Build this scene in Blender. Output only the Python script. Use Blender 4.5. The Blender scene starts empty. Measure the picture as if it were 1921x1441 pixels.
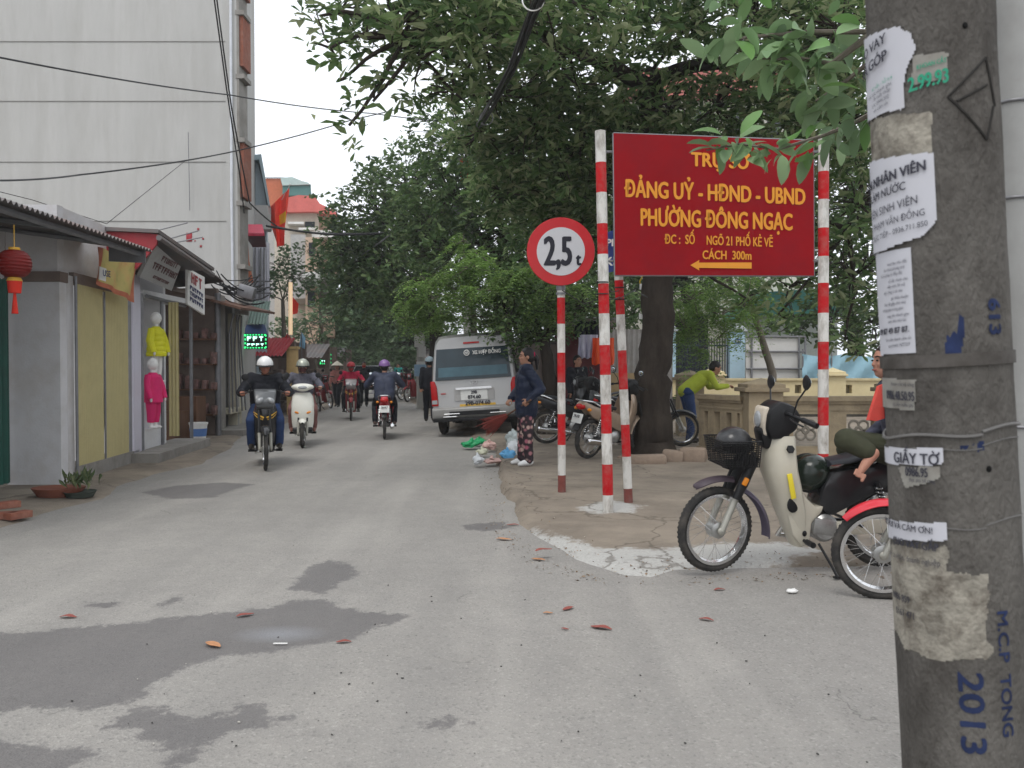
import bpy, bmesh, math, random
import numpy as np
from mathutils import Vector, Matrix, noise as mnoise
R = math.radians
random.seed(7); NP = np.random.default_rng(11)
C = bpy.context.scene.collection
scene = bpy.context.scene

# ---------------------------------------------------------------- camera, sky, sun, exposure
FPX = 1600.0                      # focal length in pixels of the 1921 px wide photograph
CAMZ = 1.4
PITCH = math.atan(30.5 / FPX)
cam_d = bpy.data.cameras.new('camera'); cam = bpy.data.objects.new('camera', cam_d); C.objects.link(cam)
cam_d.sensor_width = 36.0; cam_d.lens = 36.0 * FPX / 1921.0
cam_d.clip_start = 0.05; cam_d.clip_end = 1500
cam.location = (0, 0, CAMZ); cam.rotation_euler = (R(90) - PITCH, 0, 0)
cam_d.dof.use_dof = True; cam_d.dof.focus_distance = 7.5; cam_d.dof.aperture_fstop = 5.6
scene.camera = cam

w = bpy.data.worlds.new("World"); scene.world = w; w.use_nodes = True
nt = w.node_tree; nt.nodes.clear()
SUN_EL, SUN_ROT = R(62), R(200)
sky = nt.nodes.new('ShaderNodeTexSky'); sky.sky_type = 'NISHITA'; sky.sun_disc = False
sky.sun_elevation = SUN_EL; sky.sun_rotation = SUN_ROT; sky.dust_density = 4.0; sky.air_density = 1.0
hsv = nt.nodes.new('ShaderNodeHueSaturation'); hsv.inputs['Saturation'].default_value = 0.12
ovc = nt.nodes.new('ShaderNodeMixRGB'); ovc.inputs[0].default_value = 0.72
ovc.inputs[2].default_value = (15.5, 16.2, 17.2, 1)      # even bright cloud layer over the sky
bg = nt.nodes.new('ShaderNodeBackground'); bg.inputs['Strength'].default_value = 0.093
out = nt.nodes.new('ShaderNodeOutputWorld')
nt.links.new(sky.outputs[0], hsv.inputs['Color']); nt.links.new(hsv.outputs[0], ovc.inputs[1])
nt.links.new(ovc.outputs[0], bg.inputs['Color']); nt.links.new(bg.outputs[0], out.inputs['Surface'])
sl = bpy.data.lights.new('sun', 'SUN'); sun = bpy.data.objects.new('sun', sl); C.objects.link(sun)
sl.energy = 1.15; sl.angle = R(22); sl.color = (1, .97, .92)
sun.rotation_euler = (R(90) - SUN_EL, 0, R(180) - SUN_ROT)
scene.view_settings.view_transform = 'Standard'; scene.view_settings.look = 'None'
scene.view_settings.exposure = 0.14; scene.view_settings.gamma = 1
scene.cycles.max_bounces = 6; scene.cycles.diffuse_bounces = 3; scene.cycles.glossy_bounces = 3
scene.cycles.transmission_bounces = 4; scene.cycles.transparent_max_bounces = 8

def ray(px, py):
    u = (px - 960.5) / FPX; v = (720.5 - py) / FPX
    return Vector((u, math.cos(PITCH) + v * math.sin(PITCH), -math.sin(PITCH) + v * math.cos(PITCH)))
def P(px, py, Y):
    d = ray(px, py); t = Y / d.y
    return Vector((d.x * t, Y, CAMZ + d.z * t))
def G(px, py, z=0.0):
    d = ray(px, py); t = (z - CAMZ) / d.z
    return Vector((d.x * t, d.y * t, z))

# ---------------------------------------------------------------- materials
TMP = bpy.data.scenes.new('workbench')      # small side scene in which text and figures are evaluated
def work_depsgraph():
    with bpy.context.temp_override(scene=TMP, view_layer=TMP.view_layers[0]):
        dg = bpy.context.evaluated_depsgraph_get(); dg.update(); return dg
def evaluated_mesh(o):
    TMP.collection.objects.link(o); dg = work_depsgraph()
    me = bpy.data.meshes.new_from_object(o.evaluated_get(dg)); d = o.data; bpy.data.objects.remove(o)
    return me, d
MATS = {}
def _n(nt, t, **k):
    n = nt.nodes.new(t)
    for a, b in k.items(): setattr(n, a, b)
    return n
def mat(name, col, rough=.7, metal=0, var=.12, scale=6, bump=0, bscale=40, dirt=None, dirt_amt=.4, dirt_scale=2.5,
        spec=.25, emit=None, coat=0, stretch=(1, 1, 1), alpha=None):
    """procedural material: base colour with two octaves of tone noise, optional dirt colour, optional bump"""
    if name in MATS: return MATS[name]
    m = bpy.data.materials.new(name); m.use_nodes = True; MATS[name] = m
    nt = m.node_tree; b = nt.nodes['Principled BSDF']; L = nt.links.new
    tc = _n(nt, 'ShaderNodeTexCoord'); mp = _n(nt, 'ShaderNodeMapping'); mp.inputs['Scale'].default_value = stretch
    L(tc.outputs['Object'], mp.inputs[0])
    n1 = _n(nt, 'ShaderNodeTexNoise'); n1.inputs['Scale'].default_value = scale; n1.inputs['Detail'].default_value = 5
    n1.inputs['Roughness'].default_value = .65
    L(mp.outputs[0], n1.inputs['Vector'])
    mr = _n(nt, 'ShaderNodeMapRange'); mr.inputs[1].default_value = .25; mr.inputs[2].default_value = .75
    mr.inputs[3].default_value = 1 - var; mr.inputs[4].default_value = 1 + var
    L(n1.outputs[0], mr.inputs[0])
    mx = _n(nt, 'ShaderNodeVectorMath', operation='SCALE'); mx.inputs[0].default_value = col[:3]
    L(mr.outputs[0], mx.inputs['Scale']); c = mx.outputs[0]
    if dirt:
        n2 = _n(nt, 'ShaderNodeTexNoise'); n2.inputs['Scale'].default_value = dirt_scale; n2.inputs['Detail'].default_value = 8
        n2.inputs['Roughness'].default_value = .7
        L(mp.outputs[0], n2.inputs['Vector'])
        r2 = _n(nt, 'ShaderNodeMapRange'); r2.inputs[1].default_value = .45; r2.inputs[2].default_value = .72
        r2.inputs[3].default_value = 0; r2.inputs[4].default_value = dirt_amt
        L(n2.outputs[0], r2.inputs[0])
        mm = _n(nt, 'ShaderNodeMixRGB'); L(r2.outputs[0], mm.inputs[0]); L(c, mm.inputs[1]); mm.inputs[2].default_value = (*dirt[:3], 1)
        c = mm.outputs[0]
    L(c, b.inputs['Base Color'])
    b.inputs['Roughness'].default_value = rough; b.inputs['Metallic'].default_value = metal
    b.inputs['Specular IOR Level'].default_value = spec
    if coat: b.inputs['Coat Weight'].default_value = coat; b.inputs['Coat Roughness'].default_value = .1
    if alpha is not None: b.inputs['Alpha'].default_value = alpha
    if emit: b.inputs['Emission Color'].default_value = (*col[:3], 1); b.inputs['Emission Strength'].default_value = emit
    if bump:
        n3 = _n(nt, 'ShaderNodeTexNoise'); n3.inputs['Scale'].default_value = bscale; n3.inputs['Detail'].default_value = 6
        L(mp.outputs[0], n3.inputs['Vector'])
        bp = _n(nt, 'ShaderNodeBump'); bp.inputs['Strength'].default_value = min(1, bump); bp.inputs['Distance'].default_value = .01
        L(n3.outputs[0], bp.inputs['Height']); L(bp.outputs[0], b.inputs['Normal'])
    return m

# ---------------------------------------------------------------- mesh builder
class MB:
    def __init__(s): s.v = []; s.f = []; s.mi = []
    def add(s, v, f, m=0):
        o = len(s.v); s.v += [tuple(x) for x in v]; s.f += [tuple(i + o for i in q) for q in f]; s.mi += [m] * len(f); return s
    def box(s, c, d, m=0, rot=None, bev=0):
        c = Vector(c); hx, hy, hz = d[0] / 2, d[1] / 2, d[2] / 2
        if bev:
            bm = bmesh.new(); bmesh.ops.create_cube(bm, size=1)
            for v in bm.verts: v.co = Vector((v.co.x * d[0], v.co.y * d[1], v.co.z * d[2]))
            bmesh.ops.bevel(bm, geom=bm.edges[:], offset=min(bev, min(d) * .45), segments=2, affect='EDGES', profile=.5)
            vs = [v.co.copy() for v in bm.verts]; fs = [[v.index for v in f.verts] for f in bm.faces]; bm.free()
        else:
            vs = [Vector((x, y, z)) for x in (-hx, hx) for y in (-hy, hy) for z in (-hz, hz)]
            fs = [(0, 1, 3, 2), (4, 6, 7, 5), (0, 4, 5, 1), (2, 3, 7, 6), (0, 2, 6, 4), (1, 5, 7, 3)]
        if rot is not None: vs = [rot @ v for v in vs]
        return s.add([v + c for v in vs], fs, m)
    def bb(s, x0, x1, y0, y1, z0, z1, m=0, bev=0):
        return s.box(((x0 + x1) / 2, (y0 + y1) / 2, (z0 + z1) / 2), (abs(x1 - x0), abs(y1 - y0), abs(z1 - z0)), m, None, bev)
    def tube(s, pts, r, n=8, m=0, caps=True, flat=1.0):
        pts = [Vector(p) for p in pts]; k = len(pts); rs = r if isinstance(r, (list, tuple)) else [r] * k
        vs = []; up = None
        for i, p in enumerate(pts):
            t = (pts[min(i + 1, k - 1)] - pts[max(i - 1, 0)])
            t = t.normalized() if t.length > 1e-9 else Vector((0, 0, 1))
            if up is None:
                up = t.orthogonal().normalized()
            up = (up - t * up.dot(t))
            up = up.normalized() if up.length > 1e-6 else t.orthogonal().normalized()
            sd = t.cross(up)
            for j in range(n):
                a = 2 * math.pi * j / n
                vs.append(p + (up * math.cos(a) + sd * math.sin(a) * flat) * rs[i])
        fs = [(i * n + j, i * n + (j + 1) % n, (i + 1) * n + (j + 1) % n, (i + 1) * n + j) for i in range(k - 1) for j in range(n)]
        if caps: fs += [tuple(range(n))[::-1], tuple((k - 1) * n + j for j in range(n))]
        return s.add(vs, fs, m)
    def cyl(s, a, b, r0, r1=None, n=12, m=0, caps=True):
        return s.tube([a, b], [r0, r0 if r1 is None else r1], n, m, caps)
    def ell(s, c, r, m=0, u=12, v=8, rot=None, z0=-1, z1=1):
        c = Vector(c); r = (r, r, r) if not isinstance(r, (tuple, list)) else r; vs = []
        for i in range(v + 1):
            zz = z0 + (z1 - z0) * i / v if (z0 > -1 or z1 < 1) else -math.cos(math.pi * i / v)
            q = math.sqrt(max(0, 1 - zz * zz))
            for j in range(u):
                a = 2 * math.pi * j / u; p = Vector((q * math.cos(a) * r[0], q * math.sin(a) * r[1], zz * r[2]))
                vs.append((rot @ p if rot else p) + c)
        fs = [(i * u + j, i * u + (j + 1) % u, (i + 1) * u + (j + 1) % u, (i + 1) * u + j) for i in range(v) for j in range(u)]
        return s.add(vs, fs, m)
    def lathe(s, prof, n=16, m=0, mtx=None):
        vs = [];
        for (r, z) in prof:
            for j in range(n):
                a = 2 * math.pi * j / n; p = Vector((r * math.cos(a), r * math.sin(a), z)); vs.append(mtx @ p if mtx else p)
        k = len(prof)
        return s.add(vs, [(i * n + j, i * n + (j + 1) % n, (i + 1) * n + (j + 1) % n, (i + 1) * n + j) for i in range(k - 1) for j in range(n)], m)
    def prism(s, poly, y0, y1, m=0, fn=None, bev=0):
        """side profile poly [(x,z)] extruded from y0 to y1; fn maps a Vector"""
        bm = bmesh.new(); f = bm.faces.new([bm.verts.new((x, y0, z)) for x, z in poly])
        r = bmesh.ops.extrude_face_region(bm, geom=[f])
        for e in r['geom']:
            if isinstance(e, bmesh.types.BMVert): e.co.y = y1
        bmesh.ops.recalc_face_normals(bm, faces=bm.faces[:])
        if bev: bmesh.ops.bevel(bm, geom=bm.edges[:], offset=bev, segments=2, affect='EDGES', profile=.5, clamp_overlap=True)
        bmesh.ops.triangulate(bm, faces=[f for f in bm.faces if len(f.verts) > 4])
        bm.verts.index_update()
        vs = [v.co.copy() for v in bm.verts]; fs = [[v.index for v in f.verts] for f in bm.faces]; bm.free()
        if fn: vs = [fn(v) for v in vs]
        return s.add(vs, fs, m)
    def loft(s, rings, m=0, caps=True, closed=True):
        n = len(rings[0]); vs = [p for r in rings for p in r]; k = len(rings); nn = n if closed else n - 1
        fs = [(i * n + j, i * n + (j + 1) % n, (i + 1) * n + (j + 1) % n, (i + 1) * n + j) for i in range(k - 1) for j in range(nn)]
        if caps and closed: fs += [tuple(range(n))[::-1], tuple((k - 1) * n + j for j in range(n))]
        return s.add(vs, fs, m)
    def torus(s, c, R0, r, axis='Y', n=32, k=8, m=0, flat=1.0):
        pts = []
        c = Vector(c); vs = []
        for i in range(n):
            a = 2 * math.pi * i / n
            for j in range(k):
                b = 2 * math.pi * j / k; q = R0 + r * math.cos(b); h = r * math.sin(b) * flat
                p = {'Y': (q * math.cos(a), h, q * math.sin(a)), 'Z': (q * math.cos(a), q * math.sin(a), h), 'X': (h, q * math.cos(a), q * math.sin(a))}[axis]
                vs.append(Vector(p) + c)
        return s.add(vs, [(i * k + j, i * k + (j + 1) % k, ((i + 1) % n) * k + (j + 1) % k, ((i + 1) % n) * k + j) for i in range(n) for j in range(k)], m)
    def build(s, name, mats, parent=None, loc=None, smooth=35, rz=None):
        me = bpy.data.meshes.new(name); me.from_pydata([tuple(v) for v in s.v], [], s.f)
        for q in (mats if isinstance(mats, (list, tuple)) else [mats]): me.materials.append(q)
        me.polygons.foreach_set('material_index', s.mi)
        finish(me, smooth)
        o = bpy.data.objects.new(name, me); C.objects.link(o)
        if parent: o.parent = parent
        if loc is not None: o.location = loc
        if rz is not None: o.rotation_euler = (0, 0, rz)
        return o
def finish(me, smooth=35):
    bm = bmesh.new(); bm.from_mesh(me)
    bmesh.ops.remove_doubles(bm, verts=bm.verts[:], dist=1e-5)
    bmesh.ops.recalc_face_normals(bm, faces=bm.faces[:])
    if smooth:
        lim = R(smooth)
        for f in bm.faces: f.smooth = True
        for e in bm.edges:
            e.smooth = (len(e.link_faces) == 2 and e.calc_face_angle(3.2) < lim)
    bm.to_mesh(me); bm.free(); me.update()

def tag(o, label=None, cat=None, group=None, kind=None):
    if label: o['label'] = label
    if cat: o['category'] = cat
    if group: o['group'] = group
    if kind: o['kind'] = kind
    return o
def thing(name, label, cat, loc=(0, 0, 0), rz=0, group=None):
    o = bpy.data.objects.new(name, None); C.objects.link(o); o.location = loc; o.rotation_euler = (0, 0, rz)
    o.empty_display_size = .1
    return tag(o, label, cat, group)
def copy_tree(o, parent=None, **props):
    c = o.copy(); C.objects.link(c); c.parent = parent
    for k, v in props.items(): c[k] = v
    for ch in o.children: copy_tree(ch, c)
    return c
HORN = {'Ơ': 'O', 'Ờ': 'Ò', 'Ớ': 'Ó', 'Ở': 'Ỏ', 'ơ': 'o', 'ờ': 'ò', 'ớ': 'ó', 'ở': 'ỏ'}      # the horn is drawn by hand
def text_mesh(s, size, bold=0, sx=1.0, ext=0.0, align='CENTER', spacing=1.0):
    """letters as mesh data lying in the XY plane"""
    cu = bpy.data.curves.new('t', 'FONT'); plain = ''.join(HORN.get(ch, ch) for ch in s); cu.body = plain; cu.size = size; cu.extrude = ext
    cu.align_x = 'LEFT'; cu.align_y = 'TOP_BASELINE'; cu.space_character = spacing; cu.resolution_u = 3
    me, _ = evaluated_mesh(bpy.data.objects.new('t', cu))
    horns = []
    for i, ch in enumerate(s):
        if ch in HORN:
            cu.body = plain[:i + 1]; m2, _ = evaluated_mesh(bpy.data.objects.new('t', cu)); horns.append(max(v.co.x for v in m2.vertices)); bpy.data.meshes.remove(m2)
    bpy.data.curves.remove(cu)
    if horns:
        V_ = [tuple(v.co) for v in me.vertices]; F_ = [tuple(p.vertices) for p in me.polygons]
        for xm in horns:
            k = len(V_); V_ += [(xm + a * size, b * size, 0) for a, b in ((-.12, .60), (.0, .62), (.06, .70), (.06, .80), (-.01, .80), (-.02, .71), (-.13, .69))]; F_.append(tuple(range(k, k + 7)))
        bpy.data.meshes.remove(me); me = bpy.data.meshes.new('t'); me.from_pydata(V_, [], F_)
    x1 = max(v.co.x for v in me.vertices); sh = {'LEFT': 0, 'CENTER': x1 / 2, 'RIGHT': x1}[align]
    for q_ in me.vertices: q_.co.x -= sh; q_.co.y -= .355 * size
    v = np.zeros(len(me.vertices) * 3, np.float32); me.vertices.foreach_get('co', v); v = v.reshape(-1, 3); v[:, 0] *= sx
    if bold > 0:          # heavier strokes: the outline is laid a few times, each copy a hair further forward
        F = [tuple(p.vertices) for p in me.polygons]; n = len(v); V = []; FF = []
        for k, (dx, dy) in enumerate(((0, 0), (1, 0), (-1, 0), (0, .6), (0, -.6), (.7, .5), (-.7, -.5))):
            V += [(x + dx * bold, y + dy * bold, z + k * .0002) for x, y, z in v]; FF += [tuple(i + k * n for i in f) for f in F]
        bpy.data.meshes.remove(me); me = bpy.data.meshes.new('t'); me.from_pydata(V, [], FF)
    else: me.vertices.foreach_set('co', v.ravel())
    return me
def text_obj(name, s, size, m, parent, mtx=None, fn=None, **k):
    me = text_mesh(s, size, **k)
    for v in me.vertices:
        co = v.co.copy()
        if fn: co = fn(co)
        elif mtx: co = mtx @ co
        v.co = co
    me.materials.clear(); me.materials.append(m); me.update()
    o = bpy.data.objects.new(name, me); C.objects.link(o); o.parent = parent
    return o
def face_mtx(loc, rx=90, rz=0, ry=0):     # text facing -Y by default
    return Matrix.Translation(loc) @ Matrix.Rotation(R(rz), 4, 'Z') @ Matrix.Rotation(R(ry), 4, 'Y') @ Matrix.Rotation(R(rx), 4, 'X')
# ---------------------------------------------------------------- ground, road, pavements
def poly_sdf(X, Y, poly):
    """signed distance, positive inside"""
    p = np.array(poly); d = np.full(X.shape, 1e9); ins = np.zeros(X.shape, bool)
    n = len(p)
    for i in range(n):
        a = p[i]; b = p[(i + 1) % n]; e = b - a
        t = np.clip(((X - a[0]) * e[0] + (Y - a[1]) * e[1]) / (e @ e), 0, 1)
        d = np.minimum(d, np.hypot(X - a[0] - t * e[0], Y - a[1] - t * e[1]))
        c = ((a[1] > Y) != (b[1] > Y)) & (X < (b[0] - a[0]) * (Y - a[1]) / (b[1] - a[1] + 1e-12) + a[0])
        ins ^= c
    return np.where(ins, d, -d)
def gp(l): return [tuple(G(x, y))[:2] for x, y in l]
def vnoise(X, Y, s, seed=0, oct=3):
    r = np.random.default_rng(seed); g = r.random((256, 256)); o = np.zeros(X.shape); a = .5
    for k in range(oct):
        x = X * s + 37.1 * k; y = Y * s + 11.7 * k
        xi = np.floor(x).astype(int); yi = np.floor(y).astype(int); fx = x - xi; fy = y - yi
        fx = fx * fx * (3 - 2 * fx); fy = fy * fy * (3 - 2 * fy)
        q = lambda i, j: g[(xi + i) % 256, (yi + j) % 256]
        o += a * ((q(0, 0) * (1 - fx) + q(1, 0) * fx) * (1 - fy) + (q(0, 1) * (1 - fx) + q(1, 1) * fx) * fy)
        a /= 2; s *= 2.03
    return o * 2 / (2 - .5 ** (oct - 1)) - 1
def grid_obj(name, xs, ys, zf, mat, attrs=None):
    X, Y = np.meshgrid(xs, ys); Z = zf(X, Y); n, k = len(xs), len(ys)
    v = np.stack([X, Y, Z], -1).reshape(-1, 3)
    i = (np.arange(k - 1)[:, None] * n + np.arange(n - 1)[None, :]).reshape(-1)
    f = np.stack([i, i + 1, i + n + 1, i + n], -1)
    me = bpy.data.meshes.new(name); me.vertices.add(len(v)); me.vertices.foreach_set('co', v.ravel().astype(np.float32))
    me.loops.add(f.size); me.loops.foreach_set('vertex_index', f.ravel().astype(np.int32)); me.polygons.add(len(f))
    me.polygons.foreach_set('loop_start', (np.arange(len(f)) * 4).astype(np.int32))
    me.polygons.foreach_set('use_smooth', np.ones(len(f), bool)); me.update(calc_edges=True)
    for a, fn in (attrs or {}).items():
        at = me.attributes.new(a, 'FLOAT', 'POINT'); at.data.foreach_set('value', fn(X, Y).ravel().astype(np.float32))
    me.materials.append(mat); o = bpy.data.objects.new(name, me); C.objects.link(o); o['kind'] = 'structure'
    return o
stains = [
 [(-60,1190),(0,1190),(100,1182),(250,1170),(330,1160),(420,1150),(520,1140),(545,1128),(600,1125),(640,1140),(700,1150),(770,1155),(745,1175),(700,1182),(680,1195),(640,1205),(560,1215),(520,1228),(440,1232),(390,1242),(340,1260),(310,1272),(280,1300),(240,1325),(190,1335),(100,1330),(50,1330),(0,1345),(-60,1350)],
 [(195,1370),(240,1330),(300,1330),(360,1348),(430,1345),(450,1322),(500,1322),(505,1345),(548,1345),(530,1362),(440,1375),(400,1390),(360,1441),(340,1480),(280,1480),(320,1410),(250,1390),(260,1370)],
 [(540,1105),(560,1085),(590,1060),(610,1053),(640,1055),(670,1068),(668,1085),(640,1095),(610,1118),(570,1115)],
 [(0,1385),(60,1400),(100,1410),(150,1405),(190,1415),(150,1441),(100,1480),(-60,1480),(-60,1380)],
 [(260,925),(330,912),(420,906),(480,910),(440,920),(400,935),(320,938)],
 [(865,988),(900,982),(950,980),(960,992),(920,998),(880,996)],
 [(785,1358),(850,1352),(885,1360),(850,1372),(800,1370)],
 [(150,1133),(230,1130),(220,1140),(160,1142)], [(290,1138),(340,1118),(345,1125),(310,1142)]]
stains_w = [gp(s) for s in stains]
def wet_attr(X, Y):
    d = np.full(X.shape, -5.0)
    for s in stains_w: d = np.maximum(d, poly_sdf(X, Y, s))
    return d
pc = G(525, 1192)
def sheen_attr(X, Y): return 1 - np.hypot((X - pc.x) / .27, (Y - pc.y) / .16)  # puddle sheen painted into the road colour as a pale oval
# tree-litter and tyre-dust tone along the traffic lane
def asphalt():
    m = bpy.data.materials.new('asphalt'); m.use_nodes = True; nt = m.node_tree; b = nt.nodes['Principled BSDF']; L = nt.links.new
    tc = _n(nt, 'ShaderNodeTexCoord'); V = tc.outputs['Object']
    def noi(s, d=6, r=.65):
        n = _n(nt, 'ShaderNodeTexNoise'); n.inputs['Scale'].default_value = s; n.inputs['Detail'].default_value = d; n.inputs['Roughness'].default_value = r
        L(V, n.inputs['Vector']); return n.outputs[0]
    def mr(x, a, bb, c, d):
        n = _n(nt, 'ShaderNodeMapRange'); n.inputs[1].default_value = a; n.inputs[2].default_value = bb; n.inputs[3].default_value = c; n.inputs[4].default_value = d
        L(x, n.inputs[0]); return n.outputs[0]
    def mixc(f, a, c2, t='MIX'):
        n = _n(nt, 'ShaderNodeMixRGB', blend_type=t)
        if isinstance(f, float): n.inputs[0].default_value = f
        else: L(f, n.inputs[0])
        for i, x in ((1, a), (2, c2)):
            if isinstance(x, tuple): n.inputs[i].default_value = (*x, 1)
            else: L(x, n.inputs[i])
        return n.outputs[0]
    base = mixc(mr(noi(.55, 5), .3, .7, 0, 1), (.285, .268, .246), (.35, .329, .302))
    base = mixc(mr(noi(3.5, 8, .75), .35, .75, 0, .6), base, (.215, .205, .195))
    base = mixc(mr(noi(.23, 4), .45, .7, 0, .6), base, (.205, .194, .182))
    # exposed aggregate: small stones of different tone
    vo = _n(nt, 'ShaderNodeTexVoronoi'); vo.inputs['Scale'].default_value = 95; L(V, vo.inputs['Vector'])
    sp = _n(nt, 'ShaderNodeSeparateColor'); L(vo.outputs['Color'], sp.inputs[0])
    base = mixc(mr(sp.outputs[0], .8, 1, 0, .3), base, (.5, .48, .44))
    base = mixc(mr(sp.outputs[1], .84, 1, 0, .35), base, (.07, .07, .068))
    base = mixc(mr(noi(210, 3), .35, .7, 0, .32), base, (.12, .118, .11))
    sx = _n(nt, 'ShaderNodeMapping'); sx.inputs['Scale'].default_value = (1.6, .12, 1); sx.inputs['Rotation'].default_value = (0, 0, .12); L(V, sx.inputs[0])
    nl = _n(nt, 'ShaderNodeTexNoise'); nl.inputs['Scale'].default_value = 1.2; nl.inputs['Detail'].default_value = 7; L(sx.outputs[0], nl.inputs['Vector'])
    base = mixc(mr(nl.outputs[0], .5, .72, 0, .4), base, (.19, .182, .172))
    base = mixc(mr(nl.outputs[0], .48, .3, 0, .35), base, (.40, .378, .345))
    at = _n(nt, 'ShaderNodeAttribute', attribute_name='wet')
    ad = _n(nt, 'ShaderNodeMath', operation='ADD'); L(at.outputs['Fac'], ad.inputs[0])
    L(mr(noi(9, 12, .86), .25, .75, -.12, .12), ad.inputs[1])
    wet = mr(ad.outputs[0], -.008, .022, 0, 1)
    wetc = mixc(.66, base, (.088, .082, .084))
    c = mixc(wet, base, wetc)
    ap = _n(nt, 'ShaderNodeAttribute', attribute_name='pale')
    c = mixc(mr(ap.outputs['Fac'], 0, .9, 0, .32), c, (.36, .38, .42))  # mixes the painted puddle highlight over the wet patch
    # hairline cracks
    vc = _n(nt, 'ShaderNodeTexVoronoi', feature='DISTANCE_TO_EDGE'); vc.inputs['Scale'].default_value = .42
    dv = _n(nt, 'ShaderNodeVectorMath', operation='ADD'); n4 = _n(nt, 'ShaderNodeTexNoise'); n4.inputs['Scale'].default_value = 2.2; n4.inputs['Detail'].default_value = 6
    L(V, n4.inputs['Vector']); L(V, dv.inputs[0]); L(n4.outputs['Color'], dv.inputs[1]); L(dv.outputs[0], vc.inputs['Vector'])
    ck = mr(vc.outputs[0], 0, .004, 1, 0); mk = _n(nt, 'ShaderNodeMath', operation='MULTIPLY'); L(ck, mk.inputs[0]); L(mr(noi(.9, 2), .52, .62, 0, .6), mk.inputs[1])
    c = mixc(mk.outputs[0], c, (.09, .085, .08))
    L(c, b.inputs['Base Color'])
    rr = mixc(wet, (.88, .88, .88), (.62, .62, .62)); L(rr, b.inputs['Roughness']); b.inputs['Specular IOR Level'].default_value = .35
    bp = _n(nt, 'ShaderNodeBump'); bp.inputs['Strength'].default_value = .55; bp.inputs['Distance'].default_value = .006
    L(vo.outputs['Distance'], bp.inputs['Height']); L(bp.outputs[0], b.inputs['Normal'])
    return m
M_asph = asphalt()
def zroad(X, Y): return .004 + .006 * vnoise(X, Y, .5, 3, 2) + .006
grid_obj('road', np.arange(-8, 8.01, .04), np.arange(1.2, 12.001, .04), zroad, M_asph, {'wet': wet_attr, 'pale': sheen_attr})
neg = {'wet': lambda X, Y: np.full(X.shape, -9.), 'pale': lambda X, Y: np.full(X.shape, -9.)}
grid_obj('road', np.arange(-12, 12.01, .25), np.arange(12, 95, .25), zroad, M_asph, {'wet': wet_attr, 'pale': neg['pale']})
grid_obj('road', np.arange(-12, 12.01, .5), np.arange(-12, 1.21, .6), zroad, M_asph, neg)
g = grid_obj('ground', np.linspace(-250, 250, 41), np.linspace(-60, 400, 41), lambda X, Y: X * 0 - .06, mat('earth', (.20, .18, .15), .95, var=.2, scale=.4))

curb = gp([(735,737),(752,742),(778,757),(805,778),(835,800),(870,812),(905,828),(928,850),(938,905),(937,925),(955,945),(958,985),(990,1012),(1045,1055),(1150,1090),(1245,1096),(1290,1080),(1420,1076),(1700,1072)]) + [(4.5, 5.4), (9, 5.3), (14, 6), (14, 95), (-6.6, 95), (-6.6, 52)]
cem = gp([(965,1000),(1000,1000),(1060,1022),(1130,1040),(1230,1042),(1380,1030),(1470,1032),(1540,1046),(1450,1070),(1300,1085),(1245,1105),(1150,1098),(1045,1062),(985,1018)])
cem2 = gp([(1085,968),(1140,952),(1205,962),(1180,975),(1120,978)])
def zpav(X, Y):
    d = poly_sdf(X, Y, curb) + .09 * vnoise(X, Y, 2.2, 5, 3)
    far = np.clip((Y - 6.5) / 3, 0, 1)
    wdt = .30 - .22 * far
    t = np.clip((d + .06) / wdt, 0, 1); t = t * t * (3 - 2 * t)
    return -.03 + t * (.085 + .035 * far) + .012 * vnoise(X, Y, 1.1, 9, 3) * t
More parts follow.
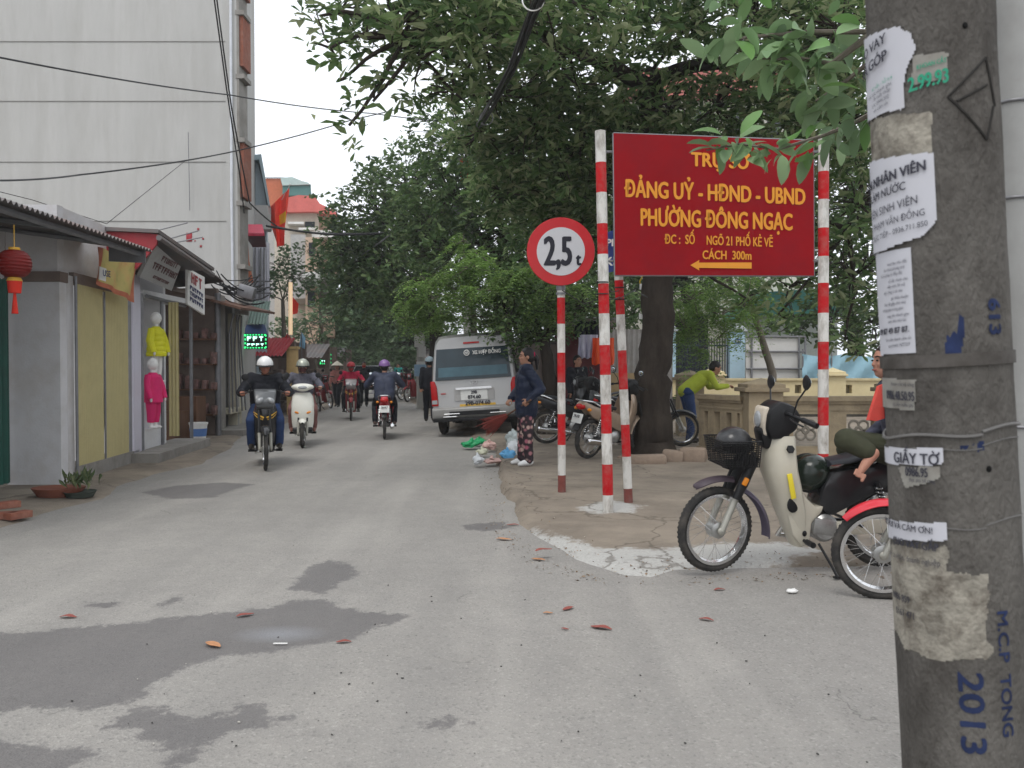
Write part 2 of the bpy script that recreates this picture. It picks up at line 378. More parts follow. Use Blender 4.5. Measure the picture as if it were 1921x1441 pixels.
def pav_mat():
    m = mat('pavement_concrete', (.235, .198, .158), .95, var=.25, scale=1.3, bump=.6, bscale=60, dirt=(.12, .10, .082), dirt_amt=.8, dirt_scale=1.1)
    nt = m.node_tree; b = nt.nodes['Principled BSDF']; L = nt.links.new
    src = b.inputs['Base Color'].links[0].from_socket
    at = _n(nt, 'ShaderNodeAttribute', attribute_name='cem'); tc = _n(nt, 'ShaderNodeTexCoord')
    n = _n(nt, 'ShaderNodeTexNoise'); n.inputs['Scale'].default_value = 9; n.inputs['Detail'].default_value = 8; n.inputs['Roughness'].default_value = .7
    L(tc.outputs['Object'], n.inputs['Vector'])
    a = _n(nt, 'ShaderNodeMath', operation='MULTIPLY_ADD'); L(n.outputs[0], a.inputs[0]); a.inputs[1].default_value = .5; a.inputs[2].default_value = -.25
    s = _n(nt, 'ShaderNodeMath', operation='ADD'); L(at.outputs['Fac'], s.inputs[0]); L(a.outputs[0], s.inputs[1])
    r = _n(nt, 'ShaderNodeMapRange'); r.inputs[1].default_value = -.05; r.inputs[2].default_value = .05; r.inputs[3].default_value = 0; r.inputs[4].default_value = .75; L(s.outputs[0], r.inputs[0])
    # grain in the fresh cement
    n2 = _n(nt, 'ShaderNodeTexNoise'); n2.inputs['Scale'].default_value = 55; n2.inputs['Detail'].default_value = 6; L(tc.outputs['Object'], n2.inputs['Vector'])
    cr = _n(nt, 'ShaderNodeMixRGB'); L(n2.outputs[0], cr.inputs[0]); cr.inputs[1].default_value = (.3, .3, .29, 1); cr.inputs[2].default_value = (.6, .6, .58, 1)
    mx = _n(nt, 'ShaderNodeMixRGB'); L(r.outputs[0], mx.inputs[0]); L(src, mx.inputs[1]); L(cr.outputs[0], mx.inputs[2])
    # expansion cracks
    vc = _n(nt, 'ShaderNodeTexVoronoi', feature='DISTANCE_TO_EDGE'); vc.inputs['Scale'].default_value = .5
    dv = _n(nt, 'ShaderNodeVectorMath', operation='ADD'); n4 = _n(nt, 'ShaderNodeTexNoise'); n4.inputs['Scale'].default_value = 1.6; n4.inputs['Detail'].default_value = 6
    L(tc.outputs['Object'], n4.inputs['Vector']); L(tc.outputs['Object'], dv.inputs[0]); L(n4.outputs['Color'], dv.inputs[1]); L(dv.outputs[0], vc.inputs['Vector'])
    ck = _n(nt, 'ShaderNodeMapRange'); ck.inputs[1].default_value = .003; ck.inputs[2].default_value = .011; ck.inputs[3].default_value = .6; ck.inputs[4].default_value = 0; L(vc.outputs[0], ck.inputs[0])
    m2 = _n(nt, 'ShaderNodeMixRGB'); L(ck.outputs[0], m2.inputs[0]); L(mx.outputs[0], m2.inputs[1]); m2.inputs[2].default_value = (.09, .075, .06, 1)
    L(m2.outputs[0], b.inputs['Base Color'])
    return m
M_pav = pav_mat()
grid_obj('pavement', np.arange(-1.6, 7.01, .045), np.arange(4.8, 14.001, .045), zpav, M_pav,
         {'cem': lambda X, Y: np.maximum(poly_sdf(X, Y, cem), poly_sdf(X, Y, cem2))})
grid_obj('pavement', np.arange(-7.5, 16, .2), np.arange(14, 95, .25), zpav, M_pav, {'cem': lambda X, Y: X * 0 - 9})
lcurb = gp([(-400,1150),(-100,1040),(0,1003),(140,958),(225,937),(262,908),(330,888),(400,872),(455,838),(470,818),(560,792),(640,762),(662,745)]) + [(-9.2, 60), (-9.6, 95), (-14, 95), (-14, 5)]
def zlp(X, Y):
    d = poly_sdf(X, Y, lcurb) + .12 * vnoise(X, Y, 1.7, 15, 3)
    t = np.clip((d + .05) / .3, 0, 1); t = t * t * (3 - 2 * t)
    return -.03 + t * .07 + .01 * vnoise(X, Y, 1.3, 19, 3) * t
grid_obj('pavement', np.arange(-13, -3, .07), np.arange(4, 22.01, .07), zlp, M_pav, {'cem': lambda X, Y: X * 0 - 9})
grid_obj('pavement', np.arange(-13, -4.9, .25), np.arange(22, 95, .3), zlp, M_pav, {'cem': lambda X, Y: X * 0 - 9})
# ---------------------------------------------------------------- left side: shops and houses
def FX(Y): return -5.28 - .095 * (Y - 10.2)
M_green = mat('green_shutter', (.012, .085, .062), .45, var=.2, scale=3, dirt=(.02, .05, .04), dirt_amt=.5)
M_cream = mat('cream_shutter', (.47, .41, .21), .6, var=.10, scale=1.5, dirt=(.30, .25, .13), dirt_amt=.45, dirt_scale=1.4)
M_white = mat('white_plaster', (.54, .53, .54), .9, var=.08, scale=2, dirt=(.36, .31, .26), dirt_amt=.6, dirt_scale=1.3, bump=.3)
M_lilac = mat('pale_tile', (.58, .56, .64), .4, var=.06, scale=5, dirt=(.4, .36, .38), dirt_amt=.4)
M_conc = mat('old_concrete', (.27, .255, .235), .95, var=.2, scale=3, bump=.6, bscale=30, dirt=(.12, .105, .09), dirt_amt=.6)
M_brown = mat('brown_plaster', (.17, .13, .11), .9, var=.25, scale=2, dirt=(.07, .05, .045), dirt_amt=.6)
M_tin = mat('rusty_tin', (.16, .15, .15), .6, .3, var=.25, scale=2, dirt=(.17, .08, .05), dirt_amt=.6, dirt_scale=2)
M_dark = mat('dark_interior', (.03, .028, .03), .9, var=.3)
M_redtin = mat('red_tin', (.34, .035, .045), .55, var=.15, scale=2, dirt=(.2, .06, .06), dirt_amt=.4)
M_steel = mat('grey_steel', (.20, .20, .21), .5, .6, var=.2)
M_wood = mat('brown_wood', (.12, .06, .035), .7, var=.3, scale=6, stretch=(1, 1, .2))
M_wpaint = mat('white_paint', (.74, .73, .71), .45, var=.05, dirt=(.4, .36, .3), dirt_amt=.3)
M_red = mat('red_cloth', (.60, .035, .02), .8, var=.15)
M_gold = mat('gold_trim', (.62, .36, .05), .6, var=.1)
M_grey = mat('grey_paint', (.34, .35, .37), .7, var=.1, dirt=(.18, .17, .16), dirt_amt=.4)
M_black = mat('black_plastic', (.012, .012, .013), .4, var=.2)
M_brick = mat('red_brick', (.24, .085, .055), .9, var=.25, scale=12, bump=.7, bscale=30, dirt=(.3, .24, .2), dirt_amt=.4)
M_blue = mat('blue_sheet', (.03, .06, .17), .5, var=.15)
def corr(mb, p00, p10, p01, amp, n, m=0, sub=6, thick=.004):
    """corrugated sheet: ribs run along p00->p01, n waves across p00->p10"""
    p00, p10, p01 = Vector(p00), Vector(p10), Vector(p01); a = p10 - p00; b = p01 - p00; nr = a.cross(b).normalized(); N = n * sub
    top = []; 
    for side in (0, 1):
        for i in range(N + 1):
            q = p00 + a * (i / N) + nr * (amp * math.sin(2 * math.pi * i / sub) + side * thick); top += [q, q + b]
    k = 2 * (N + 1)
    f = [(2 * i, 2 * i + 2, 2 * i + 3, 2 * i + 1) for i in range(N)] + [(k + 2 * i, k + 2 * i + 1, k + 2 * i + 3, k + 2 * i + 2) for i in range(N)]
    f += [(2 * i, k + 2 * i, k + 2 * i + 2, 2 * i + 2) for i in range(N)] + [(2 * i + 1, 2 * i + 3, k + 2 * i + 3, k + 2 * i + 1) for i in range(N)]
    mb.add(top, f, m)
def slab(mb, pts, th, m=0):
    """flat polygon of world points given a thickness along its normal"""
    pts = [Vector(p) for p in pts]; n = (pts[1] - pts[0]).cross(pts[2] - pts[0]).normalized() * th; k = len(pts)
    mb.add(pts + [p + n for p in pts], [tuple(range(k)), tuple(range(k, 2 * k))[::-1]] + [(i, (i + 1) % k, k + (i + 1) % k, k + i) for i in range(k)], m)
def wall_seg(mb, a, b, z0, z1, th, m=0):
    """vertical wall from a to b (xy), thickness to the left of a->b"""
    a = Vector((a[0], a[1], 0)); b = Vector((b[0], b[1], 0)); d = (b - a).normalized(); n = Vector((-d.y, d.x, 0)) * th
    q = [a, b, b + n, a + n]; mb.add([Vector((p.x, p.y, z)) for z in (z0, z1) for p in q], [(0, 1, 2, 3), (4, 7, 6, 5), (0, 4, 5, 1), (1, 5, 6, 2), (2, 6, 7, 3), (3, 7, 4, 0)], m)
def glyphs(mb, o, ux, uz, n, w, h, m=0, rng=random.Random(3), depth=.006):
    """a blurred line of letters: upright strokes with a few bars, o lower left corner, ux/uz unit vectors"""
    nr = ux.cross(uz).normalized(); s = w / n
    for i in range(n):
        x = i * s; t = s * .2
        for (a, b, c, d) in rng.choice([((0, 0, t, h), (0, h - t, s * .7, h), (0, h * .45, s * .6, h * .45 + t)), ((0, 0, t, h), (s * .55, 0, s * .55 + t, h), (0, h * .45, s * .7, h * .45 + t)), ((s * .25, 0, s * .25 + t, h), (0, h - t, s * .7, h)), ((0, 0, t, h), (0, 0, s * .7, t), (s * .55, 0, s * .55 + t, h))]):
            q = [o + ux * (x + u) + uz * v for u, v in ((a, b), (c, b), (c, d), (a, d))]
            slab(mb, q, depth, m)

# --- shop with the green shutter
s1 = thing('shop', 'white walled shop with dark green folding shutter at the left edge of the photo', 'shop', (-5.8, 8, 0)); L0 = Vector((-5.8, 8, 0))
def loc(*p): return Vector((p[0], p[1], p[2] if len(p) > 2 else 0)) - Vector((L0.x, L0.y, 0))
mb = MB(); corr(mb, loc(-5.86, 5.2, .06), loc(-5.86, 9.93, .06), loc(-5.86, 5.2, 2.42), .03, 46); mb.build('shutter', M_green, s1)
mb = MB(); wall_seg(mb, loc(-5.9, 9.95), loc(-5.27, 9.95), .0, 2.40, .16); wall_seg(mb, loc(-5.9, 9.97), loc(-5.3, 9.97), 2.52, 3.3, .14)
mb.bb(*[v for v in (-5.98 + 5.8, -5.9 + 5.8, -2.8, 1.95)], 2.44, 3.2)
mb.build('wall', M_white, s1)
mb = MB(); wall_seg(mb, loc(-5.92, 9.93), loc(-5.25, 9.93), 2.40, 2.52, .18); mb.build('band', M_brown, s1)
mb = MB(); corr(mb, loc(-4.5, 5.5, 2.9), loc(-4.5, 10.7, 2.86), loc(-8.6, 5.5, 3.45), .018, 60, thick=.006); mb.build('roof', M_tin, s1)
mb = MB()
for yy in (6.2, 7.4, 8.6, 9.75): mb.tube([loc(-4.6, yy, 2.82), loc(-8.2, yy, 3.3)], .03, 6)
mb.tube([loc(-4.62, 5.5, 2.85), loc(-4.62, 10.66, 2.81)], .035, 6); slab(mb, [loc(-4.55, 10.6, 2.70), loc(-5.0, 10.6, 2.72), loc(-5.0, 10.6, 2.92), loc(-4.55, 10.6, 2.86)], .03)
mb.build('roof_frame', M_steel, s1)
# --- shop with cream shutters
s2 = thing('shop', 'closed shop with two tall cream yellow metal shutter leaves on a stained plinth', 'shop', (-5.4, 11.2, 0)); L0 = Vector((-5.4, 11.2, 0))
mb = MB(); wall_seg(mb, loc(FX(10.12), 10.12), loc(FX(10.3), 10.3), 0, 2.5, .18); wall_seg(mb, loc(FX(10.12) - .05, 10.12), loc(FX(12.45) - .05, 12.45), 2.52, 3.3, .15)
mb.build('wall', [M_white], s2)
mb = MB(); wall_seg(mb, loc(FX(10.3) + .03, 10.3), loc(FX(12.5) + .03, 12.5), -.05, .2, .3); mb.build('plinth', M_conc, s2)
mb = MB(); wall_seg(mb, loc(FX(10.3) + .01, 10.3), loc(FX(12.5) + .01, 12.5), 2.42, 2.55, .12); mb.build('lintel', M_brown, s2)
for a, b in ((10.33, 11.22), (11.25, 12.14)):
    mb = MB(); corr(mb, loc(FX(a), a, .2), loc(FX(b), b, .2), loc(FX(a), a, 2.42), .012, 16); mb.build('shutter', M_cream, s2)
mb = MB(); mb.tube([loc(FX(10.28) + .05, 10.26, .0), loc(FX(10.28) + .05, 10.26, 2.5)], .018, 6); mb.tube([loc(FX(11.235) + .02, 11.235, .2), loc(FX(11.235) + .02, 11.235, 2.4)], .012, 6)
mb.tube([loc(FX(12.2), 12.2, .2), loc(FX(12.2), 12.2, 2.4)], .03, 6); mb.build('frame', M_steel, s2)
# banner under the eave
bn = thing('banner', 'faded yellow and orange advertising banner hanging over the cream shutters', 'banner', P(215, 510, 11.0)); o = bn.location
mb = MB(); q = [P(183, 463, 10.6), P(258, 488, 11.6), P(252, 568, 11.6), P(180, 532, 10.6)]
vs = []
for i in range(13):
    for j in range(9):
        a = q[0].lerp(q[1], i / 12); b = q[3].lerp(q[2], i / 12); p = a.lerp(b, j / 8) - o; p.x += .025 * math.sin(i * 1.3 + j * .4); vs.append(p)
fs = [(i * 9 + j, (i + 1) * 9 + j, (i + 1) * 9 + j + 1, i * 9 + j + 1) for i in range(12) for j in range(8)]
mb.add(vs, [f for k, f in enumerate(fs) if k % 8 < 7 and (k // 8) % 12 not in (0, 11)], 0); mb.add(vs, [f for k, f in enumerate(fs) if not (k % 8 < 7 and (k // 8) % 12 not in (0, 11))], 1)
mb.build('cloth', [mat('banner_yellow', (.50, .42, .15), .7, var=.35, scale=5, dirt=(.45, .2, .1), dirt_amt=.8, dirt_scale=5), mat('banner_orange', (.42, .13, .07), .7, var=.3, scale=6)], bn)
M_navy = mat('navy_ink', (.03, .035, .12), .7)
ux = (q[1] - q[0]).normalized(); mb = MB(); slab(mb, [P(186, 500, 10.58) - o, P(198, 504, 10.7) - o, P(197, 528, 10.7) - o, P(185, 524, 10.58) - o], -.012, 1)
mb.build('label_patch', [M_navy, M_wpaint], bn)
me = text_mesh('USE', .105, bold=.004, sx=.95); mtx = Matrix((( ux.x, 0, -ux.y, 0), (ux.y, 0, ux.x, 0), (0, 1, 0, 0), (0, 0, 0, 1)))
text_obj('lettering', 'USE', .11, M_navy, bn, Matrix.Translation(P(191, 513, 10.6) - o + Vector((.06, 0, 0))) @ mtx, bold=.003)
# --- shop with mannequins
s3 = thing('shop', 'clothes shop with pale tiled pillar, white display window and grey step', 'shop', (-5.6, 13.6, 0)); L0 = Vector((-5.6, 13.6, 0))
mb = MB(); wall_seg(mb, loc(FX(12.28) + .03, 12.28), loc(FX(12.60) + .03, 12.60), 0, 2.75, .30); mb.build('pillar', M_lilac, s3)
mb = MB()
wall_seg(mb, loc(FX(12.5) - .9, 12.5), loc(FX(13.9) - .9, 13.9), 0, 2.9, .1); wall_seg(mb, loc(FX(13.9) - .9, 13.9), loc(FX(13.9) - .05, 13.9), 0, 2.9, .1)
mb.bb(FX(13) - .9 + 5.6, FX(13) - .02 + 5.6, -.7, 1.3, 2.5, 2.58)
wall_seg(mb, loc(FX(12.66), 12.66), loc(FX(13.8), 13.8), 0, .46, .85); mb.build('display_window', mat('white_tile', (.66, .66, .68), .35, var=.05, dirt=(.4, .38, .35), dirt_amt=.3), s3)
mb = MB()
for yy in (12.66, 13.62): mb.tube([loc(FX(yy) + .02, yy, .0), loc(FX(yy) + .02, yy, 2.5)], .03, 6)
mb.tube([loc(FX(12.9) + .02, 12.9, 2.48), loc(FX(14.9) + .02, 14.9, 2.48)], .035, 6); mb.build('window_frame', M_steel, s3)
mb = MB(); corr(mb, loc(P(311, 0, 13.7).x, 13.7, .3), loc(P(329, 0, 13.7).x, 13.74, .3), loc(P(311, 0, 13.7).x, 13.7, 2.45), .01, 3); mb.build('shutter', M_cream, s3)
mb = MB(); wall_seg(mb, loc(FX(12.3) + .42, 12.2), loc(FX(14.9) + .45, 14.9), -.03, .17, .6); mb.build('step', M_conc, s3)
mb = MB(); slab(mb, [P(170, 424, 11.5) - L0, P(297, 440, 11.5) - L0, P(293, 459, 11.5) - L0, P(255, 505, 11.5) - L0, P(190, 470, 11.5) - L0], .04); mb.build('red_fascia', M_redtin, s3)
mb = MB(); slab(mb, [P(297, 437, 11.45) - L0, P(402, 508, 14.6) - L0, loc(-8, 15, 3.1), loc(-8, 11.45, 3.35)], .05)
mb.tube([P(298, 446, 11.4) - L0, P(400, 516, 14.5) - L0], .04, 6); mb.build('roof', M_tin, s3)
def mannequin(name, label, base, h, coat, style):
    t = thing(name, label, 'mannequin', base, R(-10), 'child mannequins in the display window'); s = h / 1.1
    mb = MB(); W = mat('mannequin_white', (.78, .77, .75), .5, var=.03)
    mb.ell((0, 0, 1.02 * s), (.085 * s, .08 * s, .10 * s)); mb.cyl((0, 0, .86 * s), (0, 0, .96 * s), .035 * s)
    mb.ell((.07 * s, 0, 1.0 * s), (.02 * s, .015 * s, .02 * s))
    for y in (-.06, .06): mb.tube([(0, y * s, .5 * s), (.01, y * s, .26 * s), (0, y * s, .03)], [.06 * s, .045 * s, .032 * s], 8); mb.ell((.04, y * s, .025), (.07, .032, .025))
    mb.build('figure', W, t)
    for sg in (-1, 1): mb = MB(); mb.ell((.09 * s, sg * .19 * s, .46 * s), (.02, .016, .035)); mb.build('hand', W, t)
    mb = MB(); n = 9; prof = []
    for i in range(n * 4 + 1):
        f = i / (n * 4); z = (.42 + .47 * f) * s; r = (.17 - .045 * f) * s * (1 if f < .85 else 1 - (f - .85) * 3.4); prof.append((max(.03, r) * (1 + (.07 * abs(math.sin(f * math.pi * 6)) if style else .02)), z))
    mb.lathe(prof, 18, 0, Matrix.Scale(.8, 4, (1, 0, 0)))
    for sg in (-1, 1): mb.tube([(0, sg * .12 * s, .84 * s), (.02, sg * .2 * s, .66 * s), (.08, sg * .19 * s, .48 * s)], [.055 * s, .06 * s, .045 * s], 10)
    if not style:
        for y in (-.065, .065): mb.tube([(0, y * s, .5 * s), (.01, y * s, .26 * s), (0, y * s, .1)], [.085 * s, .07 * s, .055 * s], 10)
    mb.build('coat', mat('pink_coat' if not style else 'yellow_coat', coat, .6, var=.12, bump=.5, bscale=20), t)
p = P(286, 690, 13.35); mannequin('mannequin', 'child mannequin in a yellow quilted jacket standing on the upper shelf', (P(288, 0, 13.45).x, 13.45, 1.16), 1.1, (.66, .64, .02), 1)
mannequin('mannequin', 'child mannequin in a bright pink suit standing on the lower shelf', (P(281, 0, 13.0).x, 13.0, .47), 1.06, (.66, .02, .14), 0)
mb = MB(); mb.bb(FX(13.5) - .70, FX(13.5) - .06, 13.28, 13.75, .46, 1.15); tag(mb.build('display_box', mat('display_white', (.6, .6, .62), .5)), 'white display box inside the clothes shop window under the yellow jacket', 'display box')
# tilted sign board of that shop
q = [P(292, 459, 11.75), P(339, 500, 13.1), P(322, 546, 13.35), P(262, 520, 11.95)]; o = sum(q, Vector()) / 4
sb = thing('shop_sign', 'tilted pale grey shop sign board under the red fascia', 'sign', o)
mb = MB(); slab(mb, [p - o for p in q], .05); mb.build('board', mat('sign_grey', (.36, .36, .36), .6, var=.08, dirt=(.24, .23, .22), dirt_amt=.4), sb)
mb = MB(); ux = (q[1] - q[0]).normalized(); uz = (q[0] - q[3]).normalized(); ix = (q[2] - q[3])
for fr, n, wd, h in ((.66, 7, .5, .09), (.36, 9, .78, .11), (.12, 12, .5, .05)):
    a = q[3].lerp(q[0], fr) + ix * ((1 - wd) * .5 + .06) - o + Vector((.012, -.012, .003)); glyphs(mb, a, ix.normalized(), uz, n, ix.length * wd, h, 0, random.Random(int(fr * 100)), .004)
mb.build('lettering', mat('faded_red_ink', (.13, .06, .06), .7), sb)
# white hanging board
o = P(368, 545, 15); hs = thing('shop_sign', 'narrow white hanging sign board with red and blue lettering before the dark shop', 'sign', o)
q = [P(352, 503, 14.55), P(384, 520, 15.35), P(384, 591, 15.35), P(352, 571, 14.55)]
mb = MB(); slab(mb, [p - o for p in q], .04); mb.build('board', M_wpaint, hs)
ix = q[2] - q[3]; uz = (q[0] - q[3]).normalized(); mb = MB(); of = Vector((.01, -.01, 0)) - o
glyphs(mb, q[3].lerp(q[0], .66) + ix * .2 + of, ix.normalized(), uz, 3, ix.length * .65, .18, 0, random.Random(1), .004); mb.build('red_lettering', M_redtin, hs)
mb = MB()
for fr, n in ((.46, 6), (.3, 7), (.14, 6)): glyphs(mb, q[3].lerp(q[0], fr) + ix * .12 + of, ix.normalized(), uz, n, ix.length * .78, .07, 0, random.Random(n), .004)
mb.build('blue_lettering', M_navy, hs)
# --- dark shop
s4 = thing('shop', 'dark open fronted shop full of shelves beyond the clothes shop', 'shop', (-6, 16, 0)); L0 = Vector((-6, 16, 0))
mb = MB(); wall_seg(mb, loc(FX(15) - 2.2, 15), loc(FX(17.2) - 2.2, 17.2), 0, 3, .1); wall_seg(mb, loc(FX(17.2) - 2.2, 17.2), loc(FX(17.2), 17.2), 0, 3, .12); mb.bb(-2.2, .05, -1, 1.2, 2.75, 2.82); mb.build('interior', M_brown, s4)
mb = MB()
for z in (.45, .95, 1.45, 1.95): mb.bb(FX(17) - 1.2 + 6, FX(17) + 6, .9, 1.15, z, z + .03)
mb.build('shelves', M_wood, s4)
mb = MB()
for k in range(26):
    z = (.48, .98, 1.48, 1.98)[k % 4]; x = FX(17) - .06 - .17 * (k // 4) + 6; h = random.uniform(.1, .3); mb = MB(); mb.bb(x, x + .09, .92, 1.08, z, z + h, 0, .01); mb.build('carton', mat('shelf_goods', (.16, .09, .08), .6, var=.9, scale=9), s4)
mb = MB(); mb.cyl(loc(FX(17.2) + .02, 17.2, 0), loc(FX(17.2) + .02, 17.2, 2.9), .06); mb.build('post', M_steel, s4); mb = MB(); mb.cyl(loc(FX(15.2) + .02, 15.25, 0), loc(FX(15.2) + .02, 15.25, 2.75), .03); mb.build('post', M_steel, s4)
mb = MB(); corr(mb, P(330, 462, 13.6) - L0, P(420, 528, 17.4) - L0, loc(-8, 14.9, 3.2), .02, 30); mb.build('roof', M_tin, s4)
mb = MB(); mb.bb(-.6, -.1, -.6, .1, 0, .6); mb.bb(-.6, .0, .2, .7, 0, .85); mb.build('counter', M_wood, s4)
b0 = thing('bucket', 'white plastic bucket with blue band beside the dark shop door', 'bucket', (FX(15.6) + .05, 15.6, .03))
mb = MB(); mb.lathe([(.0, 0), (.12, 0), (.16, .34), (.17, .34), (.17, .37), (.15, .37), (.12, .05), (0, .05)], 18); mb.build('pail', M_wpaint, b0); mb = MB(); mb.lathe([(.136, .12), (.153, .26), (.155, .26), (.138, .12)], 18); mb.build('band', mat('blue_band', (.1, .2, .45), .5), b0)
# --- tall grey building: big side wall, front strip, pipe
M_big = mat('grey_render', (.45, .445, .43), .95, var=.09, scale=1.2, bump=.35, bscale=20, dirt=(.36, .35, .33), dirt_amt=.7, dirt_scale=2.2, stretch=(1, 1, .16))
tb = thing('tall_house', 'tall blank grey rendered house wall towering over the left shops', 'building', (-8, 19, 0)); L0 = Vector((-8, 19, 0))
WY = 19.0; cx = P(445, 300, WY).x
mb = MB(); mb.add([loc(cx, WY, 0), loc(cx, WY, 13), loc(cx - 1.1, 24, 13), loc(cx - 1.1, 24, 0), loc(-19, WY, 0), loc(-19, WY, 13), loc(-19, 24, 13), loc(-19, 24, 0)], [(4, 0, 1, 5), (0, 3, 2, 1), (3, 7, 6, 2), (7, 4, 5, 6), (1, 2, 6, 5), (0, 4, 7, 3)]); mb.build('wall', M_big, tb)
mb = MB()
for y in (78, 190, 304, 415):       # day joints of the render
    z = P(200, y, WY).z - 0; mb.bb(-11.5, cx + 8 - .25, -.012, .01, z - .008, z + .008)
mb.build('joint', mat('joint_dark', (.24, .235, .22), .95), tb)
mb = MB(); mb.tube([loc(P(433, 0, 18.93).x, 18.93, 12.9), loc(P(434, 300, 18.93).x, 18.93, 5), loc(P(437, 520, 18.93).x, 18.93, 2.4)], .03, 8); mb.build('drain_pipe', mat('pale_pipe', (.6, .62, .66), .5), tb)
mb = MB()
for k in range(7):
    z = 3.6 + 1.4 * k; mb.bb(cx + 8 - .02, cx + 8 + .17, -.02, .5, z, z + .10)
mb.bb(cx + 8 + .0, cx + 8 + .05, .0, .6, 2.6, 13); mb.build('balcony_slab', M_conc, tb)
for z0, z1 in ((8.1, 9.3), (9.7, 12.8), (5.2, 6.5)): mb = MB(); mb.bb(cx + 8 + .05, cx + 8 + .13, .05, .6, z0, z1); mb.build('red_shutter', M_brick, tb)
mb = MB(); rr = random.Random(4)
for px, py, s in ((355, 445, .13), (377, 462, .05), (372, 430, .05), (381, 448, .04), (366, 452, .03)):
    c = P(px, py, WY) - L0; mb.box((c.x, -.006, c.z), (s, .014, s * 1.5 if s > .1 else s), 0, None, .01)
mb.build('paint_mark', M_redtin, tb)
mb = MB(); mb.tube([P(353, 248, 18.9) - L0, P(356, 395, 18.9) - L0], .008, 5)
for a, b in (((285, 435), (352, 418)), ((318, 448), (372, 433)), ((330, 455), (380, 445))): mb.tube([P(*a, 18.2) - L0, P(*b, 18.2) - L0], .014, 5)
mb.build('rods', M_steel, tb)
# ground floor of that house
gf = thing('shop', 'narrow grey shop front with pipes and cream window frame at the corner', 'shop', (-6.3, 18.3, 0)); L0 = Vector((-6.3, 18.3, 0))
mb = MB(); wall_seg(mb, loc(FX(17.35), 17.35), loc(FX(17.9), 17.9), 0, 2.9, .3); mb.build('pillar', M_conc, gf)
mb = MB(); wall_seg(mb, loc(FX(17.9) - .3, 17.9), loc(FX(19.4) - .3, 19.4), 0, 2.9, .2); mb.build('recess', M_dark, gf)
mb = MB(); wall_seg(mb, loc(FX(18.9), 18.9), loc(FX(19.4), 19.4), .0, 2.6, .18); wall_seg(mb, loc(FX(18.0) + .08, 18.0), loc(FX(19.4) + .08, 19.4), .42, .52, .3); mb.build('window_frame', mat('cream_paint', (.50, .46, .36), .7, var=.1, dirt=(.3, .27, .2), dirt_amt=.4), gf)
mb = MB(); slab(mb, [loc(FX(17) + .55, 16.9, 2.55), loc(FX(20) + .65, 20, 2.65), loc(-7, 20, 3.05), loc(-7, 16.9, 3.0)], .05); mb.build('awning', mat('brown_tin', (.13, .07, .05), .7, var=.3), gf)
mb = MB()
for dy in (0, .22, .5, .85, 1.1): mb.tube([loc(FX(18) + .07, 17.95 + dy, .45), loc(FX(18) + .07 - .095 * dy, 17.95 + dy, 2.1 + .3 * math.sin(dy * 9)), loc(FX(18) + .15 - .1 * dy, 18 + dy * .8, 2.55)], .02, 6)
mb.build('pipes', M_steel, gf)
mb = MB(); wall_seg(mb, loc(FX(17.3) + .5, 17.3), loc(FX(19.6) + .55, 19.6), -.03, .13, .7); mb.build('step', M_conc, gf)
# clutter: bricks, potted plant, planter on the shoulder
for k, (px, py, z, rz, lb) in enumerate(((6, 975, 0, .3, 'chipped red brick lying flat at the left edge of the photo'), (34, 974, 0, 1.2, 'single red brick lying right of the brick pile'), (12, 968, .065, .9, 'red brick resting on top of another brick'))):
    p = G(px, py, .03); mb = MB(); mb.box((0, 0, .033), (.22, .105, .062), 0, None, .006); ob = mb.build('brick', M_brick); ob.location = (p.x, p.y, .035 + z); ob.rotation_euler = (0, 0, rz); tag(ob, lb, 'brick', 'loose bricks by the left shops')
def pot_plant(base):
    t = thing('potted_plant', 'thin leafed plant growing in a dark round pot against the white pillar', 'plant', base)
    mb = MB(); mb.lathe([(0, 0), (.13, 0), (.16, .06), (.17, .06), (.15, .05), (0, .04)], 18); mb.build('pot', mat('dark_pot', (.05, .06, .05), .8), t)
    n = 70; rng = np.random.default_rng(8); a = rng.random(n) * 6.28; d = np.stack([np.cos(a) * .5, np.sin(a) * .5, np.ones(n) * (.4 + rng.random(n))], 1)
    leaves_mesh('leaves', np.stack([rng.normal(0, .07, n), rng.normal(0, .07, n), .08 + rng.random(n) * .12], 1), d, rng.normal(size=(n, 3)), .07 + .12 * rng.random(n), .02 + .02 * rng.random(n), leaf_mat('pot_leaves', [(.06, .09, .04), (.12, .16, .07), (.2, .2, .1)]), t)
pot_plants_at = [G(150, 932, .04)]
mb = MB(); mb.lathe([(0, .0), (.17, .0), (.22, .09), (.18, .09), (0, .05)], 16, 0, Matrix.Scale(1.25, 4, (1, 0, 0))); ob = mb.build('clay_dish', mat('clay', (.20, .07, .045), .9, var=.2)); ob.location = G(110, 930, .04); tag(ob, 'broken brown clay dish on the ground left of the potted plant', 'dish')
# red lantern
def lantern(p):
    t = thing('lantern', 'round red paper lantern with tassel hanging from the tin roof', 'lantern', p); mb = MB()
    prof = [(.04, -.13)] + [(.142 * math.cos(a) ** .7 + .006 * (i % 2), .13 * math.sin(a)) for i, a in enumerate(np.linspace(-1.25, 1.25, 21))] + [(.04, .13)]
    mb.lathe(prof, 24); mb.build('shade', mat('lantern_red', (.14, .006, .005), .55, var=.2), t)
    mb = MB(); mb.cyl((0, 0, -.16), (0, 0, -.12), .07, .05); mb.build('collar', M_gold, t); mb = MB(); mb.cyl((0, 0, .12), (0, 0, .15), .05); mb.cyl((0, 0, .15), (0, 0, .36), .004, n=5); mb.build('cap', M_gold, t)
    mb = MB(); mb.cyl((0, 0, -.27), (0, 0, -.16), .055, .065); mb.cyl((0, 0, -.46), (0, 0, -.27), .03, .012); mb.build('tassel', M_red, t)
lantern(P(27, 495, 7.9))
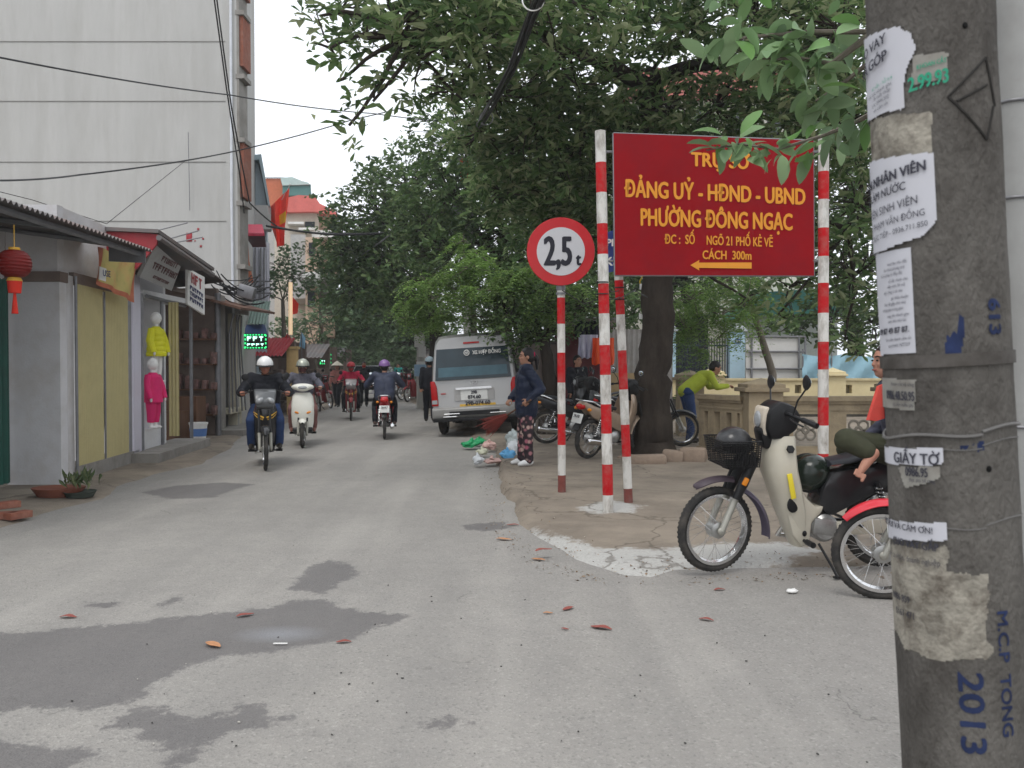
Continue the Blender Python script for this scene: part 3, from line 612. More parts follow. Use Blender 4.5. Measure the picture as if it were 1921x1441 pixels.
# ---------------------------------------------------------------- houses further along the left side
def pxbox(mb, x0, y0, x1, y1, Y, depth, m=0):
    """box whose camera-facing side covers the given part of the view at distance Y"""
    a = P(x0, y0, Y); b = P(x1, y1, Y)
    if depth > .35 and x1 < 900: return pxpoly(mb, [(x0, y0), (x1, y0), (x1, min(y1, 690 + 2240 / Y)), (x0, min(y1, 690 + 2240 / Y))], Y, depth, m)
    mb.bb(a.x - OO.x, b.x - OO.x, Y - OO.y, Y + depth - OO.y, a.z, max(0, b.z), m)
def pxpoly(mb, pts, Y, depth, m=0):
    q = [P(x, y, Y) - OO for x, y in pts]; k = len(q); dv = Vector((0, depth, 0)) if depth < .35 or pts[0][0] > 900 else Vector((depth * ((max(p[0] for p in pts) - 960.5) / 1600 + .012), depth, 0))      # lots lie askew to the street
    mb.add(q + [p + dv for p in q], [tuple(range(k)), tuple(range(k, 2 * k))[::-1]] + [(i, (i + 1) % k, k + (i + 1) % k, k + i) for i in range(k)], m)
M_pblue = mat('pale_blue_sheet', (.42, .50, .55), .6, var=.06); M_win = mat('window_dark', (.03, .035, .04), .2, var=.1)
M_peach = mat('peach_plaster', (.62, .45, .34), .9, var=.08, dirt=(.45, .36, .28), dirt_amt=.3); M_teal = mat('teal_roof', (.08, .20, .19), .6, var=.1); M_tealp = mat('pale_teal', (.42, .55, .53), .6)
M_pink = mat('pink_red_tiles', (.62, .16, .14), .8, var=.12, scale=3); M_obrick = mat('orange_brick', (.50, .16, .085), .9, var=.15, scale=10); M_gwall = mat('grey_far_wall', (.45, .44, .43), .9, var=.1)
M_ptan = mat('tan_wall', (.56, .50, .42), .9, var=.1)
# pale blue gabled house
OO = Vector((-7.3, 24, 0)); h = thing('gabled_house', 'pale blue metal clad house with steep gable right of the tall grey wall', 'house', OO)
mb = MB(); pxpoly(mb, [(452, 783), (452, 312), (466, 300), (484, 306), (494, 345), (500, 385), (502, 783)], 24, 4); mb.build('wall', M_pblue, h)
mb = MB(); pxpoly(mb, [(463, 292), (490, 289), (507, 386), (503, 386), (486, 299), (463, 302)], 23.7, 4.4); mb.build('roof', mat('blue_grey_roof', (.33, .42, .46), .5), h)
mb = MB(); pxbox(mb, 472, 385, 503, 402, 23.7, .3); pxbox(mb, 470, 402, 508, 430, 23.6, .5); mb.build('balcony', M_gwall, h)
mb = MB(); a = P(470, 565, 23.2) - OO; b = P(506, 565, 23.2) - OO; corr(mb, a, b, a + Vector((0, 0, P(0, 455, 23.2).z - P(0, 565, 23.2).z)), .02, 7); mb.build('corrugated_panel', mat('pinkish_white_sheet', (.60, .60, .66), .5), h)
mb = MB()
for x in (478, 488, 495): mb.tube([P(x, 560, 23.1) - OO, P(x + 1, 465, 23.1) - OO], .025, 5)
for y in (528, 540, 550): mb.tube([P(470, y, 22.9) - OO, P(510, y, 22.9) - OO], .02, 5)
mb.build('bars', M_steel, h)
# red awning with orange post and ladder
OO = Vector((-6.4, 20.5, 0)); h = thing('balcony_shelter', 'small red roofed shelter on an orange post beside the tall grey wall', 'shelter', OO)
mb = MB(); slab(mb, [P(456, 421, 21.5) - OO, P(492, 421, 21.5) - OO, P(496, 438, 20.2) - OO, P(458, 438, 20.2) - OO], .06); mb.build('roof', mat('pink_red_sheet', (.62, .06, .11), .5), h)
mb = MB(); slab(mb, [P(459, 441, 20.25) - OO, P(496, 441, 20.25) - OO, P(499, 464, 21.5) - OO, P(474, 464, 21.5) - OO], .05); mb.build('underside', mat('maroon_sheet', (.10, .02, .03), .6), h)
mb = MB(); mb.tube([P(460, 442, 20.4) - OO, P(463, 490, 20.5) - OO, P(471, 530, 20.7) - OO], .06, 8); mb.build('post', M_obrick, h)
mb = MB()
for x in (446, 457): mb.tube([P(x, 422, 19.8) - OO, P(x, 480, 19.8) - OO], .018, 5)
for y in range(425, 480, 10): mb.tube([P(446, y, 19.8) - OO, P(457, y, 19.8) - OO], .014, 5)
mb.tube([P(446, 480, 19.7) - OO, P(445, 540, 19.6) - OO], .025, 6); mb.build('ladder', M_wpaint, h)
# green awning with sign below
OO = Vector((-6.3, 21, 0)); h = thing('awning', 'grey green corrugated awning with a blue valance over the lit sign', 'awning', OO)
mb = MB(); corr(mb, P(474, 565, 21.8) - OO, P(508, 565, 21.8) - OO, P(464, 608, 20.8) - P(474, 565, 21.8) + P(474, 565, 21.8) - OO, .02, 6); mb.build('sheet', mat('green_grey_sheet', (.22, .30, .26), .6, var=.1), h)
mb = MB(); slab(mb, [P(452, 574, 20.6) - OO, P(474, 572, 21) - OO, P(450, 636, 20.2) - OO, P(432, 632, 20) - OO], .05); mb.build('panel', mat('grey_awning_panel', (.30, .32, .30), .7, dirt=(.18, .17, .15)), h)
mb = MB(); slab(mb, [P(463, 609, 20.8) - OO, P(496, 607, 21.2) - OO, P(502, 626, 21) - OO, P(456, 626, 20.5) - OO], .05); mb.build('valance', M_blue, h)
M_led = mat('led_green', (.06, .9, .28), .5, emit=1.1, var=0); M_ledw = mat('led_white', (.6, 1.0, .85), .5, emit=1.2, var=0)
def led_sign(label, x0, y0, x1, y1, Y, seed, n):
    o = P((x0 + x1) / 2, (y0 + y1) / 2, Y); t = thing('led_sign', label, 'lit sign', o); a = P(x0, y1, Y) - o; b = P(x1, y0, Y) - o
    mb = MB(); mb.bb(a.x, b.x, 0, .08, a.z, b.z, 0, .01); mb.build('case', M_black, t)
    mb = MB(); W_ = b.x - a.x; H_ = b.z - a.z
    for i in range(n):
        f = (i + .25) / n
        for z in (a.z + .03, b.z - .03): mb.box((a.x + f * W_, -.01, z), (W_ / n * .5, .02, .03))
    for i in range(n // 2):
        f = (i + .5) / (n // 2)
        for x in (a.x + .03, b.x - .03): mb.box((x, -.01, a.z + f * H_), (.03, .02, H_ / n))
    mb.build('border_lights', M_led, t)
    mb = MB(); r = random.Random(seed)
    glyphs(mb, Vector((a.x + .14 * W_, -.012, a.z + H_ * .52)), Vector((1, 0, 0)), Vector((0, 0, 1)), 3, W_ * .78, H_ * .3, 0, random.Random(seed + 40))
    glyphs(mb, Vector((a.x + .14 * W_, -.012, a.z + H_ * .2)), Vector((1, 0, 0)), Vector((0, 0, 1)), 4, W_ * .78, H_ * .16, 0, r)
    mb.build('lit_lettering', M_ledw, t)
led_sign('lit sign with green dotted border and white figures under the blue valance', 458, 626, 501, 655, 20.4, 2, 8)
led_sign('distant green lit sign above the far motorbikes', 600, 662, 622, 684, 34, 5, 6)
# flag with yellow star on a pole
o = P(540, 352, 24); t = thing('flag', 'red flag with a yellow star hanging limp from a slanted pole', 'flag', o)
mb = MB(); mb.tube([P(545, 345, 23.8) - o, P(502, 425, 24.6) - o], .014, 6); mb.build('pole', M_wpaint, t)
mb = MB(); rows, cols = 26, 14; vs = []
for i in range(rows):
    v = i / (rows - 1)
    for j in range(cols):
        u = j / (cols - 1)
        lx = 500 + 43 * u; ly0 = 395 - 42 * u; x = lx + (530 - lx) * v * (.6 + .1 * u) + 4 * math.sin(u * 9 + v * 2) * v; y = ly0 + (70 + 35 * u) * v
        p = P(x, y, 24 + .10 * math.sin(u * 12 + v * 3)) - o; vs.append(p)
fs = [(i * cols + j, i * cols + j + 1, (i + 1) * cols + j + 1, (i + 1) * cols + j) for i in range(rows - 1) for j in range(cols - 1)]
st = lambda k: 1 if (9 <= k // (cols - 1) <= 13 and 7 <= k % (cols - 1) <= 10) else 0
for m in (0, 1): mb.add(vs, [f for k, f in enumerate(fs) if st(k) == m], m)
mb.build('cloth', [mat('flag_red', (.88, .075, .045), .8, var=.08), mat('flag_yellow', (.75, .5, .03), .8)], t)
# far houses
OO = Vector((-13, 44, 0)); h = thing('brick_house', 'orange brick upper storey with pale teal roof rising behind the flag', 'house', OO)
mb = MB(); pxbox(mb, 496, 335, 532, 402, 44, 6); mb.build('brick_storey', M_obrick, h); mb = MB(); pxbox(mb, 497, 402, 532, 740, 44.1, 6); mb.build('wall', M_gwall, h)
mb = MB(); pxpoly(mb, [(497, 333), (533, 333), (528, 345), (552, 352), (582, 349), (578, 343), (545, 333)], 43.9, .2); pxbox(mb, 530, 347, 583, 367, 43.5, 4); mb.build('roof', M_teal, h)
mb = MB(); pxpoly(mb, [(526, 334), (548, 332), (583, 346), (530, 348)], 43.4, 4); mb.build('roof_slope', M_tealp, h)
OO = Vector((-11, 40, 0)); h = thing('red_roofed_house', 'cream and grey house with a pinkish red tiled roof right of the flag', 'house', OO)
mb = MB(); pxpoly(mb, [(530, 398), (533, 372), (560, 366), (590, 368), (600, 382), (625, 394), (632, 400), (632, 405), (590, 397)], 39.6, 6); mb.build('roof', M_pink, h)
mb = MB(); pxbox(mb, 515, 396, 598, 740, 40, 7); mb.build('wall', M_ptan, h)
mb = MB(); pxbox(mb, 596, 402, 632, 500, 40.4, 6); mb.build('side_wall', M_peach, h)
mb = MB(); pxbox(mb, 540, 416, 570, 420, 39.4, .6); pxbox(mb, 560, 427, 592, 431, 39.3, .7); pxbox(mb, 585, 432, 640, 445, 39.5, .8); mb.build('balcony_slab', M_wpaint, h)
for a in ((572, 416, 590, 426), (622, 398, 632, 418), (620, 420, 630, 432), (548, 440, 556, 470)):
    mb = MB(); pxbox(mb, *a, 39.9, .1); mb.build('window', M_win, h)
OO = Vector((-9.4, 36, 0)); h = thing('peach_house', 'tall narrow peach coloured house front with a white balcony', 'house', OO)
mb = MB(); pxbox(mb, 573, 445, 598, 740, 36.6, 5); mb.build('wall', M_peach, h)
mb = MB(); pxbox(mb, 545, 440, 573, 560, 37, 5, 0); mb.build('grey_bay', M_gwall, h)
mb = MB(); pxbox(mb, 567, 510, 606, 522, 35.8, 1.2); pxbox(mb, 570, 522, 600, 535, 36, 1); mb.build('balcony', M_wpaint, h)
mb = MB(); pxbox(mb, 594, 515, 616, 740, 37, 4); mb.build('side_wall', mat('brown_grey_wall', (.25, .21, .19), .9, var=.15), h)
mb = MB(); pxbox(mb, 607, 592, 628, 632, 35.5, 2); mb.build('annex', M_peach, h)
for a in ((579, 455, 590, 480), (577, 545, 590, 575)):
    mb = MB(); pxbox(mb, *a, 36.5, .1); mb.build('window', M_win, h)
# low shops further on
def low_shop(label, x0, x1, yt, Y, mw, ma, dep=4, open_=True):
    global OO
    OO = Vector((P((x0 + x1) / 2, 700, Y).x, Y, 0)); h = thing('low_shop', label, 'shop', OO); a = P(x0, yt, Y); b = P(x1, yt, Y)
    mb = MB(); mb.bb(a.x - OO.x - 3, a.x - OO.x, 0, dep, 0, a.z); mb.bb(a.x - OO.x, b.x - OO.x, dep - .2, dep, 0, a.z); mb.bb(b.x - OO.x - .18, b.x - OO.x, 0, .25, 0, a.z); mb.bb(a.x - OO.x, b.x - OO.x - .18, 0, .15, a.z - .5, a.z); mb.build('wall', mw, h)
    mb = MB(); corr(mb, Vector((a.x - OO.x, -1.3, a.z - .45)), Vector((b.x - OO.x, -1.3, a.z - .45)), Vector((a.x - OO.x, .2, a.z + .1)), .02, 8); mb.build('awning', ma, h)
    mb = MB(); r = random.Random(int(x0))
    for k in range(9): x = a.x + (b.x - a.x) * (k % 3 + .5) / 3 - OO.x; z = (k // 3) * .5; mb = MB(); mb.box((x, r.uniform(.5, 1.2), z + .2), (.28, .3, r.uniform(.25, .39)), 0, None, .02); mb.build('crate', mat('street_goods', (.22, .17, .15), .7, var=.9, scale=5), h)
low_shop('small shop with a red awning and yellow pillar behind the first rider', 500, 552, 640, 25, M_brown, M_redtin, 1.5)
low_shop('low dark shop with green lit sign on its roof edge', 560, 618, 650, 33, M_brown, M_tin, 1.5)
low_shop('farthest low shop on the left with peach wall', 622, 650, 655, 47, M_brown, M_tin, 1.5)
pq = thing('pillar', 'narrow warm yellow pillar rising behind the first two riders', 'pillar', (P(543, 0, 24.6).x, 24.6, 0)); mb = MB(); mb.bb(-.14, .14, 0, .28, 0, P(0, 655, 24.6).z, 0, .01); mb.bb(-.18, .18, -.04, .32, P(0, 655, 24.6).z, P(0, 650, 24.6).z); mb.build('shaft', mat('warm_yellow', (.55, .38, .17), .8), pq)
o = P(545, 610, 25.6); t = thing('light_column', 'slim glowing vertical light tube with a red pennant above the red awning', 'lamp', o)
mb = MB(); mb.tube([P(545, 530, 25.6) - o, P(545, 628, 25.6) - o], .06, 8); mb.build('tube', mat('warm_tube', (1, .72, .45), .5, emit=.4, var=0), t)
mb = MB(); slab(mb, [P(549, 557, 25.6) - o, P(560, 570, 25.6) - o, P(558, 588, 25.6) - o, P(549, 590, 25.6) - o], .02); mb.build('pennant', M_red, t)
for lb, q, m in (('red triangular pennant above the first rider', ((540, 624), (546, 640), (536, 652), (529, 640)), M_red), ('pale blue pennant right of the red one', ((565, 622), (573, 634), (572, 655), (561, 650)), mat('sky_blue_cloth', (.28, .5, .68), .8))):
    o = P(q[0][0], q[0][1], 26); t = thing('pennant', lb, 'flag', o); mb = MB(); slab(mb, [P(x, y, 26 + .05 * i) - o for i, (x, y) in enumerate(q)], .015); mb.build('cloth', m, t)
    mb = MB(); mb.tube([P(q[0][0], q[0][1], 26) - o, P(q[0][0] + 2, q[2][1] + 40, 26) - o], .012, 5); mb.build('stick', M_steel, t)
# ---------------------------------------------------------------- right side: walls, gate, balustrade
M_bal = mat('balustrade_cement', (.31, .25, .165), .95, var=.18, scale=3, bump=.6, bscale=25, dirt=(.11, .085, .065), dirt_amt=.7, dirt_scale=2)
M_yel = mat('yellow_wall_paint', (.58, .49, .29), .85, var=.06, dirt=(.45, .36, .2), dirt_amt=.4)
M_lb = mat('light_blue_paint', (.42, .58, .68), .8, var=.05, dirt=(.3, .4, .46), dirt_amt=.3)
def cap_pyr(mb, x, y, z, w, h, m=0):
    mb.box((x, y, z + .03), (w, w, .06), m, None, .01); mb.box((x, y, z + .085), (w * .86, w * .86, .05), m)
    q = w * .86 / 2; mb.add([(x - q, y - q, z + .11), (x + q, y - q, z + .11), (x + q, y + q, z + .11), (x - q, y + q, z + .11), (x, y, z + .11 + h)], [(0, 1, 4), (1, 2, 4), (2, 3, 4), (3, 0, 4)], m)
# balustrade: two runs and two capped posts
OO = Vector((P(1310, 700, 13).x, 13, 0)); h = thing('balustrade', 'weathered tan cement balustrade with capped posts and pierced panels behind the motorbikes', 'balustrade', OO)
def post(px, Y, w, topy):
    c = P(px, topy, Y) - OO; mb = MB(); mb.bb(c.x - w / 2, c.x + w / 2, c.y - w / 2, c.y + w / 2, 0, c.z - .1); mb.bb(c.x - w * .56, c.x + w * .56, c.y - w * .56, c.y + w * .56, 0, .12); cap_pyr(mb, c.x, c.y, c.z - .1, w * 1.28, .09); mb.build('post', M_bal, h)
post(1294, 16.6, .46, 704); post(1428, 12.6, .5, 722); post(1690, 12.5, .5, 722)
def run(a, b, ya, yb, z0, z1, gaps, th=.14):
    A = P(a, 700, ya) - OO; B_ = P(b, 700, yb) - OO; A.z = B_.z = 0; d = B_ - A; L_ = d.length; d.normalize(); n = Vector((-d.y, d.x, 0))
    def bx(mb, s0, s1, za, zb, t=th, off=0): 
        c = A + d * ((s0 + s1) / 2) + n * off; c.z = (za + zb) / 2; mb.box(c, (s1 - s0, t, zb - za), 0, Matrix.Rotation(math.atan2(d.y, d.x), 3, 'Z'))
    mb = MB(); bx(mb, -.02, L_ + .02, z1 - .07, z1, th + .12); bx(mb, 0, L_, z1 - .11, z1 - .07, th + .06); mb.build('rail', M_bal, h)
    mb = MB(); gz0, gz1 = z0 + .24, z1 - .26
    bx(mb, 0, L_, z0, gz0); bx(mb, 0, L_, gz1, z1 - .11); s = 0
    for g0, g1 in gaps: bx(mb, s * L_, g0 * L_, gz0, gz1); s = g1
    bx(mb, s * L_, L_, gz0, gz1); bx(mb, 0, L_, z0, z0 + .16, th + .1); bx(mb, 0, L_, gz1 + .05, gz1 + .075, th + .03)
    mb.build('panel', M_bal, h)
    return A, d, L_, gz0, gz1, n
run(1318, 1400, 13.6, 12.7, 0, .98, [(.12, .22), (.36, .5), (.64, .76), (.88, .94)])
mbk = MB(); A, d, L_, g0, g1, n = run(1456, 1672, 12.6, 12.55, 0, .98, [(.14, .38), (.60, .84)])
for c in (.26, .72):      # scrolled grilles
    mbk = MB()
    q = A + d * (c * L_); q.z = (g0 + g1) / 2
    for k in range(4):
        a = R(45 + 90 * k); mbk.torus(q + d * .1 * math.cos(a) + Vector((0, 0, .1 * math.sin(a))), .07, .018, 'Y', 18, 6)
    mbk.torus(q, .05, .018, 'Y', 16, 6); mbk.build('grille', mat('grille_cement', (.2, .18, .15), .9), h)
# stone border round the tree foot
bs = thing('tree_border', 'low broken stone border around the foot of the dark tree trunk', 'kerb', G(1250, 860, .06)); o = bs.location; rr = random.Random(9)
for i, (px, py, w_, d_, hh) in enumerate(((1215, 872, .5, .22, .16), (1262, 868, .3, .25, .2), (1300, 868, .36, .3, .24), (1336, 862, .34, .3, .16), (1192, 866, .25, .3, .1), (1172, 862, .2, .2, .07))):
    p = G(px, py, .06) - o; mb = MB(); mb.box((0, 0, 0), (w_, d_, hh), 0, Matrix.Rotation(rr.uniform(-.3, .3), 3, 'Z') @ Matrix.Rotation(rr.uniform(-.12, .12), 3, 'Y'), .04)
    ob = mb.build('stone', mat('border_stone', (.25, .19, .145), .95, var=.2, bump=.8, bscale=20), bs); ob.location = (p.x, p.y, hh * .38)
# yellow wall across the canal
OO = Vector((P(1450, 700, 23).x, 23, 0)); h = thing('yellow_wall', 'long pale yellow parapet wall with square openings beyond the tan balustrade', 'wall', OO)
mb = MB(); Y = 23; a = P(1255, 712, Y) - OO; b = P(1760, 712, Y) - OO; z1 = P(1400, 714, Y).z; zb0 = P(0, 738, Y).z; zb1 = P(0, 722, Y).z
wins = [(1418, 1430), (1452, 1466), (1496, 1508), (1590, 1604), (1650, 1664)]; x = a.x
mb.bb(a.x, b.x, 0, .2, .62, zb0); mb.bb(a.x, b.x, 0, .2, zb1, z1)
for w0, w1 in wins: u = P(w0, 0, Y).x - OO.x; v = P(w1, 0, Y).x - OO.x; mb.bb(x, u, 0, .2, zb0, zb1); x = v
mb.bb(x, b.x, 0, .2, zb0, zb1); mb.build('wall', M_yel, h)
mb = MB(); mb.bb(a.x, b.x, -.06, .28, z1, z1 + .06); mb.bb(a.x, b.x, .3, .32, 0, z1 - .1); mb.build('coping', mat('tan_coping', (.5, .42, .25), .9, var=.15), h)
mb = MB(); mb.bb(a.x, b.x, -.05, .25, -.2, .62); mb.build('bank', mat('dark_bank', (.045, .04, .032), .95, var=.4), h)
for px in (1342, 1570):
    u = P(px, 0, Y).x - OO.x; mb = MB(); mb.bb(u - .28, u + .28, -.1, .35, .62, z1 + .12); cap_pyr(mb, u, .12, z1 + .12, .62, .12); mb.build('pier', M_yel, h)
# blue gate posts with the barred gate
Y = 26; OO = Vector((P(1320, 700, Y).x, Y, 0)); h = thing('blue_gate', 'dark barred gate between two light blue posts behind the person in lime', 'gate', OO)
for px, lb in ((1256, 'p'), (1387, 'q')):
    c = P(px, 0, Y).x - OO.x; mb = MB(); zt = P(0, 622, Y).z; mb.bb(c - .23, c + .23, 0, .46, 0, zt); cap_pyr(mb, c, .23, zt, .6, .2, 1); ob = mb.build('post', [M_lb, mat('post_cap', (.45, .47, .5), .9)], h)
    if lb == 'q':
        mb = MB(); z = P(0, 640, Y).z; mb.bb(c - .09, c + .09, -.03, -.005, z - .07, z + .07); mb.build('number_plate', mat('plate_blue', (.06, .12, .35), .4), h)
        text_obj('number_lettering', '62', .11, M_wpaint, h, face_mtx((c, -.036, z)), bold=.004)
mb = MB(); x0 = P(1262, 0, Y).x - OO.x; x1 = P(1374, 0, Y).x - OO.x; zt = P(0, 634, Y).z; n = 22
for i in range(n): x = x0 + (x1 - x0) * (i + .5) / n; mb.cyl((x, .2, .05), (x, .2, zt), .016, n=6)
for z in (.15, 1.1, zt - .25): mb.bb(x0, x1, .17, .23, z, z + .05)
mb.build('bars', mat('gate_navy', (.02, .03, .05), .5), h)
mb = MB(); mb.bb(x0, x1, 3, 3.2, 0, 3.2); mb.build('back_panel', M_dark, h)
# white panel hoarding and light blue tarpaulin
Y = 25; OO = Vector((P(1455, 700, Y).x, Y, 0)); h = thing('hoarding', 'white metal panel hoarding on a thin frame right of the blue gate post', 'hoarding', OO)
mb = MB(); x0 = P(1403, 0, Y).x - OO.x; x1 = P(1502, 0, Y).x - OO.x
for ya, yb in ((635, 659), (661, 691), (693, 730)): mb.bb(x0, x1, 0, .04, P(0, yb, Y).z, P(0, ya, Y).z)
mb.build('panel', mat('hoarding_white', (.52, .51, .49), .6, var=.04, dirt=(.4, .37, .33), dirt_amt=.3), h)
mb = MB(); x2 = P(1514, 0, Y).x - OO.x; zt = P(0, 632, Y).z
for x in (x0 + .15, x1, x2): mb.cyl((x, -.05, 0), (x, -.05, zt), .03, n=6)
mb.tube([(x0, -.05, zt), (x2, -.05, zt)], .03, 6); mb.tube([(x0, -.05, P(0, 660, Y).z), (x2, -.05, P(0, 660, Y).z)], .03, 6); mb.tube([(x0, -.05, P(0, 692, Y).z), (x2, -.05, P(0, 692, Y).z)], .03, 6); mb.build('frame', M_steel, h)
OO = P(1580, 690, 24.5); h = thing('tarpaulin', 'light blue tarpaulin stretched between posts above the yellow wall', 'tarpaulin', OO)
vs = []; nx, nz = 28, 8
for i in range(nx):
    for j in range(nz):
        x = 1505 + 240 * i / (nx - 1); sag = 5 * abs(math.sin(i / (nx - 1) * math.pi * 3)); y = 664 + sag + (48 - sag) * j / (nz - 1); p = P(x, y, 24.5 + .08 * math.sin(i * 1.1 + j * .7)) - OO; vs.append(p)
mb = MB(); mb.add(vs, [(i * nz + j, (i + 1) * nz + j, (i + 1) * nz + j + 1, i * nz + j + 1) for i in range(nx - 1) for j in range(nz - 1)]); mb.build('sheet', mat('tarp_blue', (.24, .40, .48), .6, var=.1, scale=2), h)
mb = MB()
for px in (1506, 1560, 1645, 1740): mb.tube([P(px, 655, 24.55) - OO, P(px, 730, 24.55) - OO], .025, 6)
mb.build('poles', M_steel, h)
# garden fence right, green roofs, pink roofed house, hut behind
Y = 32; OO = Vector((P(1500, 700, Y).x, Y, 0)); h = thing('green_roofed_shed', 'shed with teal green roof and pale gable seen through the leaves below the red board', 'shed', OO)
mb = MB(); pxbox(mb, 1420, 585, 1570, 740, Y, 5); mb.build('wall', mat('shed_wall', (.42, .45, .42), .9), h); mb = MB(); pxpoly(mb, [(1410, 590), (1432, 548), (1555, 540), (1580, 592)], Y - .5, 6.5); mb.build('roof', mat('green_roof', (.05, .2, .17), .6, var=.1), h)
Y = 36; OO = Vector((P(1300, 700, Y).x, Y, 0)); h = thing('villa', 'cream villa with pinkish red tiled roof glimpsed through the big tree crown', 'house', OO)
mb = MB(); pxbox(mb, 1180, 178, 1500, 700, Y, 8); mb.build('wall', mat('villa_cream', (.62, .60, .52), .9), h); mb = MB(); pxpoly(mb, [(1160, 180), (1215, 128), (1450, 122), (1520, 182)], Y - .6, 9); mb.build('roof', mat('villa_roof', (.42, .14, .12), .8, var=.15, scale=4), h)
for x in (1230, 1300, 1370, 1440):
    for y in (205, 300): mb = MB(); pxbox(mb, x, y, x + 26, y + 55, Y - .05, .1); mb.build('window', M_win, h)
Y = 22.5; OO = Vector((P(1020, 700, Y).x, Y, 0)); h = thing('garden_wall', 'pinkish white plastered yard wall behind the van and the small dark tree', 'wall', OO)
mb = MB(); pxbox(mb, 900, 645, 1062, 780, Y, .25); mb.build('wall', mat('pinkish_plaster', (.50, .42, .38), .9, var=.12, dirt=(.3, .22, .18), dirt_amt=.5), h); mb = MB(); pxbox(mb, 898, 641, 1064, 646, Y - .05, .35); mb.build('coping', M_conc, h)
Y = 20.5; OO = Vector((P(1090, 700, Y).x, Y, 0)); h = thing('maroon_shed', 'dark maroon shed wall behind the hanging clothes', 'shed', OO)
mb = MB(); pxbox(mb, 1052, 612, 1150, 790, Y, 3); mb.build('wall', mat('maroon_wall', (.11, .028, .03), .85, var=.3), h); mb = MB(); pxbox(mb, 1040, 596, 1160, 612, Y - .8, 4); mb.build('roof', M_tin, h)
Y = 19; OO = Vector((P(1170, 700, Y).x, Y, 0)); h = thing('sheet_fence', 'grey corrugated sheet fence left of the dark tree trunk', 'fence', OO)
mb = MB(); corr(mb, P(1128, 620, Y) * 1 - OO - Vector((0, 0, P(0, 620, Y).z)), P(1262, 620, Y) - OO - Vector((0, 0, P(0, 620, Y).z)), P(1128, 618, Y) - OO, .02, 14); mb.build('sheet', mat('grey_sheet', (.27, .26, .25), .6, .2, var=.15, dirt=(.16, .12, .09), dirt_amt=.5), h)
mb = MB(); pxbox(mb, 1126, 700, 1200, 752, Y - .12, .06); mb.build('boards', mat('tan_boards', (.3, .22, .12), .8), h)
Y = 33; OO = Vector((P(850, 700, Y).x, Y, 0)); h = thing('roadside_stall', 'long dark tarpaulin roofed stall along the right side beyond the van', 'stall', OO)
mb = MB(); pxbox(mb, 790, 668, 1000, 755, Y + 2.5, .2); mb.build('wall', M_brown, h); mb = MB(); corr(mb, P(778, 676, Y) - OO, P(1000, 676, Y) - OO, P(800, 655, Y + 3) - OO, .03, 20); mb.build('roof', M_tin, h)
mb = MB()
for px in (782, 830, 880, 940, 995): mb.tube([P(px, 676, Y) - OO, Vector((P(px, 0, Y).x - OO.x, 0, 0))], .04, 6)
mb.build('posts', M_wood, h)
# hanging clothes on a line
OO = P(1090, 640, 17.2); h = thing('washing_line', 'string of hanging clothes between the round sign and the tree', 'washing line', OO)
mb = MB(); mb.tube([P(1040, 596, 17.2) - OO, P(1090, 604, 17.2) - OO, P(1180, 596, 17.2) - OO], .006, 5); mb.build('line', M_steel, h)
def cloth(label, pts, m, Y=17.2):
    o = P(*pts[0], Y); nx = 10; x0, y0, x1, y1 = pts[0][0], pts[0][1], pts[1][0], pts[1][1]; vs = []
    for i in range(nx + 1):
        for j in range(7):
            f = j / 6; p = P(x0 + (x1 - x0) * i / nx + 1.5 * math.sin(j + i) * f, y0 + (y1 - y0) * f + 2 * math.sin(i * 1.7) * f, Y + .07 * math.sin(i * 1.9) * (.3 + f)) - o; vs.append(p)
    mb = MB(); mb.add(vs, [(i * 7 + j, (i + 1) * 7 + j, (i + 1) * 7 + j + 1, i * 7 + j + 1) for i in range(nx) for j in range(6)]); ob = mb.build('garment', m); ob.location = o
    md = ob.modifiers.new('th', 'SOLIDIFY'); md.thickness = .012; tag(ob, label, 'garment', 'clothes on the washing line')
M_ndark = mat('black_blue_cloth', (.012, .013, .025), .9, var=.2)
cloth('dark navy garment hanging leftmost on the washing line', ((1080, 602), (1122, 632)), M_ndark)
cloth('white garment hanging lowest below the navy one', ((1086, 628), (1122, 672)), mat('white_cloth', (.55, .54, .66), .9, var=.1), 17.0)
cloth('bright orange red garment hanging beside the tall striped pole', ((1112, 634), (1152, 684)), mat('orange_cloth', (.78, .10, .03), .8, var=.1), 16.8)

# ---------------------------------------------------------------- traffic sign, red board, street name sign
M_ru = mat('sign_red_paint', (.44, .010, .014), .6, spec=.12, var=.14, scale=7, dirt=(.34, .10, .09), dirt_amt=.8, dirt_scale=13)
M_wu = mat('pole_white_paint', (.60, .585, .55), .6, var=.1, scale=9, dirt=(.22, .19, .16), dirt_amt=1.0, dirt_scale=11, stretch=(1, 1, .4))
M_foot = mat('muddy_red_paint', (.19, .055, .045), .8, var=.25, scale=12, dirt=(.12, .1, .085), dirt_amt=.7, dirt_scale=8)
def striped(parent, a, b, r, ys, first_red, px):
    """pole from a (foot) to b (top); ys: image heights of the band edges from the top down"""
    zs = [max(0, min(1, ((P(px, y, a.y).z - a.z) / (b.z - a.z)))) for y in ys]
    mb = MB(); red = first_red
    for i in range(len(zs) - 1):
        mb.cyl(a.lerp(b, zs[i + 1]), a.lerp(b, zs[i]), r, r, 20, red if red < 2 else 2, False); red = 1 - red if i < len(zs) - 2 or ys[-1] is None else red
    mb.cyl(b, b + (b - a).normalized() * .004, r, r * .6, 20, 0)
    ob = mb.build('pole', [M_wu, M_ru, M_foot], parent); return ob
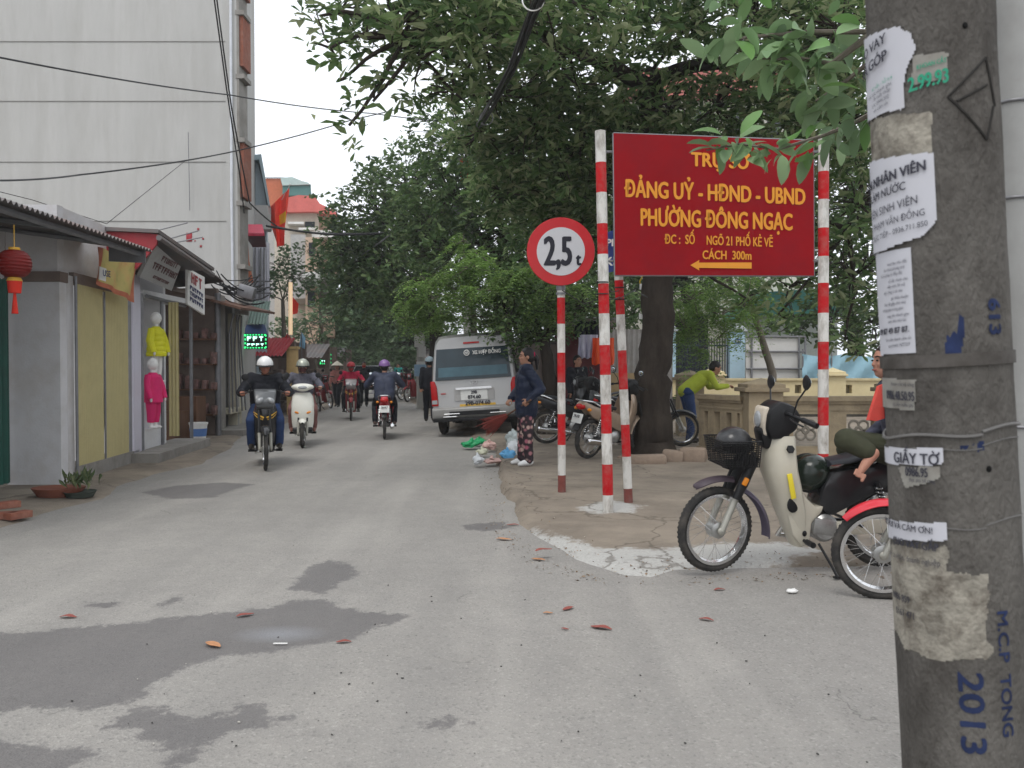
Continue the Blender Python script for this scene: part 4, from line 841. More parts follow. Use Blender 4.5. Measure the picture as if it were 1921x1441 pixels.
def band_pole(px_top, y_top, px_foot, y_foot, Yd, r, edges, first_red, parent, lastfoot=False):
    a = P(px_foot, y_foot, Yd); b = P(px_top, y_top, Yd); a0 = parent.location; a = a - a0; b = b - a0
    ys = [y_top] + edges + [y_foot]; T_ = lambda y: (y_foot - y) / (y_foot - y_top); red = first_red; mb = MB()
    for i in range(len(ys) - 1):
        m = 2 if (lastfoot and i == len(ys) - 2) else red
        p, q = a.lerp(b, T_(ys[i + 1])), a.lerp(b, T_(ys[i])); mb.tube([p, p.lerp(q, .5), q], r, 20, m, False); red = 1 - red
    mb.tube([b, b + Vector((0, 0, .003))], [r, r * .8], 20, 0); mb.tube([a - Vector((0, 0, .12)), a], r, 20, 2 if lastfoot else 0, False)
    return mb.build('pole', [M_wu, M_ru, M_foot], parent)
Yw = G(1054, 925, .07).y; o = G(1054, 925, .07)
ws = thing('weight_limit_sign', 'round red rimmed white sign reading 2,5t on a red and white pole', 'road sign', o)
band_pole(1052, 432, 1054, 925, Yw, .042, [558, 607, 661, 717, 776, 834, 891], 0, ws, True)
c = P(1052, 472, Yw - .06) - o; rad = 62.5 / 1600 * Yw
mb = MB(); mb.lathe([(0, .006), (rad, .006), (rad + .004, 0), (rad, -.012), (0, -.012)], 64, 0, Matrix.Translation(c) @ Matrix.Rotation(R(90), 4, 'X')); mb.build('rim', mat('sign_red_face', (.50, .022, .028), .4, var=.06, dirt=(.36, .05, .045), dirt_amt=.3), ws)
mb = MB(); mb.lathe([(0, .010), (rad * .715, .010), (rad * .715, .004)], 64, 0, Matrix.Translation(c) @ Matrix.Rotation(R(90), 4, 'X')); mb.build('face', mat('sign_white_face', (.56, .56, .58), .4, var=.04, dirt=(.4, .38, .36), dirt_amt=.25), ws)
M_ink = mat('black_ink', (.02, .02, .03), .5)
text_obj('lettering', '2,5', .425, M_ink, ws, face_mtx(c + Vector((-.035, -.013, .01))), bold=.012, sx=.58)
text_obj('small_letter', 't', .19, M_ink, ws, face_mtx(c + Vector((.185, -.013, -.075))), bold=.008, sx=.7)
mb = MB(); mb.cyl(P(1052, 545, Yw) - o, P(1052, 537, Yw) - o, .05, .05, 16); mb.cyl(P(1052, 549, Yw) - o, P(1052, 553, Yw) - o, .052, .052, 16); mb.build('clamp', M_steel, ws)
# big red board on two poles
Yb = G(1141, 958, .08).y; o = G(1141, 958, .08)
bd = thing('direction_board', 'large dark red board with yellow lettering and arrow on two red and white poles', 'sign board', o)
band_pole(1126, 246, 1141, 958, Yb, .049, [305, 361, 419, 476, 531, 587, 646, 702, 757, 812, 870, 928], 0, bd)
band_pole(1545, 255, 1544, 872 + 75, Yb + .15, .049, [322, 374, 427, 480, 530, 586, 640, 692, 744, 797, 850, 905], 0, bd)
# the third pole carries the blue street name plate
q = [P(1151, 250, Yb - .03), P(1526, 264, Yb + .15), P(1527, 517, Yb + .15), P(1154, 516, Yb - .03)]
mb = MB(); slab(mb, [p - o for p in q], .02); M_board = mat('board_red', (.235, .004, .008), .6, var=.12, scale=1.5, dirt=(.18, .008, .014), dirt_amt=.6, spec=.1); mb.build('board', M_board, bd)
mb = MB(); 
for i in range(4):
    a, b = q[i] - o, q[(i + 1) % 4] - o; mb.tube([a + Vector((0, .012, 0)), b + Vector((0, .012, 0))], .012, 6)
for y in (285, 490): mb.tube([P(1130, y, Yb) - o, P(1156, y, Yb) - o], .012, 6); mb.tube([P(1522, y, Yb + .16) - o, P(1546, y, Yb + .16) - o], .012, 6)
mb.build('frame', M_steel, bd)
M_yink = mat('sign_yellow', (.66, .27, .025), .55, var=.1, scale=12, dirt=(.6, .2, .03), dirt_amt=.5, dirt_scale=12)
def bpt(px, py):
    u = (px - 1151) / 376; v = (py - 250) / 266; a = q[0].lerp(q[1], u); b = q[3].lerp(q[2], u); p = a.lerp(b, v); return p
def board_text(name, s, px0, px1, py, hpx, bold, m=None):
    me = text_mesh(s, 1.0, bold=bold); xs = [v.co.x for v in me.vertices]; x0, x1 = min(xs), max(xs)
    # cap height of the built-in face is about 0.73 of the size
    k = hpx / .73
    for v in me.vertices:
        u = (v.co.x - x0) / (x1 - x0); px = px0 + (px1 - px0) * u; tilt = (py[1] - py[0]) * u
        p = bpt(px, py[0] + tilt + hpx * .02 - v.co.y * k); v.co = p - o + Vector((0, -.006 - v.co.z, 0))
    me.materials.clear(); me.materials.append(m or M_yink); ob = bpy.data.objects.new(name, me); C.objects.link(ob); ob.parent = bd
board_text('lettering', 'TRỤ SỞ', 1294, 1405, (293, 296), 27, .04)
board_text('lettering', 'ĐẢNG UỶ - HĐND - UBND', 1169, 1511, (352, 360), 32, .042)
board_text('lettering', 'PHƯỜNG ĐÔNG NGẠC', 1199, 1486, (405, 410), 33, .042)
board_text('lettering', 'ĐC :  SỐ', 1243, 1300, (447, 447), 18, .03); board_text('lettering', 'NGÕ 21 PHỐ KẺ VẼ', 1322, 1448, (448, 451), 18, .03)
board_text('lettering', 'CÁCH  300m', 1314, 1407, (476, 477), 17, .03)
mb = MB(); pts = [bpt(x, y) - o + Vector((0, -.008, 0)) for x, y in ((1291, 497), (1308, 487), (1307, 492), (1407, 491), (1407, 503), (1307, 502), (1308, 507))]; slab(mb, pts, .004); mb.build('arrow', M_yink, bd)
# street name sign on the third pole
o3 = G(1179, 941, .08); sn = thing('street_name_sign', 'blue street name plate on a red and white pole half hidden by the red board', 'street sign', o3)
band_pole(1160, 500, 1179, 941, o3.y, .043, [526, 590, 657, 730, 796, 856, 916], 0, sn, True)
mb = MB(); qq = [P(1139, 436, o3.y + .12) - o3, P(1190, 420, o3.y + .3) - o3, P(1190, 500, o3.y + .3) - o3, P(1139, 512, o3.y + .12) - o3]; slab(mb, qq, .015); mb.build('plate', mat('street_blue', (.04, .07, .26), .4, var=.08), sn)
mb = MB(); mb.tube([P(1160, 505, o3.y) - o3, P(1157, 425, o3.y + .2) - o3], .03, 10); mb.build('mount', M_wu, sn)
text_obj('lettering', 'PH', .1, M_wpaint, sn, face_mtx(P(1148, 455, o3.y + .1) - o3), bold=.004); text_obj('lettering', 'KẺ', .12, M_wpaint, sn, face_mtx(P(1148, 490, o3.y + .1) - o3), bold=.004)
# wires tied round the poles
wt = thing('tied_wires', 'loops of black and pale wire tied between the striped poles', 'wire', P(1135, 540, Yb))
mb = MB(); o = wt.location
for (px, py, Yy, r) in ((1130, 530, Yb, .055), (1130, 552, Yb, .055), (1163, 540, o3.y, .05), (1163, 562, o3.y, .05)): mb.torus(P(px, py, Yy) - o, r, .006, 'Z', 20, 5)
for a, b, c in (((1130, 532), (1148, 548), (1163, 545)), ((1134, 556), (1150, 562), (1166, 556)), ((1163, 560), (1190, 545), (1215, 558)), ((1055, 545), (1095, 570), (1130, 560))):
    mb.tube([P(*a, Yb) - o, P(*b, Yb + .3) - o, P(*c, o3.y) - o], .005, 5)
mb.build('loops', M_black, wt)
# yellow flex and white plugs hanging on the trunk
fl = thing('hanging_flex', 'yellow looped flex with white plug sockets hanging on the dark trunk', 'cable', P(1208, 540, 13.2)); o = fl.location; Yt = 13.2
mb = MB(); mb.tube([P(x, y, Yt) - o for x, y in ((1206, 518), (1214, 530), (1212, 548), (1204, 566), (1207, 590))], .012, 6); mb.tube([P(x, y, Yt) - o for x, y in ((1206, 518), (1200, 528), (1203, 540))], .012, 6); mb.build('flex', mat('yellow_flex', (.5, .36, .05), .5), fl)
mb = MB(); mb.box(P(1203, 538, Yt - .02) - o, (.05, .04, .09), 0, None, .01); mb.box(P(1203, 594, Yt - .02) - o, (.07, .04, .08), 0, None, .01); mb.build('plug', M_wpaint, fl)
# ---------------------------------------------------------------- near concrete pole with posters, pipe, wires, utility poles
M_pole = mat('pole_concrete', (.12, .112, .102), .95, var=.32, scale=7, bump=1, bscale=110, dirt=(.042, .037, .033), dirt_amt=.85, dirt_scale=5, spec=.1, stretch=(1, 1, .5))
PA = P(1741, 0, 1.95); PB = P(1812, 1441, 1.95)
ax = (PA - PB).normalized(); PF = PB + ax * ((0 - PB.z) / ax.z); PT = PB + ax * ((6.5 - PB.z) / ax.z)
def prad(t):        # radius along the axis, t in metres above the foot
    return .137 - .0022 * t
cp = thing('concrete_pole', 'dark weathered concrete pole covered with torn paper notices at the right edge', 'utility pole', PF)
u0 = Vector((1, 0, 0)); u0 = (u0 - ax * u0.dot(ax)).normalized(); v0 = ax.cross(u0)      # v0 points away from the camera
def cyl_pt(th, t, off=0):
    r = prad(t) + off; return ax * t + (u0 * math.sin(th) - v0 * math.cos(th)) * r
mb = MB(); n = 64; k = 90; Lp = (PT - PF).length; vs = []
for i in range(k + 1):
    for j in range(n):
        t = -.1 + (Lp + .1) * i / k; th = 2 * math.pi * j / n; p = cyl_pt(th, t); d = mnoise.noise(p * 9) * .0025 + mnoise.noise(p * 30) * .001; vs.append(cyl_pt(th, t, d))
mb.add(vs, [(i * n + j, i * n + (j + 1) % n, (i + 1) * n + (j + 1) % n, (i + 1) * n + j) for i in range(k) for j in range(n)]); mb.build('shaft', M_pole, cp, smooth=60)
def hit(px, py):
    """angle and height on the pole surface seen at a point of the photograph (nearest silhouette if it misses)"""
    o = Vector((0, 0, CAMZ)) - PF; d = ray(px, py).normalized(); oo = o - ax * o.dot(ax); dd = d - ax * d.dot(ax); t = -oo.dot(dd) / dd.dot(dd)
    h = (oo + dd * t).length; z = (o + d * t).dot(ax); r = prad(z)
    if h < r: t -= math.sqrt(r * r - h * h) / dd.length
    p = o + d * t; z = p.dot(ax); q = p - ax * z; return math.atan2(q.dot(u0), -q.dot(v0)), z
M_paper = mat('paper_white', (.50, .50, .54), .8, var=.05, scale=6, dirt=(.42, .41, .42), dirt_amt=.4, dirt_scale=6)
M_paper2 = mat('paper_old', (.27, .26, .235), .9, var=.15, scale=12, dirt=(.16, .14, .12), dirt_amt=.8, dirt_scale=16)
M_paper3 = mat('paper_ragged', (.27, .25, .21), .95, var=.4, scale=18, dirt=(.06, .045, .035), dirt_amt=1, dirt_scale=15, bump=.8, bscale=60)
M_pink_ = mat('ink_dark', (.045, .045, .06), .8); M_gink = mat('ink_green', (.03, .28, .17), .7); M_bink = mat('ink_blue', (.018, .028, .075), .9, var=.4, scale=20)
def poster(label, outline, m, ext=0, off=.003, ragged=.0, lift=None, seed=0):
    """outline in photograph points, clockwise; left edge may wrap further round by ext radians"""
    rng = random.Random(seed); hp = [hit(*p) for p in outline]; cxs = sum(p[0] for p in outline) / len(outline)
    hp = [(th - (ext if outline[i][0] < cxs and ext else 0), z) for i, (th, z) in enumerate(hp)]
    # dense outline, then fill on a grid clipped by the polygon
    th0, th1 = min(h[0] for h in hp), max(h[0] for h in hp); z0, z1 = min(h[1] for h in hp), max(h[1] for h in hp)
    nu, nv = max(12, int((th1 - th0) * .137 / .0035)), max(10, int((z1 - z0) / .0035))
    X, Y = np.meshgrid(np.linspace(th0, th1, nu), np.linspace(z0, z1, nv)); S = .137
    sd = poly_sdf(X * S, Y, [(a * S, b) for a, b in hp])
    if ragged: sd = sd + vnoise(X * S, Y, 35, seed + 3, 3) * ragged
    vs = []; mb = MB(); WN = vnoise(X * S, Y, 14, seed, 2)
    for j in range(nv):
        for i in range(nu):
            o_ = off + .0015 * WN[j, i]
            if lift: o_ += lift(X[j, i], Y[j, i], hp)
            vs.append(cyl_pt(X[j, i], Y[j, i], o_))
    fs = [(j * nu + i, j * nu + i + 1, (j + 1) * nu + i + 1, (j + 1) * nu + i) for j in range(nv - 1) for i in range(nu - 1) if sd[j, i] > -.003 and sd[j, i + 1] > -.003 and sd[j + 1, i] > -.003 and sd[j + 1, i + 1] > -.003]
    mb.add(vs, fs); bm_name = 'poster'; ob = mb.build(bm_name, m, cp, smooth=60)
    bm = bmesh.new(); bm.from_mesh(ob.data); bmesh.ops.delete(bm, geom=[v for v in bm.verts if not v.link_faces], context='VERTS'); bm.to_mesh(ob.data); bm.free()
    if label: ob['label'] = label
    return ob
def pole_text(parent, s, p_end, hpx, m, slope=0, bold=.0, sx=.8, align='RIGHT', off=.0055, rot=0, lift=0):
    """text laid round the pole; p_end = right (or left) end of the base line in the photograph"""
    th, z = hit(*p_end); dist = 2.15; size = hpx / .79 / 1600 * dist
    me = text_mesh(s, size, bold=bold * size, sx=sx, align=align)
    for v in me.vertices:
        x, y = v.co.x, v.co.y + size * .36
        if rot: x, y = (y, -x) if rot < 0 else (-y, x)
        y += slope * x; v.co = cyl_pt(th + x / prad(z), z + y, off + lift + v.co.z * .5)
    me.materials.clear(); me.materials.append(m); ob = bpy.data.objects.new('lettering', me); C.objects.link(ob); ob.parent = parent
    return ob
# posters from the top down
p = poster('torn white loan notice curling off the pole at the top', [(1622, 60), (1650, 50), (1690, 48), (1712, 60), (1722, 90), (1705, 130), (1700, 160), (1702, 205), (1660, 212), (1612, 232)], M_paper, .55, .006, .006, None, 1)
pole_text(p, 'CHO VAY', (1668, 80), 18, M_pink_, .16, .02, .85, off=.011); pole_text(p, 'TRẢ GÓP', (1670, 112), 19, M_pink_, .16, .03, .85, off=.011)
for i, y in enumerate((140, 152, 163, 176, 188)): pole_text(p, ('tư vấn - hỗ trợ', 'thủ tục nhanh gọn', 'lãi suất thấp', 'LH: 0944.202', 'xin cảm ơn')[i], (1680 - i * 2, y + 8), 7, M_gink if i == 0 else M_pink_, .16, 0, .8, off=.011)
p = poster('small green numbered sticker beside the torn loan notice', [(1712, 106), (1779, 98), (1777, 152), (1711, 160)], M_paper2, 0, .003, .003, None, 2)
pole_text(p, '2.99.93', (1778, 155), 25, M_gink, .08, .03, .62); pole_text(p, 'KHOAN CẮT', (1775, 118), 8, M_gink, .08, .02, .7)
p = poster('half peeled grey paper stuck above the recruitment notice', [(1630, 215), (1752, 207), (1754, 300), (1630, 305)], M_paper3, .5, .002, .012, None, 3)
p = poster('white recruitment notice with curled lower corner', [(1632, 302), (1750, 288), (1757, 400), (1754, 420), (1735, 442), (1705, 462), (1640, 475)], M_paper, .5, .0075, 0, None, 4)
for s_, e, hpx, b, sl in (('TUYỂN NHÂN VIÊN', (1738, 320), 18, .03, .1), ('BÁN - LÀM NƯỚC', (1703, 356), 15, .01, .1), ('ƯU TIÊN SINH VIÊN', (1724, 382), 15, 0, .1), ('ĐC: 21 PHẠM VĂN ĐỒNG', (1737, 404), 12, 0, .1), ('LH TRỰC TIẾP - 0936.711.850', (1742, 424), 10, 0, .1)): pole_text(p, s_, e, hpx, M_pink_, sl, b, .8, off=.0105)
p = poster('narrow sheet of dense print under the recruitment notice', [(1636, 478), (1709, 466), (1719, 660), (1644, 668)], M_paper2 if False else M_paper, .5, .003, 0, None, 5)
txt = ['mua bán nhà đất', 'cho thuê phòng trọ', 'hồ sơ pháp lý đầy đủ', 'sổ đỏ chính chủ', 'diện tích 30 m2', 'ngõ rộng ô tô vào', 'giá thỏa thuận', 'liên hệ gặp chủ nhà', 'không qua trung gian', 'sang tên nhanh gọn', 'xem nhà mọi lúc']
for i, s_ in enumerate(txt): pole_text(p, s_, (1704 + i * .4 - (i % 3) * 5, 492 + i * 11), 6, M_pink_, .04, 0, .75)
pole_text(p, '09 87 49 87 87.', (1708, 622), 11, M_pink_, .04, .03, .8); pole_text(p, 'Xin chân thành cảm ơn', (1712, 636), 6, M_pink_, .04, 0, .75); pole_text(p, 'quý khách 7677337', (1710, 648), 6, M_pink_, .04, 0, .75)
p = poster('torn barcode like sticker below the steel band', [(1663, 706), (1720, 712), (1718, 770), (1664, 765)], M_paper2, .25, .003, .004, None, 6)
pole_text(p, '0986.48.50.95', (1718, 752), 17, M_pink_, -.05, .02, .5); pole_text(p, 'khoan cắt bê tông', (1717, 725), 7, M_pink_, -.05, 0, .7); pole_text(p, 'tư vấn miễn phí', (1716, 764), 7, M_pink_, -.05, 0, .7)
p = poster('strip of white paper with torn bottom half of large letters cut off', [(1660, 838), (1769, 840), (1769, 872), (1660, 868)], M_paper, .4, .004, .002, None, 7)
pole_text(p, 'GIẤY TỜ', (1764, 872), 20, M_pink_, 0, .02, .8)
p = poster('scrap of old sticker with number 95 under the white strip', [(1683, 872), (1765, 872), (1768, 898), (1740, 912), (1700, 918), (1690, 895)], M_paper2, 0, .0035, .008, None, 8)
pole_text(p, '0986.95', (1742, 895), 17, M_pink_, 0, .02, .55); pole_text(p, 'đục phá bê tông', (1755, 906), 7, M_pink_, 0, 0, .7)
p = poster('white strip reading thank you, wrapped on the pole', [(1665, 976), (1776, 980), (1776, 1013), (1665, 1012)], M_paper, .4, .005, .001, None, 9)
pole_text(p, 'RẤT VUI VÀ CẢM ƠN!', (1752, 1001), 12, M_pink_, 0, .01, .8, off=.0085)
p = poster('ragged layers of old pasted paper low on the pole', [(1672, 1014), (1790, 1014), (1792, 1062), (1800, 1066), (1862, 1066), (1868, 1230), (1860, 1248), (1790, 1256), (1740, 1240), (1690, 1200), (1676, 1170)], M_paper3, .4, .002, .03, None, 10)
for s_, e, hpx, b in (('CHO VAY GẤP', (1762, 1034), 14, .02), ('hỗ trợ cá nhân, doanh nghiệp', (1765, 1062), 11, 0), ('0986 859', (1710, 1132), 13, .01), ('0161 471', (1718, 1162), 13, .01)): pole_text(p, s_, e, hpx, M_pink_, 0, b, .75)
pole_text(cp, '2013', (1797, 1258), 40, M_bink, 0, .03, 1.35, 'LEFT', .0025, -1); pole_text(cp, 'M.C.P  TONG', (1869, 1145), 21, M_bink, 0, .03, 1.3, 'LEFT', .0025, -1)
pole_text(cp, '613', (1852, 560), 26, M_bink, 0, .05, 1.2, 'LEFT', .0025, -1)
poster('smeared dark blue paint patch on the pole', [(1768, 590), (1800, 582), (1815, 592), (1812, 640), (1806, 680), (1790, 690), (1770, 672)], M_bink, 0, .0015, .016, None, 14)
poster('small smeared blue paint patch lower on the pole', [(1790, 830), (1850, 820), (1862, 850), (1800, 860)], M_bink, 0, .0015, .02, None, 15)
# scratched triangle, bands, hole, wires
mb = MB()
for a, b in (((1778, 182), (1848, 108)), ((1848, 108), (1865, 200)), ((1778, 182), (1850, 262)), ((1795, 190), (1850, 160)), ((1850, 262), (1862, 200))):
    h0, h1 = hit(*a), hit(*b); mb.tube([cyl_pt(h0[0] + (h1[0] - h0[0]) * i / 8, h0[1] + (h1[1] - h0[1]) * i / 8, .0015) for i in range(9)], .0028, 5)
mb.build('drawn_kite', mat('charcoal_line', (.03, .028, .026), .95), cp)
for y, r, lb in ((676, .011, 'galvanised band'), (812, .004, 'w'), (838, .0015, 'w'), (986, .0015, 'w')):
    t = hit(1780, y)[1]; mb = MB(); nn = 48
    if r > .01:
        vs = [cyl_pt(2 * math.pi * j / nn, t + dz, off) for dz, off in ((-.014, .001), (-.014, .005), (.014, .005), (.014, .001)) for j in range(nn)]; mb.add(vs, [(i * nn + j, i * nn + (j + 1) % nn, (i + 1) * nn + (j + 1) % nn, (i + 1) * nn + j) for i in range(3) for j in range(nn)])
    else: mb.tube([cyl_pt(2 * math.pi * j / nn, t + .006 * math.sin(j * .5) + .012 * math.sin(j * .13), r) for j in range(nn + 1)], r, 5)
    mb.build('band' if r > .01 else 'wire', mat('dark_band', (.07, .062, .055), .7, .2, var=.3, dirt=(.16, .15, .14), dirt_amt=.5, dirt_scale=20) if y < 800 else mat('dull_wire', (.13, .125, .12), .6), cp)
mb = MB()
for px, py in ((1810, 48), (1855, 880)): th, z = hit(px, py); c = cyl_pt(th, z, .001); mb.ell(c, (.006, .003, .007), 0, 10, 6)
mb.build('hole', mat('hole_black', (.006, .006, .006), 1), cp)
# pale pipe pole beside it
o = P(1925, 1441, 2.25); a = P(1897, 0, 2.25); axp = (a - o).normalized(); foot = o - axp * (o.z / axp.z)
pp = thing('pipe_pole', 'pale grey pipe pole with wire ties standing right beside the concrete pole', 'pole', foot); mb = MB(); mb.tube([Vector((0, 0, 0)), axp * 3, axp * 6.5], .042, 28); mb.build('pipe', mat('pale_pipe_paint', (.34, .34, .33), .6, var=.08, dirt=(.2, .19, .18), dirt_amt=.5), pp)
mb = MB()
for y in (196, 375, 800): t = (P(1905, y, 2.25) - foot).dot(axp); mb.torus(axp * t, .044, .004, 'Z', 24, 6)
mb.build('tie', M_steel, pp)
# utility poles further off
o = Vector((P(880, 0, 21.5).x, 21.5, 0)); up = thing('utility_pole', 'pale concrete utility pole with crossarm rising out of the leaves behind the van', 'utility pole', o)
mb = MB(); zt = P(880, 205, 21.5).z; mb.tube([(0, 0, 0), (0, 0, zt)], [.17, .11], 12); mb.build('shaft', mat('far_concrete', (.38, .37, .34), .9, var=.1), up)
mb = MB(); mb.bb(-.7, .7, -.05, .05, zt - .75, zt - .65); mb.bb(-.5, .5, -.05, .05, zt - 1.3, zt - 1.2); mb.build('crossarm', M_steel, up)
mb = MB()
for x in (-.6, -.2, .25, .6): mb.lathe([(.0, 0), (.05, .0), (.035, .05), (.055, .07), (.03, .13), (0, .14)], 10, 0, Matrix.Translation((x, 0, zt - .65)))
mb.build('insulator', mat('insulator_white', (.7, .7, .68), .3), up)
mb = MB(); mb.box(P(872, 320, 21.3) - o, (.22, .22, .55), 0, None, .04); mb.build('box', mat('orange_box', (.6, .12, .05), .6), up)
mb = MB(); mb.box(P(868, 400, 21.2) - o, (.5, .3, .35), 0, None, .05); mb.build('meter_box', M_steel, up)
o = Vector((P(788, 0, 29).x, 29, 0)); up = thing('utility_pole', 'slender pole with paper notices and pale blue box left of the van', 'utility pole', o)
mb = MB(); mb.tube([(0, 0, 0), (0, 0, P(0, 480, 29).z)], [.15, .11], 10); mb.build('shaft', mat('far_concrete', (.38, .37, .34), .9, var=.1), up)
mb = MB()
for py, dx, s_ in ((600, -.08, .2), (640, -.05, .3), (660, .06, .25), (690, .02, .3)): mb.box((dx, -.16, P(0, py, 29).z), (s_, .02, s_ * 1.4))
mb.build('notice', M_wpaint, up); mb = MB(); mb.box((0, -.18, P(0, 695, 29).z), (.4, .1, .4), 0, None, .03); mb.build('box', mat('sky_box', (.3, .45, .6), .6), up)
# ---------------------------------------------------------------- cables
def cable(label, pts, r, sag=0, m=None, n=14, group='overhead cables'):
    w = [P(*p) for p in pts]; o = w[0]; q = []
    for i in range(len(w) - 1):
        for j in range(n): f = j / n; p = w[i].lerp(w[i + 1], f); q.append(p - o - Vector((0, 0, sag * 4 * f * (1 - f))))
    q.append(w[-1] - o); mb = MB(); mb.tube(q, r, 6); ob = mb.build('overhead_cable', m or M_black); ob.location = o; tag(ob, label, 'cable', group)
cable('thin cable crossing in front of the tall grey wall high up', [(-60, 96, 9), (430, 178, 15), (700, 213, 19), (942, 236, 21.3)], .012, .04)
cable('cable rising to the right across the lower grey wall', [(-60, 338, 9), (150, 328, 12), (430, 286, 16), (660, 225, 19), (870, 170, 21.4)], .012, .03)
cable('slack black cable hanging down the corner of the grey wall', [(398, -30, 16), (424, 160, 17), (450, 330, 18), (458, 400, 18.6)], .016, 0)
cable('second slack cable down the grey wall corner', [(403, -30, 16), (434, 200, 17), (468, 380, 18), (520, 425, 20), (600, 437, 23), (760, 434, 24), (880, 420, 21.3)], .016, .03)
cable('thick low cable running from the corner to the far pole', [(500, 424, 19.5), (620, 440, 22), (740, 437, 23), (868, 425, 21.3)], .028, .02)
cable('pale wire climbing from the peach house to the tree', [(606, 505, 33), (660, 490, 30), (735, 438, 24)], .025, .03, M_steel)
cable('hairline wire low on the grey wall', [(-40, 350, 12), (60, 375, 13), (200, 420, 15), (350, 300, 18.8)], .006, 0)
# the heavy bundle from the near pole to the far one
o = P(1040, -60, 6); cb = thing('cable_bundle', 'thick black bundle of overhead cables slanting down to the far utility pole', 'cable bundle', o)
for k in range(7):
    rr = random.Random(k); w = [P(1040, -60, 6), P(1003, 20, 7), P(960, 130, 8.4), (P(905, 225, 10.5)), P(880, 262, 21.2)]; mb = MB(); q = []
    for i in range(len(w) - 1):
        for j in range(8): f = j / 8; q.append(w[i].lerp(w[i + 1], f) - o + Vector((.035 * math.cos(k * .9 + i * .7 + f), .03 * math.sin(k * 2), .035 * math.sin(k * .9 + i * .7 + f))))
    mb.tube(q, .014 - .0008 * k, 6); mb.build('strand', M_black, cb)
mb = MB(); mb.torus(P(1000, 0, 6.8) - o, .085, .006, 'Y', 24, 6); mb.build('coil', M_wpaint, cb); mb = MB(); mb.torus(P(912, 222, 10.2) - o, .08, .006, 'Y', 24, 6); mb.build('coil', M_steel, cb)
o = P(460, 540, 18.4); ct = thing('cable_tangle', 'messy tangle of cables and a meter box hanging at the corner of the grey house', 'cable bundle', o); rr = random.Random(21)
for k in range(16):
    x0, x1 = rr.uniform(395, 430), rr.uniform(470, 508); y0, y1 = rr.uniform(505, 545), rr.uniform(500, 570); sg = rr.uniform(8, 45); mb = MB(); q = []
    for i in range(13): f = i / 12; q.append(P(x0 + (x1 - x0) * f, y0 + (y1 - y0) * f + sg * 4 * f * (1 - f) * .6, 18.0 + .5 * math.sin(k) * .4 + f * .6) - o)
    mb.tube(q, rr.uniform(.008, .018), 5); mb.build('cable', M_black, ct)
mb = MB(); mb.box(P(463, 548, 18.2) - o, (.35, .2, .28), 0, Matrix.Rotation(.3, 3, 'Y'), .03); mb.build('meter_box', M_steel, ct)
# ---------------------------------------------------------------- foliage
def leaf_mat(name, cols, trans=.3, rough=.5):
    m = bpy.data.materials.new(name); m.use_nodes = True; nt = m.node_tree; b = nt.nodes['Principled BSDF']; L = nt.links.new
    ge = _n(nt, 'ShaderNodeNewGeometry'); cr = _n(nt, 'ShaderNodeValToRGB'); e = cr.color_ramp.elements
    e[0].position = 0; e[0].color = (*cols[0], 1); e[1].position = 1; e[1].color = (*cols[-1], 1)
    for i, c in enumerate(cols[1:-1]): x = e.new((i + 1) / (len(cols) - 1)); x.color = (*c, 1)
    L(ge.outputs['Random Per Island'], cr.inputs[0])
    tc = _n(nt, 'ShaderNodeTexCoord'); n = _n(nt, 'ShaderNodeTexNoise'); n.inputs['Scale'].default_value = .9; L(tc.outputs['Object'], n.inputs['Vector'])
    mr = _n(nt, 'ShaderNodeMapRange'); mr.inputs[1].default_value = .3; mr.inputs[2].default_value = .7; mr.inputs[3].default_value = .7; mr.inputs[4].default_value = 1.35; L(n.outputs[0], mr.inputs[0])
    sc = _n(nt, 'ShaderNodeVectorMath', operation='SCALE'); L(cr.outputs[0], sc.inputs[0]); L(mr.outputs[0], sc.inputs['Scale'])
    L(sc.outputs[0], b.inputs['Base Color']); b.inputs['Roughness'].default_value = rough; b.inputs['Specular IOR Level'].default_value = .22
    t = _n(nt, 'ShaderNodeBsdfTranslucent'); L(sc.outputs[0], t.inputs['Color'])
    mx = _n(nt, 'ShaderNodeMixShader'); mx.inputs[0].default_value = trans; L(b.outputs[0], mx.inputs[1]); L(t.outputs[0], mx.inputs[2])
    L(mx.outputs[0], nt.nodes['Material Output'].inputs['Surface'])
    return m
ML_big = leaf_mat('broad_leaves', [(.045, .085, .03), (.08, .145, .048), (.12, .20, .07), (.19, .265, .11), (.32, .35, .20), (.13, .205, .07)], .5)
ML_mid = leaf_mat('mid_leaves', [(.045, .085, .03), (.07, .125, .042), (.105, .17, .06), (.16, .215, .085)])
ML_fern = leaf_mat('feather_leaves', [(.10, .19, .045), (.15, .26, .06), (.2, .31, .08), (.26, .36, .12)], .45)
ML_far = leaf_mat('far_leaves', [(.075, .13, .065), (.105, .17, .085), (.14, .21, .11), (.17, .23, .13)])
M_bark = mat('bark_dark', (.034, .027, .022), .95, var=.35, scale=9, bump=1, bscale=30, stretch=(1, 1, .35), dirt=(.075, .062, .05), dirt_amt=.6, dirt_scale=4, spec=.1)
M_bark2 = mat('bark_pale', (.15, .13, .105), .95, var=.3, scale=12, bump=.8, bscale=40, stretch=(1, 1, .4))
def unit(a): return a / np.maximum(np.linalg.norm(a, axis=-1, keepdims=True), 1e-9)
